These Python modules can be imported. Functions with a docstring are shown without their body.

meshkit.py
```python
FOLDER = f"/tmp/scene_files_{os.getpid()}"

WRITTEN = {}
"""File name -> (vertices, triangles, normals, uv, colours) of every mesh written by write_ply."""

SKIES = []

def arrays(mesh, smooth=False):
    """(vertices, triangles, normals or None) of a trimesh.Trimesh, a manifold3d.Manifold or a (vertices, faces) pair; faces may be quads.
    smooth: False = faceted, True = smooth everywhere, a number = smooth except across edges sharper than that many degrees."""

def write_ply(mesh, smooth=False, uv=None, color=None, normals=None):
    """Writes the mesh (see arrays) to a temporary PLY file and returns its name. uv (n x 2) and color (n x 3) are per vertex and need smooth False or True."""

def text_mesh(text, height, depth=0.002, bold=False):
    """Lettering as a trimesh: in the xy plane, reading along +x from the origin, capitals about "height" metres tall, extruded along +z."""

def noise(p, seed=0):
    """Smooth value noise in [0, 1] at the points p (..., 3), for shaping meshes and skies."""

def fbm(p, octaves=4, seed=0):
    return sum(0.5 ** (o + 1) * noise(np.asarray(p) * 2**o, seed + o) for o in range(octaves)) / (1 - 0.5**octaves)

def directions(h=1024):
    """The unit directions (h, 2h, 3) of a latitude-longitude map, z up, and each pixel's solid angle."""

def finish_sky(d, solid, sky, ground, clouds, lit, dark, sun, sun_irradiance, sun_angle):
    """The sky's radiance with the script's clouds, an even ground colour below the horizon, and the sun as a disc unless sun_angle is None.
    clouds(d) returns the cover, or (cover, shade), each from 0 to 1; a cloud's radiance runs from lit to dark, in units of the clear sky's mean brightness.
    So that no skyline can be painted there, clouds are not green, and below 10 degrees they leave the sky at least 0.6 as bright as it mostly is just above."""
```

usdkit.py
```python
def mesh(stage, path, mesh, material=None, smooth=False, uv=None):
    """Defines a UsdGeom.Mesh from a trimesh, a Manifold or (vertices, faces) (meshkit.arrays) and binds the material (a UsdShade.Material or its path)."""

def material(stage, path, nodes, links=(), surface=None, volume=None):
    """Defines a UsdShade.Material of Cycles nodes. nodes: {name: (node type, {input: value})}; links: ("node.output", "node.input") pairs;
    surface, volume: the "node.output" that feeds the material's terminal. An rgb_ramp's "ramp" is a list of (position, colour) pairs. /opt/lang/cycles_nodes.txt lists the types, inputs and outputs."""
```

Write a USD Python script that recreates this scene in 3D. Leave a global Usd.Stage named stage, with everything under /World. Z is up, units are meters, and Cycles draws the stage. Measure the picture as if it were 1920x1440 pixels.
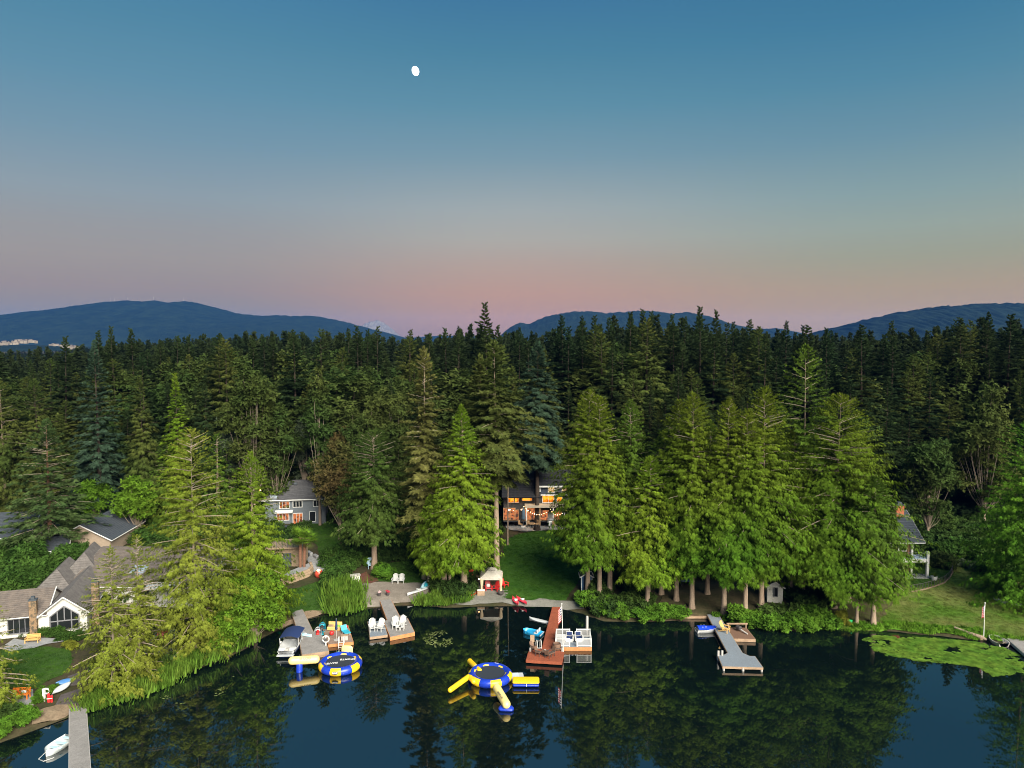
import math, numpy as np, trimesh, usdkit, meshkit
from pxr import Usd, UsdGeom, UsdLux, UsdShade, Gf, Sdf, Vt
stage = Usd.Stage.CreateInMemory()
UsdGeom.SetStageUpAxis(stage, 'Z'); UsdGeom.SetStageMetersPerUnit(stage, 1.0)
UsdGeom.Xform.Define(stage, '/World'); UsdGeom.Scope.Define(stage, '/World/Looks')
PI = math.pi
EXPO = 1.9
# ---------------------------------------------------------------- camera
CAM_H, FPX, HORIZON = 36.0, 1333.0, 640.0          # metres above the lake; focal length and horizon row of a 1920 x 1440 frame
PITCH = math.atan((720 - HORIZON) / FPX)
cam = UsdGeom.Camera.Define(stage, '/World/camera')
cam.CreateHorizontalApertureAttr(36.0); cam.CreateVerticalApertureAttr(27.0); cam.CreateFocalLengthAttr(36.0 * FPX / 1920)
cam.AddTransformOp().Set(Gf.Matrix4d().SetRotate(Gf.Rotation(Gf.Vec3d(1, 0, 0), 90 - math.degrees(PITCH))) * Gf.Matrix4d().SetTranslate(Gf.Vec3d(0, 0, CAM_H)))
cam.CreateClippingRangeAttr(Gf.Vec2f(0.5, 60000)); cam.CreateExposureAttr(EXPO)
# ---------------------------------------------------------------- dusk sky and the afterglow behind the camera
SUN_EL, SUN_AZ = math.radians(33), math.radians(152)
SKY = 0.1
def srgb(*c): return tuple((x / 255 / 12.92 if x <= 10.3 else ((x / 255 + .055) / 1.055) ** 2.4) for x in c)
def sky_ramp(stops, k): return [(z, tuple(k * v for v in srgb(*c))) for z, c in stops]
HAZE = 0.23e-4
KS = 1.0 / SKY * 2 ** -EXPO * .86 
ZS = (0, .03, .067, .105, .14, .18, .245, .307, .367, .43, .6, 1)
L_ = sky_ramp(list(zip(ZS, ((114, 116, 116), (128, 122, 114), (150, 132, 122), (158, 147, 138), (155, 153, 150), (146, 160, 166), (120, 154, 172), (98, 148, 172), (82, 140, 168), (68, 130, 168), (70, 140, 184), (66, 136, 184)))), KS)
C_ = sky_ramp(list(zip(ZS, ((160, 128, 102), (178, 136, 104), (190, 146, 117), (185, 159, 139), (178, 173, 160), (166, 174, 172), (126, 158, 172), (96, 148, 170), (76, 136, 164), (62, 122, 162), (68, 138, 184), (66, 136, 184)))), KS)
R_ = sky_ramp(list(zip(ZS, ((168, 142, 100), (176, 147, 102), (176, 153, 112), (162, 161, 130), (156, 168, 152), (140, 165, 163), (110, 151, 167), (84, 141, 166), (66, 129, 162), (56, 119, 156), (66, 136, 182), (66, 136, 184)))), KS)
dome = UsdLux.DomeLight.Define(stage, '/World/sky')
SKYN = {'t': ('texture_coordinate', {}), 'x': ('separate_xyz', {}),
        's': ('sky_texture', dict(sky_type='single_scattering', sun_disc=False, sun_elevation=SUN_EL, sun_rotation=SUN_AZ, altitude=100., air_density=1., aerosol_density=1., ozone_density=1.)),
        'l': ('rgb_ramp', dict(ramp=L_)), 'c': ('rgb_ramp', dict(ramp=C_)), 'r': ('rgb_ramp', dict(ramp=R_)),
        'ml': ('map_range', dict(from_min=-.42, from_max=.0, to_min=1., to_max=0., clamp=True, range_type='smoothstep')),
        'mr': ('map_range', dict(from_min=.0, from_max=.5, to_min=0., to_max=1., clamp=True, range_type='smoothstep')),
        'm1': ('mix_color', {'use_clamp': False}), 'm2': ('mix_color', {'use_clamp': False}), 'm3': ('mix_color', dict(fac=.02, use_clamp=False)), 'b': ('background_shader', dict(strength=SKY))}
m_sky = usdkit.material(stage, '/World/Looks/dusk_sky', SKYN,
    [('t.generated', 'x.vector'), ('x.z', 'l.fac'), ('x.z', 'c.fac'), ('x.z', 'r.fac'), ('x.x', 'ml.value'), ('x.x', 'mr.value'),
     ('ml.result', 'm1.fac'), ('c.color', 'm1.a'), ('l.color', 'm1.b'), ('mr.result', 'm2.fac'), ('m1.result', 'm2.a'), ('r.color', 'm2.b'),
     ('m2.result', 'm3.a'), ('s.color', 'm3.b'), ('m3.result', 'b.color')], surface='b.background')
UsdShade.MaterialBindingAPI.Apply(dome.GetPrim()).Bind(m_sky)
sun = UsdLux.DistantLight.Define(stage, '/World/afterglow')
sun.CreateIntensityAttr(0.80); sun.CreateAngleAttr(42.0); sun.CreateColorAttr(Gf.Vec3f(1.0, .93, .80)); sun.CreateNormalizeAttr(True)
_d = Gf.Vec3d(math.sin(SUN_AZ) * math.cos(SUN_EL), math.cos(SUN_AZ) * math.cos(SUN_EL), math.sin(SUN_EL))
sun.AddTransformOp().Set(Gf.Matrix4d().SetRotate(Gf.Rotation(Gf.Vec3d(0, 0, 1), _d)))
# ---------------------------------------------------------------- pixels of the 1920 x 1440 frame to points of the place
def ray(px, py):
    u, v = (px - 960) / FPX, (720 - py) / FPX
    return np.array([u, math.cos(PITCH) + v * math.sin(PITCH), -math.sin(PITCH) + v * math.cos(PITCH)])
def atz(px, py, z=0.0):
    r = ray(px, py); return np.array([0, 0, CAM_H]) + r * ((z - CAM_H) / r[2])
def aty(px, py, Y):
    r = ray(px, py); return np.array([0, 0, CAM_H]) + r * (Y / r[1])
SHORE_PX = [(-500, 1500), (-200, 1450), (0, 1395), (60, 1368), (110, 1352), (165, 1332), (230, 1308), (300, 1282), (350, 1262), (400, 1243), (450, 1222), (490, 1198), (520, 1180), (550, 1165), (600, 1152), (650, 1146), (680, 1141), (760, 1134), (840, 1139), (900, 1137), (960, 1136), (1040, 1137), (1085, 1148), (1130, 1164), (1200, 1166), (1280, 1162), (1330, 1156), (1400, 1176), (1480, 1182), (1560, 1177), (1620, 1180), (1700, 1186), (1800, 1196), (1920, 1212), (2300, 1250)]
_s = np.array([atz(*p)[:2] for p in SHORE_PX]); SX, SY = _s[:, 0], _s[:, 1]
def shore(x): return np.interp(x, SX, SY)
def H(x, y):
    x, y = np.asarray(x, float), np.asarray(y, float)
    d = y - shore(x)
    land = .5 * (1 - np.exp(-np.maximum(d, 0) / .7)) + .042 * np.clip(d, 0, 60) + .006 * np.clip(d - 60, 0, 400)
    land = land + .5 * np.clip((d - 45) / 40, 0, 1) * (meshkit.fbm(np.stack([x / 30, y / 30, 0 * x], -1), 3, 5) - .5) * 3
    return np.where(d > 0, land, np.maximum(-1.5, d * .3))
def G(px, py):
    "the point of the ground seen at a pixel"
    r = ray(px, py); t = np.arange(45, 420, .05) / r[1]
    P = np.array([0, 0, CAM_H]) + t[:, None] * r
    k = np.argmax(P[:, 2] <= np.maximum(H(P[:, 0], P[:, 1]), 0.0)); return P[k]
# ---------------------------------------------------------------- materials
LOOKS = {}
def mat(name, color, rough=.7, spec=.4, var=.0, scale=3.0, color2=None, bump=0.0, bscale=None, metallic=0.0, stretch=None, ramp=(.35, .65), detail=5, emit=None, coat=0.0, island=0.0):
    "a surface whose colour wanders between two tones through noise, with fine relief"
    if name in LOOKS: return LOOKS[name]
    n = {'p': ('principled_bsdf', dict(base_color=color, roughness=rough, specular_ior_level=spec, metallic=metallic, coat_weight=coat))}; l = []
    if emit: n['p'][1].update(emission_color=emit[0], emission_strength=emit[1])
    if color2 is None and var: color2 = tuple(min(1, c * (1 - var)) for c in color)
    if color2 is not None or bump:
        n['t'] = ('texture_coordinate', {}); n['m'] = ('mapping', dict(scale=stretch or (1, 1, 1)))
        l.append(('t.object', 'm.vector'))
    if color2 is not None:
        n['n'] = ('noise_texture', dict(scale=scale, detail=detail, roughness=.62)); n['r'] = ('rgb_ramp', dict(ramp=[(0, color), (ramp[0], color), (ramp[1], color2), (1, color2)]))
        n['fn'] = ('noise_texture', dict(scale=scale * 9, detail=3)); n['fv'] = ('map_range', dict(from_min=.3, from_max=.7, to_min=.82, to_max=1.18)); n['fh'] = ('hsv', {})
        l += [('m.vector', 'n.vector'), ('n.fac', 'r.fac'), ('m.vector', 'fn.vector'), ('fn.fac', 'fv.value'), ('r.color', 'fh.color'), ('fh.color', 'p.base_color')]
        if island:
            n['g'] = ('geometry', {}); n['iv'] = ('map_range', dict(from_min=0., from_max=1., to_min=1 - island, to_max=1 + island)); n['im'] = ('math', dict(math_type='multiply'))
            l += [('g.random_per_island', 'iv.value'), ('iv.result', 'im.value1'), ('fv.result', 'im.value2'), ('im.value', 'fh.value')]
        else: l.append(('fv.result', 'fh.value'))
    if bump:
        n['bn'] = ('noise_texture', dict(scale=bscale or scale * 3, detail=4)); n['b'] = ('bump', dict(strength=bump, distance=.05))
        l += [('m.vector', 'bn.vector'), ('bn.fac', 'b.height'), ('b.normal', 'p.normal')]
    LOOKS[name] = usdkit.material(stage, '/World/Looks/' + name, n, l, surface='p.BSDF'); return LOOKS[name]
def foliage(name, c1, c2, c3=None, trans=.28, big=.09, rough=.55, crest=None):
    "leaves: tone differs from tree to tree and patch to patch (noise in the place) and from spray to spray"
    c3 = c3 or tuple(x * 1.35 for x in c2)
    n = {'g': ('geometry', {}), 'n': ('noise_texture', dict(scale=big, detail=3, roughness=.6)),
         'r': ('rgb_ramp', dict(ramp=[(0, c1), (.38, c1), (.62, c2), (1, c2)])), 'a': ('map_range', dict(from_min=0., from_max=1., to_min=0., to_max=.6)),
         'mx': ('mix_color', dict(b=c3)), 'v': ('map_range', dict(from_min=0., from_max=1., to_min=.5, to_max=1.4)), 'wn': ('white_noise_texture', dict(dimensions='1D')),
         'n2': ('noise_texture', dict(scale=1.1, detail=2, roughness=.6)), 'v2': ('map_range', dict(from_min=.33, from_max=.67, to_min=.62, to_max=1.42, clamp=True)), 'vm': ('math', dict(math_type='multiply')), 'h': ('hsv', {}), 'p': ('principled_bsdf', dict(roughness=.85, specular_ior_level=.06)), 'tr': ('translucent_bsdf', {}), 'mc': ('mix_closure', dict(fac=trans))}
    l = [('g.position', 'n.vector'), ('n.fac', 'r.fac'), ('g.random_per_island', 'a.value'), ('a.result', 'mx.fac'), ('r.color', 'mx.a'), ('g.random_per_island', 'wn.w'), ('wn.value', 'v.value'), ('g.position', 'n2.vector'), ('n2.fac', 'v2.value'), ('v.result', 'vm.value1'), ('v2.result', 'vm.value2'),
         ('mx.result', 'h.color'), ('vm.value', 'h.value'), ('h.color', 'p.base_color'), ('h.color', 'tr.color'), ('p.BSDF', 'mc.closure1'), ('tr.BSDF', 'mc.closure2')]
    if crest:   # sprays shift to a yellower tone with height
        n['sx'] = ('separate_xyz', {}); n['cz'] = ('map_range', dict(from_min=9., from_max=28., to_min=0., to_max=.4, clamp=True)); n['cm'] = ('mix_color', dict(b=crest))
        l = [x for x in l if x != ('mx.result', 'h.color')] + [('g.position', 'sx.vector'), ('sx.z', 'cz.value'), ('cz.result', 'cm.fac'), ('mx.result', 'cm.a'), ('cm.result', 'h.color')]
    LOOKS[name] = usdkit.material(stage, '/World/Looks/' + name, n, l, surface='mc.closure'); return LOOKS[name]
ORD = 'first second third fourth fifth sixth seventh eighth ninth tenth eleventh twelfth thirteenth fourteenth fifteenth sixteenth seventeenth eighteenth nineteenth'.split()
def ordinal(k): return ORD[k] if k < 19 else ['twentieth', 'thirtieth', 'fortieth', 'fiftieth'][(k + 1) // 10 - 2] if (k + 1) % 10 == 0 else ['twenty', 'thirty', 'forty', 'fifty'][(k + 1) // 10 - 2] + '-' + ORD[(k + 1) % 10 - 1]
# ---------------------------------------------------------------- prims
USED = {}
def numbered(parent, name):
    k = USED.get((parent, name), 0); USED[(parent, name)] = k + 1
    return name if k == 0 else f'{name}_{k:03d}'
def tag(prim, label=None, category=None, group=None, kind=None):
    for k, v in (('label', label), ('category', category), ('group', group), ('kind', kind)):
        if v: prim.SetCustomDataByKey(k, v)
    return prim
def xf(prim, loc, rz=0.0, scale=None):
    x = UsdGeom.Xformable(prim); x.ClearXformOpOrder()
    M = Gf.Matrix4d().SetRotate(Gf.Rotation(Gf.Vec3d(0, 0, 1), math.degrees(rz)))
    if scale is not None: M = Gf.Matrix4d().SetScale(Gf.Vec3d(*scale)) * M
    x.AddTransformOp().Set(M * Gf.Matrix4d().SetTranslate(Gf.Vec3d(*map(float, loc))))
def thing(name, label, category, loc=(0, 0, 0), rz=0.0, group=None):
    p = UsdGeom.Xform.Define(stage, '/World/' + numbered('/World', name)).GetPrim()
    xf(p, loc, rz); return tag(p, label, category, group)
def copy_of(src, label, loc, rz=0.0, scale=None, category=None, group=None):
    was = src.GetCustomData()
    base = src.GetName(); base = base[:-4] if base[-4:-3] == '_' and base[-3:].isdigit() else base
    p = UsdGeom.Xform.Define(stage, '/World/' + numbered('/World', base)).GetPrim()
    p.GetReferences().AddInternalReference(src.GetPath()); p.SetInstanceable(True)
    xf(p, loc, rz, scale)
    return tag(p, label, category or was['category'], group or was.get('group'))
def put(parent, name, mesh, material, smooth=False, label=None, kind=None):
    path = str(parent.GetPath()) if parent else '/World'
    p = usdkit.mesh(stage, path + '/' + numbered(path, name), mesh, material, smooth).GetPrim()
    return tag(p, label, None, None, kind)
def single(name, mesh, material, label, category, smooth=False, group=None, loc=None, rz=0.0):
    p = put(None, name, mesh, material, smooth)
    if loc is not None: xf(p, loc, rz)
    return tag(p, label, category, group)
def setting(name, mesh, material, smooth=False, kind='structure'):
    return put(None, name, mesh, material, smooth, kind=kind)
class MB:
    "collects shapes into one mesh"
    def __init__(s): s.v, s.f, s.n = [], [], 0
    def add(s, v, f):
        v = np.asarray(v, float); f = np.asarray(f, int)
        if f.shape[1] == 4: f = np.vstack([f[:, [0, 1, 2]], f[:, [0, 2, 3]]])
        s.v.append(v); s.f.append(f + s.n); s.n += len(v); return s
    def box(s, c, size, rz=0.0, bev=0.0, tilt=None):
        x, y, z = np.asarray(size, float) / 2
        if bev:
            b = min(bev, x * .9, y * .9, z * .9); P = []
            for sx in (-1, 1):
                for sy in (-1, 1):
                    for sz in (-1, 1):
                        P += [(sx * x, sy * (y - b), sz * (z - b)), (sx * (x - b), sy * y, sz * (z - b)), (sx * (x - b), sy * (y - b), sz * z)]
            h = trimesh.convex.convex_hull(np.array(P)); v, f = np.array(h.vertices), np.array(h.faces)
        else:
            v = np.array([(a, b_, c_) for a in (-x, x) for b_ in (-y, y) for c_ in (-z, z)])
            f = np.array([[0, 1, 3, 2], [4, 6, 7, 5], [0, 4, 5, 1], [2, 3, 7, 6], [0, 2, 6, 4], [1, 5, 7, 3]])
        if tilt is not None: v = v @ trimesh.transformations.rotation_matrix(tilt[0], tilt[1])[:3, :3].T
        ca, sa = math.cos(rz), math.sin(rz)
        v = np.stack([v[:, 0] * ca - v[:, 1] * sa, v[:, 0] * sa + v[:, 1] * ca, v[:, 2]], 1) + np.asarray(c, float)
        return s.add(v, f)
    def tube(s, pts, radii, n=8, cap=True):
        P = np.asarray(pts, float); R = np.broadcast_to(np.asarray(radii, float), (len(P),))
        T = np.gradient(P, axis=0); T /= np.maximum(np.linalg.norm(T, axis=1, keepdims=True), 1e-9)
        ref = np.array([0, 0, 1.0]) if abs(T[:, 2]).mean() < .8 else np.array([1.0, 0, 0])
        A = np.cross(T, ref); A /= np.maximum(np.linalg.norm(A, axis=1, keepdims=True), 1e-9); B = np.cross(T, A)
        a = np.arange(n) / n * 2 * PI
        V = (P[:, None] + R[:, None, None] * (np.cos(a)[None, :, None] * A[:, None] + np.sin(a)[None, :, None] * B[:, None])).reshape(-1, 3)
        k = len(P); i, j = np.meshgrid(np.arange(k - 1), np.arange(n), indexing='ij'); j2 = (j + 1) % n
        F = np.stack([i * n + j, i * n + j2, (i + 1) * n + j2, (i + 1) * n + j], -1).reshape(-1, 4)
        F = np.vstack([F[:, [0, 2, 1]], F[:, [0, 3, 2]]])
        if cap:
            V = np.vstack([V, P[:1], P[-1:]]); c0, c1 = k * n, k * n + 1; jj = np.arange(n); j3 = (jj + 1) % n
            F = np.vstack([F, np.stack([np.full(n, c0), jj, j3], 1), np.stack([np.full(n, c1), (k - 1) * n + j3, (k - 1) * n + jj], 1)])
        return s.add(V, F)
    def prism(s, poly, z0, z1):
        from shapely.geometry import Polygon
        m = trimesh.creation.extrude_polygon(Polygon(poly), z1 - z0, engine='earcut'); m.apply_translation((0, 0, z0)); return s.add(m.vertices, m.faces)
    def mesh(s, m, loc=(0, 0, 0)): return s.add(np.asarray(m.vertices) + np.asarray(loc, float), m.faces)
    def slab(s, quad, t, up=None):
        "a plate of thickness t under a planar polygon"
        q = np.asarray(quad, float); nrm = np.cross(q[1] - q[0], q[2] - q[0]); nrm /= np.linalg.norm(nrm)
        if nrm[2] < 0 and up is None: q = q[::-1]; nrm = -nrm
        k = len(q); v = np.vstack([q, q - nrm * t]); f = []
        for i in range(1, k - 1): f += [[0, i, i + 1], [k, k + i + 1, k + i]]
        for i in range(k): j = (i + 1) % k; f += [[i, k + i, k + j], [i, k + j, j]]
        return s.add(v, f)
    def lathe(s, prof, n=16, loc=(0, 0, 0)):
        P = np.asarray(prof, float); k = len(P); a = np.arange(n) / n * 2 * PI
        V = np.stack([P[:, None, 0] * np.cos(a), P[:, None, 0] * np.sin(a), np.repeat(P[:, 1:2], n, 1)], -1).reshape(-1, 3) + np.asarray(loc, float)
        i, j = np.meshgrid(np.arange(k - 1), np.arange(n), indexing='ij'); j2 = (j + 1) % n
        return s.add(V, np.stack([i * n + j, i * n + j2, (i + 1) * n + j2, (i + 1) * n + j], -1).reshape(-1, 4))
    def out(s): return (np.vstack(s.v), np.vstack(s.f))
    def turned(s, rz, loc=(0, 0, 0)):
        ca, sa = math.cos(rz), math.sin(rz)
        s.v = [np.stack([v[:, 0] * ca - v[:, 1] * sa, v[:, 0] * sa + v[:, 1] * ca, v[:, 2]], 1) + np.asarray(loc, float) for v in s.v]; return s
# ================================================================ the setting
m_floor = mat('forest_floor', (.030, .034, .014), .95, .1, color2=(.052, .040, .024), scale=.35, bump=.6, bscale=3)
m_lawn = mat('mown_grass', (.020, .062, .006), .9, .15, color2=(.032, .080, .009), scale=.5, bump=.5, bscale=14, detail=8)
m_lawn_dark = mat('mossy_grass', (.024, .058, .009), .9, .15, color2=(.036, .072, .011), scale=.4, bump=.5, bscale=14, detail=8)  # duller lawn tone, a little browner than the mown grass
m_lawn_dry = mat('summer_dry_grass', (.052, .108, .010), .9, .15, color2=(.115, .125, .035), scale=.13, bump=.5, bscale=14, detail=8, ramp=(.42, .66))
m_bright = mat('lush_bank_grass', (.058, .150, .010), .9, .15, color2=(.085, .165, .014), scale=.6, bump=.6, bscale=9, detail=8)
m_sand = mat('beach_sand', (.19, .165, .14), .95, .1, color2=(.145, .125, .105), scale=.8, bump=.4, bscale=20)
m_dirt = mat('bare_earth', (.115, .082, .055), .95, .1, color2=(.165, .125, .085), scale=.7, bump=.5, bscale=10)
m_mulch = mat('red_mulch', (.105, .045, .032), .95, .1, color2=(.066, .030, .022), scale=2, bump=.6, bscale=12)
m_needle = mat('needle_litter', (.075, .060, .034), .95, .1, color2=(.045, .047, .022), scale=.5, bump=.5, bscale=10)
m_paver = mat('grey_pavers', (.25, .25, .25), .85, .2, color2=(.18, .185, .19), scale=1.5, bump=.2)
m_gravel = mat('grey_gravel', (.155, .15, .135), .95, .1, color2=(.115, .115, .10), scale=1.2, bump=.5, bscale=18)
m_lakebed = m_floor
# ground sheet, dense near the houses and running out to the horizon
def axis(lo, hi, step, far, grow=1.16):
    a = list(np.arange(lo, hi + .01, step)); s = step
    while a[-1] < far: s *= grow; a.append(a[-1] + s)
    s = step
    return a
gx = axis(0, 105, 1.5, 9000); gx = np.array([-x for x in gx[:0:-1]] + gx)
gy = np.array(axis(40, 200, 1.4, 9500)); gy = np.concatenate([[-9000, -3000, -600, -150, 0, 20, 32], gy])
X, Y = np.meshgrid(gx, gy); Z = H(X, Y)
fade = np.clip((Y - 260) / 500, 0, 1); Z = Z * (1 - fade) + fade * 3.0
Z = np.where(Y < 38, -1.5, Z)
i, j = np.meshgrid(np.arange(len(gy) - 1), np.arange(len(gx) - 1), indexing='ij'); w = len(gx)
F = np.stack([i * w + j, i * w + j + 1, (i + 1) * w + j + 1, (i + 1) * w + j], -1).reshape(-1, 4)
setting('ground', (np.stack([X, Y, Z], -1).reshape(-1, 3), F), m_floor, smooth=True)
# lake
n = {'t': ('geometry', {}), 'm': ('mapping', dict(scale=(.55, .9, 1))), 'n': ('noise_texture', dict(scale=1.1, detail=3, roughness=.55)), 'n2': ('noise_texture', dict(scale=.05, detail=2)),
     'k': ('map_range', dict(from_min=.42, from_max=.68, to_min=.003, to_max=.03, clamp=True)), 'b': ('bump', dict(distance=.05, strength=.05)),
     'p': ('principled_bsdf', dict(base_color=(.002, .005, .005), roughness=.015, ior=2.25, specular_ior_level=.5))}
m_water = usdkit.material(stage, '/World/Looks/lake_water', n, [('t.position', 'm.vector'), ('m.vector', 'n.vector'), ('t.position', 'n2.vector'), ('n2.fac', 'k.value'), ('k.result', 'b.strength'), ('n.fac', 'b.height'), ('b.normal', 'p.normal')], surface='p.BSDF')
wx = np.concatenate([[-9000, -2000, -300], np.linspace(-120, 120, 97), [300, 2000, 9000]])
wv, wf = [], []
for k, x in enumerate(wx): wv += [(x, shore(x) + 2.2, 0), (x, -9000, 0)]
for k in range(len(wx) - 1): wf.append([2 * k, 2 * k + 1, 2 * k + 3, 2 * k + 2])
setting('lake_water', (np.array(wv), np.array(wf)), m_water)
# sheets of grass, sand and earth that follow the ground
PATCH = []
def sheet(name, px, material, lift=.05, step=1.0, world=False, kind='structure', parent=None, wob=.35):
    from shapely.geometry import Polygon, Point, box as sbox
    from shapely.prepared import prep
    poly = Polygon([tuple(p) if world else tuple(G(*p)[:2]) for p in px]).buffer(0)
    if wob:
        c = np.array(poly.segmentize(1.2).exterior.coords); q = meshkit.noise(np.stack([c[:, 0] * .7, c[:, 1] * .7, 0 * c[:, 0]], -1), 3) - .5; q2 = meshkit.noise(np.stack([c[:, 0] * .7, c[:, 1] * .7, 9 + 0 * c[:, 0]], -1), 4) - .5
        poly = Polygon(c + np.stack([q, q2], 1) * wob * 3).buffer(0)
    PATCH.append((name, material, poly, lift)); x0, y0, x1, y1 = poly.bounds; B = MB()
    for x in np.arange(x0, x1, step):
        for y in np.arange(y0, y1, step):
            g = sbox(x, y, x + step, y + step).intersection(poly)
            if g.is_empty: continue
            for h in getattr(g, 'geoms', [g]):
                if h.geom_type != 'Polygon' or h.area < 1e-4: continue
                c = np.array(h.exterior.coords)[:-1]
                if h.exterior.is_ccw is False: c = c[::-1]
                v = np.column_stack([c, np.maximum(H(c[:, 0], c[:, 1]), GROUND(c[:, 0], c[:, 1])) + lift])
                B.add(v, np.array([[0, a, a + 1] for a in range(1, len(c) - 1)]))
    v, f = B.out()
    return setting(name, (v, f), material, smooth=True, kind=kind) if parent is None else put(parent, name, (v, f), material, True)
from scipy.interpolate import RegularGridInterpolator
_gi = RegularGridInterpolator((gy, gx), Z, bounds_error=False, fill_value=0)
def GROUND(x, y): return _gi(np.stack([np.asarray(y, float), np.asarray(x, float)], -1))
sheet('lawn', [(952, 1010), (985, 998), (1060, 992), (1090, 1010), (1098, 1060), (1078, 1100), (1062, 1124), (985, 1124), (946, 1122), (940, 1100), (935, 1060)], m_lawn)
sheet('lawn', [(512, 1150), (530, 1110), (590, 1092), (622, 1090), (630, 1140), (600, 1148), (550, 1153)], m_lawn_dark)
sheet('lawn', [(690, 1090), (715, 1060), (780, 1050), (800, 1080), (798, 1094), (745, 1092)], m_lawn_dark)
sheet('lawn', [(585, 975), (640, 985), (640, 1020), (600, 1040), (582, 1010)], m_lawn_dark)
sheet('lawn', [(-40, 1222), (60, 1214), (130, 1216), (140, 1240), (118, 1265), (60, 1292), (20, 1290), (-40, 1300)], m_lawn_dark)
sheet('lawn', [(310, 1195), (420, 1180), (440, 1200), (330, 1232)], m_lawn_dark)
sheet('lawn', [(1575, 1190), (1580, 1150), (1660, 1120), (1700, 1100), (1770, 1086), (1784, 1060), (1800, 1045), (2000, 1050), (2050, 1200), (1920, 1206), (1800, 1190), (1650, 1180)], m_lawn_dry, lift=.045)
sheet('lawn', [(1578, 1182), (1600, 1168), (1700, 1170), (1800, 1178), (1830, 1182), (1860, 1190), (1940, 1205), (1920, 1210), (1800, 1193), (1650, 1183)], m_bright, lift=.085)
sheet('lawn', [(1700, 1100), (1690, 1060), (1770, 1055), (1785, 1062), (1780, 1078), (1745, 1096), (1712, 1108)], m_lawn_dark, lift=.085)
sheet('beach', [(668, 1100), (700, 1092), (760, 1091), (800, 1094), (806, 1130), (760, 1133), (700, 1138), (664, 1140), (662, 1115)], m_sand)
sheet('beach', [(830, 1128), (880, 1122), (895, 1100), (940, 1098), (952, 1112), (945, 1124), (1060, 1124), (1090, 1135), (1088, 1141), (960, 1135), (880, 1137), (830, 1137)], m_gravel)
sheet('mulch_bed', [(664, 1100), (676, 1075), (690, 1070), (710, 1090), (700, 1094)], m_mulch, lift=.07)
sheet('bare_earth', [(800, 1100), (810, 1075), (930, 1060), (938, 1085), (936, 1100), (900, 1098), (890, 1110), (850, 1108)], m_needle)
sheet('bare_earth', [(1225, 1150), (1250, 1110), (1400, 1100), (1430, 1140), (1400, 1170), (1340, 1155), (1280, 1156)], m_needle)
sheet('bare_earth', [(1560, 1170), (1560, 1120), (1680, 1110), (1690, 1118), (1640, 1170), (1590, 1172)], m_needle, lift=.09)
sheet('bare_earth', [(520, 1182), (548, 1158), (600, 1146), (640, 1142), (640, 1147), (560, 1163), (530, 1180)], m_dirt, lift=.15)
sheet('beach', [(60, 1345), (90, 1328), (130, 1318), (150, 1322), (140, 1338), (108, 1350), (70, 1362)], m_dirt, lift=.14)
sheet('garden_path', [(0, 1215), (30, 1200), (60, 1200), (110, 1196), (120, 1203), (60, 1214), (20, 1222)], m_paver, lift=.09)
sheet('patio', [(275, 1215), (300, 1180), (330, 1180), (330, 1225), (290, 1240)], m_paver, lift=.09)
sheet('garden_path', [(572, 1046), (584, 1036), (612, 1072), (600, 1076), (586, 1074)], m_paver, lift=.12)
sheet('patio', [(945, 985), (1000, 978), (1075, 980), (1075, 992), (985, 997), (955, 995)], m_paver, lift=.09)
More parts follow.
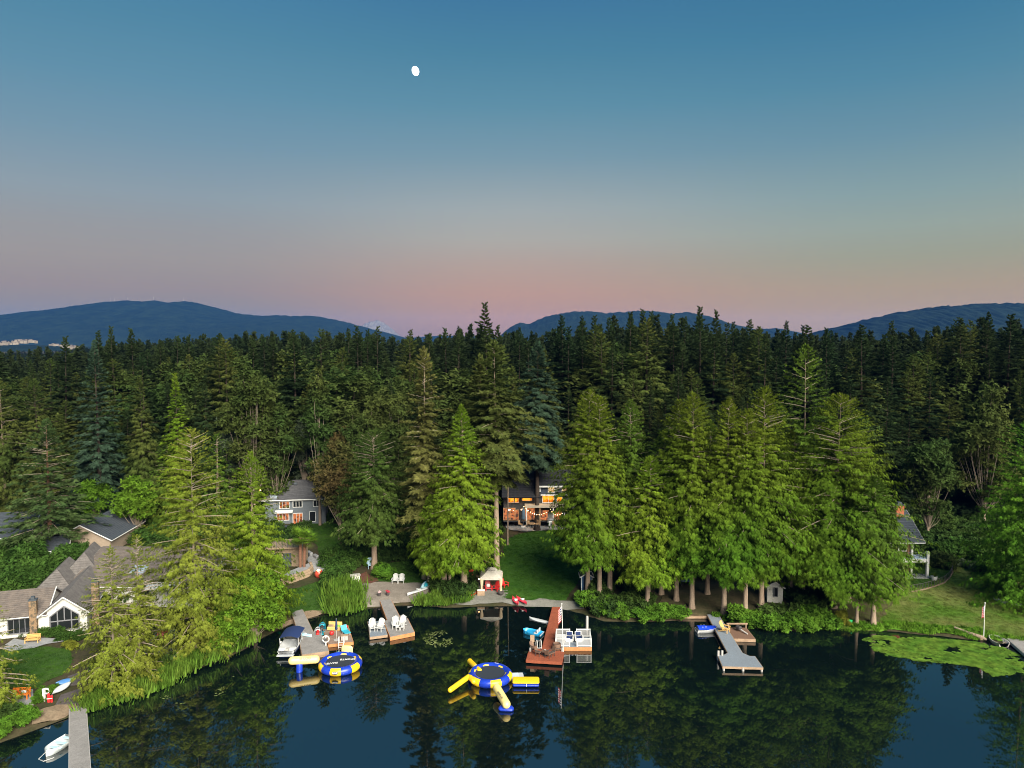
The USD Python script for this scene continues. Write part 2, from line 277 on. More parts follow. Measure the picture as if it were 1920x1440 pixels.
# ================================================================ hills, snow peak, far town
m_hill = mat('forested_hillside', (.006, .014, .014), .95, .05, color2=(.011, .022, .018), scale=.012, bump=1.0, bscale=.03, detail=9)
m_snow = mat('snow_and_rock', (.13, .13, .14), .8, .2, color2=(.08, .08, .09), scale=.0022, detail=6)
def hill(name, prof, D, depth, seed, material=None, rough=9.0, nb=22):
    "a ridge: prof = (column, row) of its skyline, standing D metres away"
    P = np.array([aty(px, py, D) for px, py in prof]); x = np.linspace(P[0, 0], P[-1, 0], 420); zr = np.interp(x, P[:, 0], P[:, 2])
    t = np.concatenate([-np.linspace(1, 0, nb) ** 1.0, np.linspace(0, 1, nb // 2)[1:]])
    V = []
    for k in t:
        sh = np.where(k < 0, 1 - abs(k) ** 1.25, 1 - k ** 1.5)
        q = np.stack([x / (D * .035), np.full_like(x, k * depth / (D * .035)), 0 * x], -1)
        gul = (meshkit.fbm(q, 4, seed) - .5) * 2
        fine = (meshkit.noise(np.stack([x / 14, np.full_like(x, k * 60), 0 * x], -1), seed + 9) - .5) * rough
        z = zr * np.clip(sh + gul * .28 * (abs(k) ** .7) * (1 - abs(k)), 0, 1.2) + fine * (1 if abs(k) < .5 else .3) - 3
        V.append(np.stack([x, D + k * depth + gul * depth * .05 * (abs(k) > .01), z], -1))
    V = np.array(V); a, b = len(t), len(x); i, j = np.meshgrid(np.arange(a - 1), np.arange(b - 1), indexing='ij')
    F = np.stack([i * b + j, i * b + j + 1, (i + 1) * b + j + 1, (i + 1) * b + j], -1).reshape(-1, 4)
    return setting(name, (V.reshape(-1, 3), F), material or m_hill, smooth=True)
hill('hills', [(-700, 640), (-500, 610), (-250, 598), (-100, 594), (0, 590), (30, 589), (60, 583), (95, 581), (130, 576), (170, 570), (205, 565), (240, 563), (268, 565), (290, 563), (310, 568), (345, 564), (372, 568), (400, 575), (440, 586), (470, 590), (500, 592), (520, 590), (545, 592), (590, 592), (640, 601), (680, 612), (720, 622), (750, 632), (790, 641)], 6000, 1700, 1)
hill('hills', [(925, 640), (945, 622), (960, 610), (975, 604), (990, 607), (1005, 600), (1030, 591), (1070, 584), (1100, 583), (1135, 586), (1170, 584), (1200, 582), (1225, 583), (1260, 587), (1290, 585), (1325, 592), (1350, 603), (1375, 609), (1395, 614), (1410, 622), (1440, 641)], 5000, 1300, 2)
hill('hills', [(1370, 641), (1400, 620), (1430, 616), (1460, 615), (1490, 622), (1530, 641)], 5600, 900, 3)
hill('hills', [(1510, 641), (1548, 628), (1575, 620), (1600, 612), (1630, 602), (1660, 595), (1680, 590), (1710, 583), (1740, 578), (1770, 573), (1800, 572), (1840, 569), (1880, 568), (1920, 569), (2050, 566), (2250, 575), (2500, 610), (2600, 641)], 3600, 1100, 4, rough=16)
hill('hills', [(740, 641), (780, 632), (830, 629), (880, 630), (940, 634), (980, 641)], 7800, 1200, 5)
hill('snowy_mountain', [(650, 641), (672, 617), (685, 606), (697, 602), (708, 600), (717, 603), (724, 608), (734, 616), (760, 641)], 9300, 700, 6, m_snow, rough=20)
m_townwall = mat('far_house_wall', (.17, .145, .12), .8); m_townroof = mat('far_house_roof', (.10, .085, .08), .9)
rng = np.random.default_rng(5); TOWN = []
for (x0, y0, x1, y1, n) in ((-20, 645, 72, 638, 17), (0, 641, 60, 637, 9), (52, 652, 108, 656, 12), (92, 645, 150, 650, 10), (118, 648, 152, 653, 7)):
    for k in range(n):
        u = (k + rng.uniform(.2, .8)) / n; px, py = x0 + (x1 - x0) * u, y0 + (y1 - y0) * u + rng.uniform(-1, 1)
        Yd = 2600 + rng.uniform(-120, 120); p = aty(px, py, Yd)
        TOWN.append(p)
a_ = np.array(TOWN)
hv = []   # the low rise the town stands on
xs = np.linspace(-2600, -1050, 60); ys = np.linspace(2100, 3100, 30)
XX, YY = np.meshgrid(xs, ys); ZZ = 22 * np.exp(-((XX + 1950) / 420) ** 4) * np.exp(-((YY - 2620) / 330) ** 4) - 3 + 4 * meshkit.noise(np.stack([XX / 60, YY / 60, 0 * XX], -1), 4)
i, j = np.meshgrid(np.arange(29), np.arange(59), indexing='ij')
setting('hills', (np.stack([XX, YY, ZZ], -1).reshape(-1, 3), np.stack([i * 60 + j, i * 60 + j + 1, (i + 1) * 60 + j + 1, (i + 1) * 60 + j], -1).reshape(-1, 4)), m_hill, smooth=True)
src_town = None
for k, p in enumerate(TOWN):
    z = max(float(p[2]) - 4, 1); s = rng.uniform(.6, 1.0); rz = rng.uniform(-.6, .6)
    if src_town is None:
        src_town = thing('far_house', 'small pale hillside house in the far town at the left edge', 'house', (p[0], p[1], z), rz, 'houses of the far town')
        put(src_town, 'wall', MB().box((0, 0, 0), (13, 9, 12)).out(), m_townwall)
        put(src_town, 'roof', MB().add([(-7, -5.2, 5.9), (7, -5.2, 5.9), (7, 0, 9), (-7, 0, 9), (7, 5.2, 5.9), (-7, 5.2, 5.9)], [[0, 1, 2, 3], [3, 2, 4, 5]]).out(), m_townroof)
    else: copy_of(src_town, 'small pale hillside house in the far town at the left edge', (p[0], p[1], z), rz, (s, s, s))
m_mast = mat('steel_mast', (.3, .3, .3), .5, metallic=.6)
for k, (px, h) in enumerate(((208, 30), (215, 26), (288, 34), (240, 24), (345, 30))):
    r_ = np.interp(px, [200, 240, 290, 345, 360], [565, 563, 563, 564, 566]); p = aty(px, r_, 6000)
    single('radio_mast', MB().tube([(0, 0, -6), (0, 0, h)], [.9, .4], 5).tube([(0, 0, h * .6), (0, 0, h * .75)], [1.0, 1.0], 5).out(), m_mast, 'thin radio mast on the crest of the left blue hill', 'mast', group='masts on the hill crest', loc=p)
# moon: a gibbous disc, seen as a tilted oval
md = ray(779, 133); md /= np.linalg.norm(md); MD = 30000.0
m_moon = usdkit.material(stage, '/World/Looks/moonlit_rock', {'t': ('texture_coordinate', {}), 'n': ('noise_texture', dict(scale=.012, detail=3)), 'r': ('rgb_ramp', dict(ramp=[(0, (.52, .54, .55)), (.4, (.62, .63, .63)), (.58, (.95, .95, .92))])), 'e': ('emission', dict(strength=1.0))}, [('t.object', 'n.vector'), ('n.fac', 'r.fac'), ('r.color', 'e.color')], surface='e.emission')
s = trimesh.creation.icosphere(4, 1.0); rr = MD * 7.9 / FPX; v = np.array(s.vertices) * rr * np.array([.76, .76, 1.0])
a = math.radians(18); v = v @ np.array([[math.cos(a), 0, -math.sin(a)], [0, 1, 0], [math.sin(a), 0, math.cos(a)]]).T
single('moon', (v, np.array(s.faces)), m_moon, 'white gibbous moon alone in the blue dusk sky', 'moon', True, loc=np.array([0, 0, CAM_H]) + md * MD)
# ================================================================ trees
def kite_set(spec, full=False):
    "leaf template: kites (base along, base side, heading, length, width, fold) in (along, side, normal) axes"
    V, F = [], []
    for (a0, b0, ang, L, W, dz) in spec:
        k = len(V); ca, sa = math.cos(ang), math.sin(ang)
        pts = ((0, 0, 0), (.45 * L, -W / 2, 0), (L, 0, dz), (.45 * L, W / 2, 0)) if full else ((.12 * L, -W / 2, 0), (L, 0, dz), (.12 * L, W / 2, 0))
        for (u, w_, z) in pts: V.append((a0 + u * ca - w_ * sa, b0 + u * sa + w_ * ca, z + dz * u * .3))
        F += [(k, k + 1, k + 2), (k, k + 2, k + 3)] if full else [(k, k + 1, k + 2)]
    return np.array(V, float), np.array(F)
T_CEDAR = kite_set([(0, 0, 0, 1, .15, -.08), (.1, 0, .42, .72, .13, -.1), (.1, 0, -.42, .72, .13, -.1), (.42, .02, .3, .55, .11, -.08)])
T_FIR = kite_set([(0, 0, 0, 1, .16, .02), (.05, 0, .8, .6, .15, .05), (.05, 0, -.8, .6, .15, .05), (.4, 0, -.7, .45, .14, .04)])
T_CED2 = kite_set([(0, 0, 0, 1, .20, -.08), (.08, .02, .45, .75, .17, -.1), (.08, -.02, -.45, .75, .17, -.1)])
T_FIRW = kite_set([(0, 0, 0, 1, .26, .02), (.05, 0, .8, .62, .24, .05), (.05, 0, -.8, .62, .24, .05), (.4, 0, -.7, .45, .2, .04)])
T_LEAF = kite_set([(0, 0, 0, 1, .62, -.1), (0, 0, 2.1, .9, .6, -.16), (0, 0, -2.1, .9, .6, -.16)], True)
T_FAR = kite_set([(0, 0, 0, 1, .5, -.1), (.1, 0, .9, .7, .4, 0), (.1, 0, -.9, .7, .4, 0)])
T_BLADE = kite_set([(0, 0, 0, 1, .12, .1)])
def norm(v): return v / np.maximum(np.linalg.norm(v, axis=-1, keepdims=True), 1e-9)
def sprays(T, pos, d, up, size):
    V0, F0 = T; d = norm(d); s = norm(np.cross(d, up)); n_ = np.cross(s, d); size = np.broadcast_to(np.asarray(size, float), (len(pos),))
    V = pos[:, None] + size[:, None, None] * (V0[None, :, 0:1] * d[:, None] + V0[None, :, 1:2] * s[:, None] + V0[None, :, 2:3] * n_[:, None])
    F = F0[None] + (np.arange(len(pos)) * len(V0))[:, None, None]
    return V.reshape(-1, 3), F.reshape(-1, 3)
UP = np.array([0, 0, 1.0])
def conifer(seed, h, R, bare=.1, n=230, per=24, T=T_CEDAR, size=.8, droop=.35, lift=.15, hang=.8, power=.8, jag=.25, tip=.0, belly=.22, low=.5, tiers=0, tr=.3, limbs=0.0, gap=0.0, butt=1.7, spread=.32, drape=0.0):
    """trunk, limbs and crown of a conifer of height h and crown radius R. power: slimness of the outline; hang: how far sprays hang down; tiers: whorls"""
    r = np.random.default_rng(seed); wood, bough = MB(), MB()
    lean = r.normal(0, .008 * h, 2)
    zs = np.array([0, .03, .08, .2, .4, .6, .8, .97]) * h; rad = tr * np.array([butt, 1.25, 1, .9, .7, .42, .17, .03])
    wood.tube([(lean[0] * (z / h) ** 2, lean[1] * (z / h) ** 2, z - .15) for z in zs], rad, 9)
    f = bare + (1 - bare) * ((np.arange(n) + r.random(n)) / n) ** (1.0)
    f0 = f
    if tiers: f = bare + (1 - bare) * (np.round((f - bare) / (1 - bare) * tiers) + r.normal(0, .27, n)) / tiers; f = np.where(f0 > bare + .8 * (1 - bare), f0, np.clip(f, bare, .995))
    t = (f - bare) / (1 - bare); az = np.arange(n) * 2.39996 + r.normal(0, .35, n)
    prof = np.where(t < belly, low + (1 - low) * np.sin(np.clip(t / belly, 0, 1) * PI / 2), np.clip((1 - t) / (1 - belly), 0, 1) ** power)
    lob = 1 + .22 * np.sin(az * 2 + seed) * np.cos(t * 9 + seed) + r.normal(0, jag * .6, n)
    L = np.maximum(R * prof * lob, .18 + .3 * r.random(n)); L[r.random(n) < gap] *= .45
    dirs = np.stack([np.cos(az), np.sin(az), 0 * az], 1)
    base = np.stack([lean[0] * f ** 2, lean[1] * f ** 2, f * h], 1)
    m = np.maximum((.84 * per * (.35 + .65 * L / R)).astype(int), 8)
    k = np.repeat(np.arange(n), m); s = (r.random(len(k)) ** .6) * .95 + .08
    up_a = lift * (1 - .3 * t[k]) + .5 * t[k] ** 3
    P = base[k] + dirs[k] * (L[k] * s)[:, None]
    P[:, 2] += L[k] * (up_a * s - droop * s ** 2 * (1.2 - t[k]) + .18 * droop * s ** 4)
    side = np.stack([-dirs[k][:, 1], dirs[k][:, 0], 0 * s], 1); sg = r.normal(0, 1, len(k))
    P += side * (sg * (1 - .6 * t[k]) * spread * L[k] * (1 - .75 * s) * .55)[:, None] + r.normal(0, .12, P.shape) * (1 - .8 * t[k])[:, None]
    d = dirs[k] * (.55 + .3 * s)[:, None] + side * (np.sign(sg) * (.9 - .6 * s) + r.normal(0, .3, len(k)))[:, None] - UP * (hang * (.5 + .8 * r.random(len(k))))[:, None]
    if drape: d = d * (1 - drape) + (dirs[k] * (.42 + .25 * r.random((len(k), 1))) - UP + r.normal(0, .16, P.shape)) * drape
    d = d * (1 - .7 * t[k, None] ** 4) + UP * (1.1 * t[k] ** 4)[:, None]
    nup = UP * (1 - .75 * drape) + dirs[k] * (.8 * hang + drape) + r.normal(0, .35, P.shape)
    sz = size * (.6 + .65 * r.random(len(k))) * (1 - .68 * t[k] ** 1.6)
    V, F = sprays(T, P, d, nup, sz)
    if limbs:
        for q in np.nonzero(r.random(n) < limbs)[0]:
            ss = np.linspace(0, .92, 5); pts = base[q] + dirs[q] * (L[q] * ss)[:, None]; ua = lift * (1 - .3 * t[q]) + .5 * t[q] ** 3
            pts[:, 2] += L[q] * (ua * ss - droop * ss ** 2 * (1.2 - t[q]) + .18 * droop * ss ** 4)
            bough.tube(pts, np.linspace(.075, .02, 5) * (.6 + .5 * L[q] / R), 4, cap=False)
    return wood.out(), (bough.out() if bough.n else None), (V, F)
def leafy(seed, h, R, bare=.2, blobs=26, per=150, size=.42, tr=.25, squash=1.15, open_=.0, T=T_LEAF, top=.0):
    "a broadleaf tree: trunk, forking limbs, and leaf sprays in uneven clumps"
    r = np.random.default_rng(seed); wood, bough = MB(), MB()
    wood.tube([(0, 0, -.15), (.02, 0, .2), (.05 * r.normal(), .05 * r.normal(), bare * h), (.2 * r.normal(), .2 * r.normal(), h * .55)], [tr * 1.5, tr * 1.1, tr * .85, tr * .45], 8)
    cz = bare * h + (1 - bare) * h * .5; hz = (1 - bare) * h * .5
    Vs, Fs, n_ = [], [], 0
    for b in range(blobs):
        u = r.normal(0, 1, 3); u /= np.linalg.norm(u); rr = r.random() ** .45
        wid = 1 - .45 * max(u[2] * rr, 0) ** 1.5 * (1 + top)
        c = np.array([u[0] * rr * R * .78 * wid, u[1] * rr * R * .78 * wid, cz + u[2] * rr * hz * .86])
        br = R * r.uniform(.26, .44) * (.8 if rr > .8 else 1)
        m = int(.78 * per * (br / (R * .35)) ** 2 * (1 - open_))
        w_ = r.normal(0, 1, (m, 3)); w_ = norm(w_) * (r.random((m, 1)) ** .4); P = c + w_ * br * np.array([1.1, 1.1, .75 * squash])
        d = norm(w_) + r.normal(0, .6, (m, 3)) - UP * .25
        V, F = sprays(T, P, d, norm(w_) * .7 + UP * .9 + r.normal(0, .3, (m, 3)), size * r.uniform(.6, 1.3, m)); Vs.append(V); Fs.append(F + n_); n_ += len(V)
        a0 = np.array([0, 0, bare * h * r.uniform(.8, 1.3)]); bough.tube([a0, a0 * .45 + c * .55 - np.array([0, 0, hz * .06]), c], [tr * .26, tr * .13, .02], 4, cap=False)
    return wood.out(), bough.out(), (np.vstack(Vs), np.vstack(Fs))
m_bark = mat('cedar_bark', (.30, .225, .165), .95, .1, color2=(.19, .145, .11), scale=1.5, stretch=(3, 3, .35), bump=.7, bscale=5)
m_bark_red = mat('reddish_bark', (.25, .135, .085), .95, .1, color2=(.15, .085, .06), scale=1.5, stretch=(3, 3, .35), bump=.7, bscale=5)
m_bark_dark = mat('dark_fir_bark', (.060, .046, .036), .95, .1, color2=(.036, .028, .023), scale=1.5, stretch=(3, 3, .35), bump=.7, bscale=5)
m_limb = mat('bare_limb_wood', (.27, .22, .17), .95, .1, color2=(.17, .14, .11), scale=2)
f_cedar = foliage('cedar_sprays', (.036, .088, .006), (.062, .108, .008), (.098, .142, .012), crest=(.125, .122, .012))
f_lime = foliage('bright_cedar_sprays', (.076, .134, .009), (.106, .155, .012), (.138, .184, .017))
f_green = foliage('green_cedar_sprays', (.046, .086, .010), (.062, .102, .012), (.095, .135, .018))
f_yellow = foliage('yellowing_cedar_sprays', (.100, .132, .015), (.132, .152, .021), (.170, .185, .034))
f_olive = foliage('olive_fir_needles', (.036, .056, .012), (.062, .072, .016), (.088, .100, .024))
f_fir = foliage('dark_fir_needles', (.014, .028, .010), (.025, .039, .012), (.040, .055, .018), big=.05)
f_blue = foliage('bluish_spruce_needles', (.026, .050, .030), (.038, .064, .038), (.058, .088, .054), big=.05)
f_edge = foliage('edge_cedar_sprays', (.050, .125, .010), (.074, .150, .012), (.105, .185, .018))
f_paleolive = foliage('pale_olive_needles', (.078, .086, .022), (.112, .110, .032), (.145, .140, .045))
f_midolive = foliage('mid_olive_needles', (.050, .070, .016), (.076, .088, .022), (.100, .112, .030))
f_deep = foliage('deep_green_sprays', (.028, .054, .010), (.042, .066, .012), (.064, .090, .018))
f_sage = foliage('sage_fir_needles', (.040, .072, .022), (.058, .090, .028), (.085, .118, .040))
f_maple = foliage('fresh_maple_leaves', (.066, .138, .011), (.086, .158, .013), (.112, .185, .018))
f_leaf = foliage('dull_broad_leaves', (.028, .052, .012), (.050, .064, .015), (.070, .084, .020), big=.06)
f_rust = foliage('rusty_leaves', (.080, .058, .022), (.042, .064, .014), (.090, .078, .026))
f_grey = foliage('grey_green_leaves', (.060, .085, .048), (.075, .100, .055), (.100, .125, .075))
f_far = foliage('far_forest_needles', (.012, .022, .009), (.024, .034, .012), (.034, .044, .015), big=.03)
def tree(name, label, geo, crown_mat, bark, loc, rz=0.0, group=None, category='tree', scale=None):
    wood, bough, leaves = geo
    p = thing(name, label, category, loc, rz, group)
    if scale is not None: xf(p, loc, rz, scale)
    put(p, 'trunk', wood, bark, True)
    if bough is not None: put(p, 'limbs', bough, m_limb if bark is not m_bark_dark else m_bark_dark, kind='stuff')
    put(p, 'crown', leaves, crown_mat)
    return p
def stand(bx, by, topx, topy, halfw):
    "where a tree seen at a foot pixel stands, its height and crown radius in metres"
    p = G(bx, by); t = aty(topx, topy, p[1]); return p, float(t[2] - p[2]), halfw * p[1] / FPX
# row of red cedars on the right bank ------------------------------------------------
BANK = [  # foot x,y, top x,y, half width, bright, label
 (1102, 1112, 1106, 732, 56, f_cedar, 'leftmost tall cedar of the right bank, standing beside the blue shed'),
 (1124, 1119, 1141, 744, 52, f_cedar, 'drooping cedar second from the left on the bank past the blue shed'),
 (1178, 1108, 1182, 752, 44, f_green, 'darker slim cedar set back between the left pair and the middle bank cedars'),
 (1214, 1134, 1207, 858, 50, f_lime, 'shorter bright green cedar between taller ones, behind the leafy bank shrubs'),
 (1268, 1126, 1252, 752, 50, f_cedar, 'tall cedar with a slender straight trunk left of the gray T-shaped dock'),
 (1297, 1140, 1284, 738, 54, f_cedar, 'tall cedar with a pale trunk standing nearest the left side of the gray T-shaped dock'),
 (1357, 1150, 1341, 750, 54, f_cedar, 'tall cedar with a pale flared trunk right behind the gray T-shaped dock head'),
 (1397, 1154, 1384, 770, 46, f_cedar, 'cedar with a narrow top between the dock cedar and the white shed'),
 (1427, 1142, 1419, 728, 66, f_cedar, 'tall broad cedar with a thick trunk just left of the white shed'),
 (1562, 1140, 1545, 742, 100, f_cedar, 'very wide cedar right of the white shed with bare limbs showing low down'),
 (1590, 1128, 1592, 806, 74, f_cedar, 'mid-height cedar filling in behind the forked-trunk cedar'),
 (1240, 1114, 1234, 806, 44, f_green, 'slim green cedar behind the short bright one, towards the dock cedars'),
 (1326, 1114, 1316, 792, 44, f_green, 'slim green cedar set back behind the head of the slate dock'),
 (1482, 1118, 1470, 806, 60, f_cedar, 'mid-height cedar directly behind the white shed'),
 (1637, 1170, 1640, 896, 74, f_green, 'rightmost cedar of the right bank with a forked pale trunk on the lawn edge')]
SEED = 20
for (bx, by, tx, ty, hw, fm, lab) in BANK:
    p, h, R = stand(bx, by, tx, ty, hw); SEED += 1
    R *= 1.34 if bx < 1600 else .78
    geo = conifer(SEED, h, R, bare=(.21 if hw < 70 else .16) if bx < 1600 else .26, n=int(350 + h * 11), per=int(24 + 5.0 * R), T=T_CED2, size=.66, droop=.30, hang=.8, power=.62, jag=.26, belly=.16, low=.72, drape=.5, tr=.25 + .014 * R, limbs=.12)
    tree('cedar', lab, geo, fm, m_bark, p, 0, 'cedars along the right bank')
p, h, R = stand(1606, 1168, 1602, 950, 42)
tree('cedar', 'small cedar with a thin leaning pale trunk left of the forked one', conifer(71, h, R, bare=.24, n=120, per=20, size=.9, droop=.4, hang=.9, power=.7, tr=.22, limbs=.2), f_green, m_bark, p, 0, 'cedars along the right bank')
for k, (px, py, w) in enumerate(((1143, 1116, .36), (1575, 1132, .30))):
    p = G(px, py); B = MB().tube([(0, 0, -.2), (0, 0, .5), (.05, 0, 4), (.1, 0, 9)], [w * 1.6, w * 1.1, w * .9, w * .7], 9)
    single('tree_trunk', B.out(), m_bark, ('bare lower trunk of a cedar third from the left beside the blue shed', 'bare lower trunk just right of the very wide cedar')[k], 'tree trunk', True, loc=p)
p, h, R = stand(1503, 1112, 1504, 648, 118)
tree('fir', 'tall spiky-topped fir rising above the right bank cedars', conifer(72, h, R, bare=.12, n=300, per=44, T=T_FIRW, size=1.0, droop=.3, lift=.12, hang=.6, power=.75, jag=.3, tiers=0, tr=.34, limbs=.1), f_green, m_bark, p)
p, h, R = stand(1922, 1128, 1926, 796, 98)
tree('cedar', 'broad bright green cedar at the right edge of the lawn', conifer(73, h, R, bare=.03, n=480, per=60, T=T_CED2, size=.7, droop=.3, hang=.8, power=.55, belly=.15, low=.75, drape=.4, tr=.4), f_edge, m_bark, p)
# middle group round the gazebo ---------------------------------------------------
MID = [
 ('cedar', 870, 1107, 868, 762, 74, f_lime, m_bark, dict(bare=.17, T=T_CED2, droop=.30, hang=.8, power=.75, low=.7, belly=.16, n=680, per=56, size=.66, drape=.5), 'tall bright cedar left of the canvas gazebo'),
 ('cedar', 833, 1106, 826, 900, 52, f_lime, m_bark, dict(bare=.22, T=T_CED2, droop=.3, hang=.8, power=.8, low=.6, n=520, per=50, size=.64, drape=.5), 'lower cedar with slim trunks left of the tall bright cedar'),
 ('cedar', 806, 1100, 803, 930, 36, f_lime, m_bark, dict(bare=.3, droop=.36, hang=.9, power=.8, drape=.6), 'small cedar on a reddish trunk at the right end of the sandy beach'),
 ('fir', 798, 1085, 796, 652, 46, f_paleolive, m_bark, dict(T=T_FIRW, bare=.2, n=260, droop=.3, hang=.7, power=.55, jag=.5, gap=.35, limbs=.4, size=1.0), 'thin ragged yellowish fir with its trunk showing, behind the beach cedar'),
 ('fir', 931, 1078, 915, 640, 76, f_midolive, m_bark, dict(T=T_FIRW, bare=.40, droop=.3, hang=.5, power=.75, jag=.45, gap=.25, limbs=.25, size=1.1, n=230), 'tall olive fir with a stout pale trunk behind the gazebo'),
 ('fir', 905, 1046, 880, 668, 46, f_midolive, m_bark_red, dict(T=T_FIRW, bare=.42, droop=.3, hang=.5, power=.8, jag=.4, gap=.2, size=1.1), 'olive fir between the gazebo firs, set further back'),
 ('spruce', 1007, 994, 1010, 642, 45, f_blue, m_bark_dark, dict(T=T_FIRW, bare=.36, droop=.4, lift=.0, hang=.6, power=.7, tiers=30, size=1.1), 'dark blue-green spruce on a thick trunk right before the lit house'),
 ('cedar', 702, 1066, 705, 812, 66, f_deep, m_bark, dict(bare=.28, T=T_CED2, droop=.3, hang=.8, power=.42, low=.85, belly=.15, n=520, per=54, size=.68, drape=.4), 'rounded dark cedar with a bare pale trunk above the beach'),
 ('fir', 952, 1022, 948, 760, 18, f_fir, m_bark, dict(T=T_FIRW, bare=.72, n=60, hang=.5, tr=.14, size=.9), 'slim pole-like fir on the lawn left of the lit windows'),
 ('fir', 966, 985, 964, 740, 18, f_fir, m_bark_dark, dict(T=T_FIRW, bare=.66, n=60, hang=.5, tr=.15, size=.9), 'slim pole-like fir by the terrace at the left lit windows')]
for (nm, bx, by, tx, ty, hw, fm, bk, kw, lab) in MID:
    p, h, R = stand(bx, by, tx, ty, hw); SEED += 1; kw = dict(kw)
    kw.setdefault('n', int(150 + h * 4)); kw.setdefault('per', int(38 + 8 * R)); kw.setdefault('size', .74); kw.setdefault('tr', .34 + .02 * R); kw.setdefault('limbs', .15)
    tree(nm, lab, conifer(SEED, h, R, **kw), fm, bk, p)
for k, (px, py, w) in enumerate(((825, 1100, .16), (843, 1104, .2), (893, 1062, .3), (912, 1064, .28), (958, 978, .25), (1216, 1128, .22))):
    p = G(px, py); B = MB().tube([(0, 0, -.2), (0, 0, .5), (.06, 0, 4), (.1, 0, 10)], [w * 1.6, w * 1.1, w * .9, w * .7], 9)
    single('tree_trunk', B.out(), m_bark if k != 3 else m_bark_red, ('slim gray trunk left of the tall bright cedar', 'second slim trunk between the beach cedar and the tall bright cedar', 'gray trunk in the shade behind the gazebo', 'reddish trunk in the shade behind the gazebo', 'dark reddish trunk at the left end of the lit house', 'pale trunk inside the shrubs below the short bright cedar')[k], 'tree trunk', True, loc=p)
# left bank -----------------------------------------------------------------------
LEFT = [
 ('cedar', 368, 1222, 364, 808, 90, f_yellow, m_limb, dict(bare=.02, n=430, per=76, T=T_CED2, size=.56, droop=.3, lift=.1, hang=.7, power=.5, jag=.26, belly=.3, low=.7, limbs=.25, tr=.22, gap=.06, drape=.4), 'large yellowing cedar with its trunk and limbs showing, behind the reeds'),
 ('cedar', 478, 1168, 470, 850, 77, f_lime, m_bark, dict(bare=.03, n=500, per=56, T=T_CED2, size=.62, droop=.3, hang=.8, power=.72, belly=.2, low=.75, drape=.6), 'bright green pointed cedar right of the large yellowing one'),
 ('cedar', 215, 1288, 212, 1030, 72, f_yellow, m_limb, dict(bare=.02, n=240, per=66, T=T_CED2, size=.44, droop=.3, lift=.12, hang=.7, drape=.35, power=.62, limbs=.4, tr=.17, gap=.08, belly=.25, low=.8), 'sparse yellow cedar with pale dead limbs before the white house'),
 ('cedar', 262, 1276, 262, 1004, 52, f_yellow, m_limb, dict(bare=.05, n=210, per=64, T=T_CED2, size=.44, droop=.3, lift=.1, hang=.7, drape=.35, power=.62, limbs=.55, tr=.18, gap=.2, belly=.3, low=.8), 'second sparse cedar with many bare limbs, right of its twin'),
 ('fir', 96, 1046, 92, 788, 72, f_sage, m_bark_red, dict(T=T_FIRW, bare=.08, n=300, per=40, size=1.0, droop=.2, lift=.12, hang=.3, power=.8, jag=.3, tiers=24, tr=.4, limbs=.4), 'open green fir with its reddish trunk showing between the dark-roofed garages'),
 ('spruce', 190, 975, 186, 640, 50, f_blue, m_bark_dark, dict(T=T_FIRW, bare=.03, n=300, per=36, size=1.1, droop=.35, hang=.5, power=.85, jag=.25, tiers=30), 'tall bluish spruce behind the round maples'),
 ('cedar', 12, 985, 8, 716, 62, f_olive, m_bark, dict(bare=.12, n=280, per=40, tr=.3, size=1.1, droop=.35, hang=.8, power=.65), 'olive cedar on a bare pale trunk at the left edge'),
 ('cedar', 76, 975, 74, 712, 54, f_olive, m_bark_dark, dict(bare=.1, n=260, per=40, tr=.25, size=1.1, droop=.35, hang=.7, power=.7, limbs=.3), 'olive cedar with thin limbs behind the open green fir'),
 ('cedar', 338, 985, 340, 702, 30, f_lime, m_bark_dark, dict(bare=.03, n=240, per=36, tr=.2, size=1.1, droop=.3, hang=.7, power=.8), 'small bright cedar standing out in the dark wood behind the yellowing cedar'),
 ('cedar', 272, 985, 272, 708, 38, f_olive, m_bark_dark, dict(bare=.04, n=240, per=36, tr=.2, size=1.1, droop=.4, hang=1., power=.75), 'dark olive cone-shaped cedar left of the small bright cedar'),
 ('cedar', 392, 982, 388, 722, 36, f_fir, m_bark_dark, dict(bare=.04, n=240, per=36, tr=.2, size=1.1, droop=.4, hang=1., power=.75), 'dark cone-shaped cedar right of the small bright cedar'),
 ('cedar', 410, 990, 408, 816, 44, f_green, m_bark, dict(bare=.04, n=200, per=26, size=.95, droop=.35, hang=.9, power=.6), 'dense green cedar peeping out right behind the yellowing cedar'),
 ('cedar', 318, 985, 322, 822, 40, f_green, m_bark, dict(bare=.04, n=200, per=26, size=.95, droop=.35, hang=.9, power=.6), 'dense green cedar peeping out left behind the yellowing cedar'),
 ('cedar', -28, 1330, -24, 1120, 74, f_yellow, m_limb, dict(bare=.05, n=170, per=54, T=T_CED2, size=.44, drape=.4, droop=.3, lift=.0, hang=.6, power=.6, limbs=.8, tr=.2, gap=.1), 'pale drooping conifer cut off by the lower left edge')]
for (nm, bx, by, tx, ty, hw, fm, bk, kw, lab) in LEFT:
    p, h, R = stand(bx, by, tx, ty, hw); SEED += 1; kw = dict(kw); kw.setdefault('size', .9); kw.setdefault('tr', .34 + .02 * R); kw.setdefault('limbs', .15)
    tree(nm, lab, conifer(SEED, h, R, **kw), fm, bk, p)
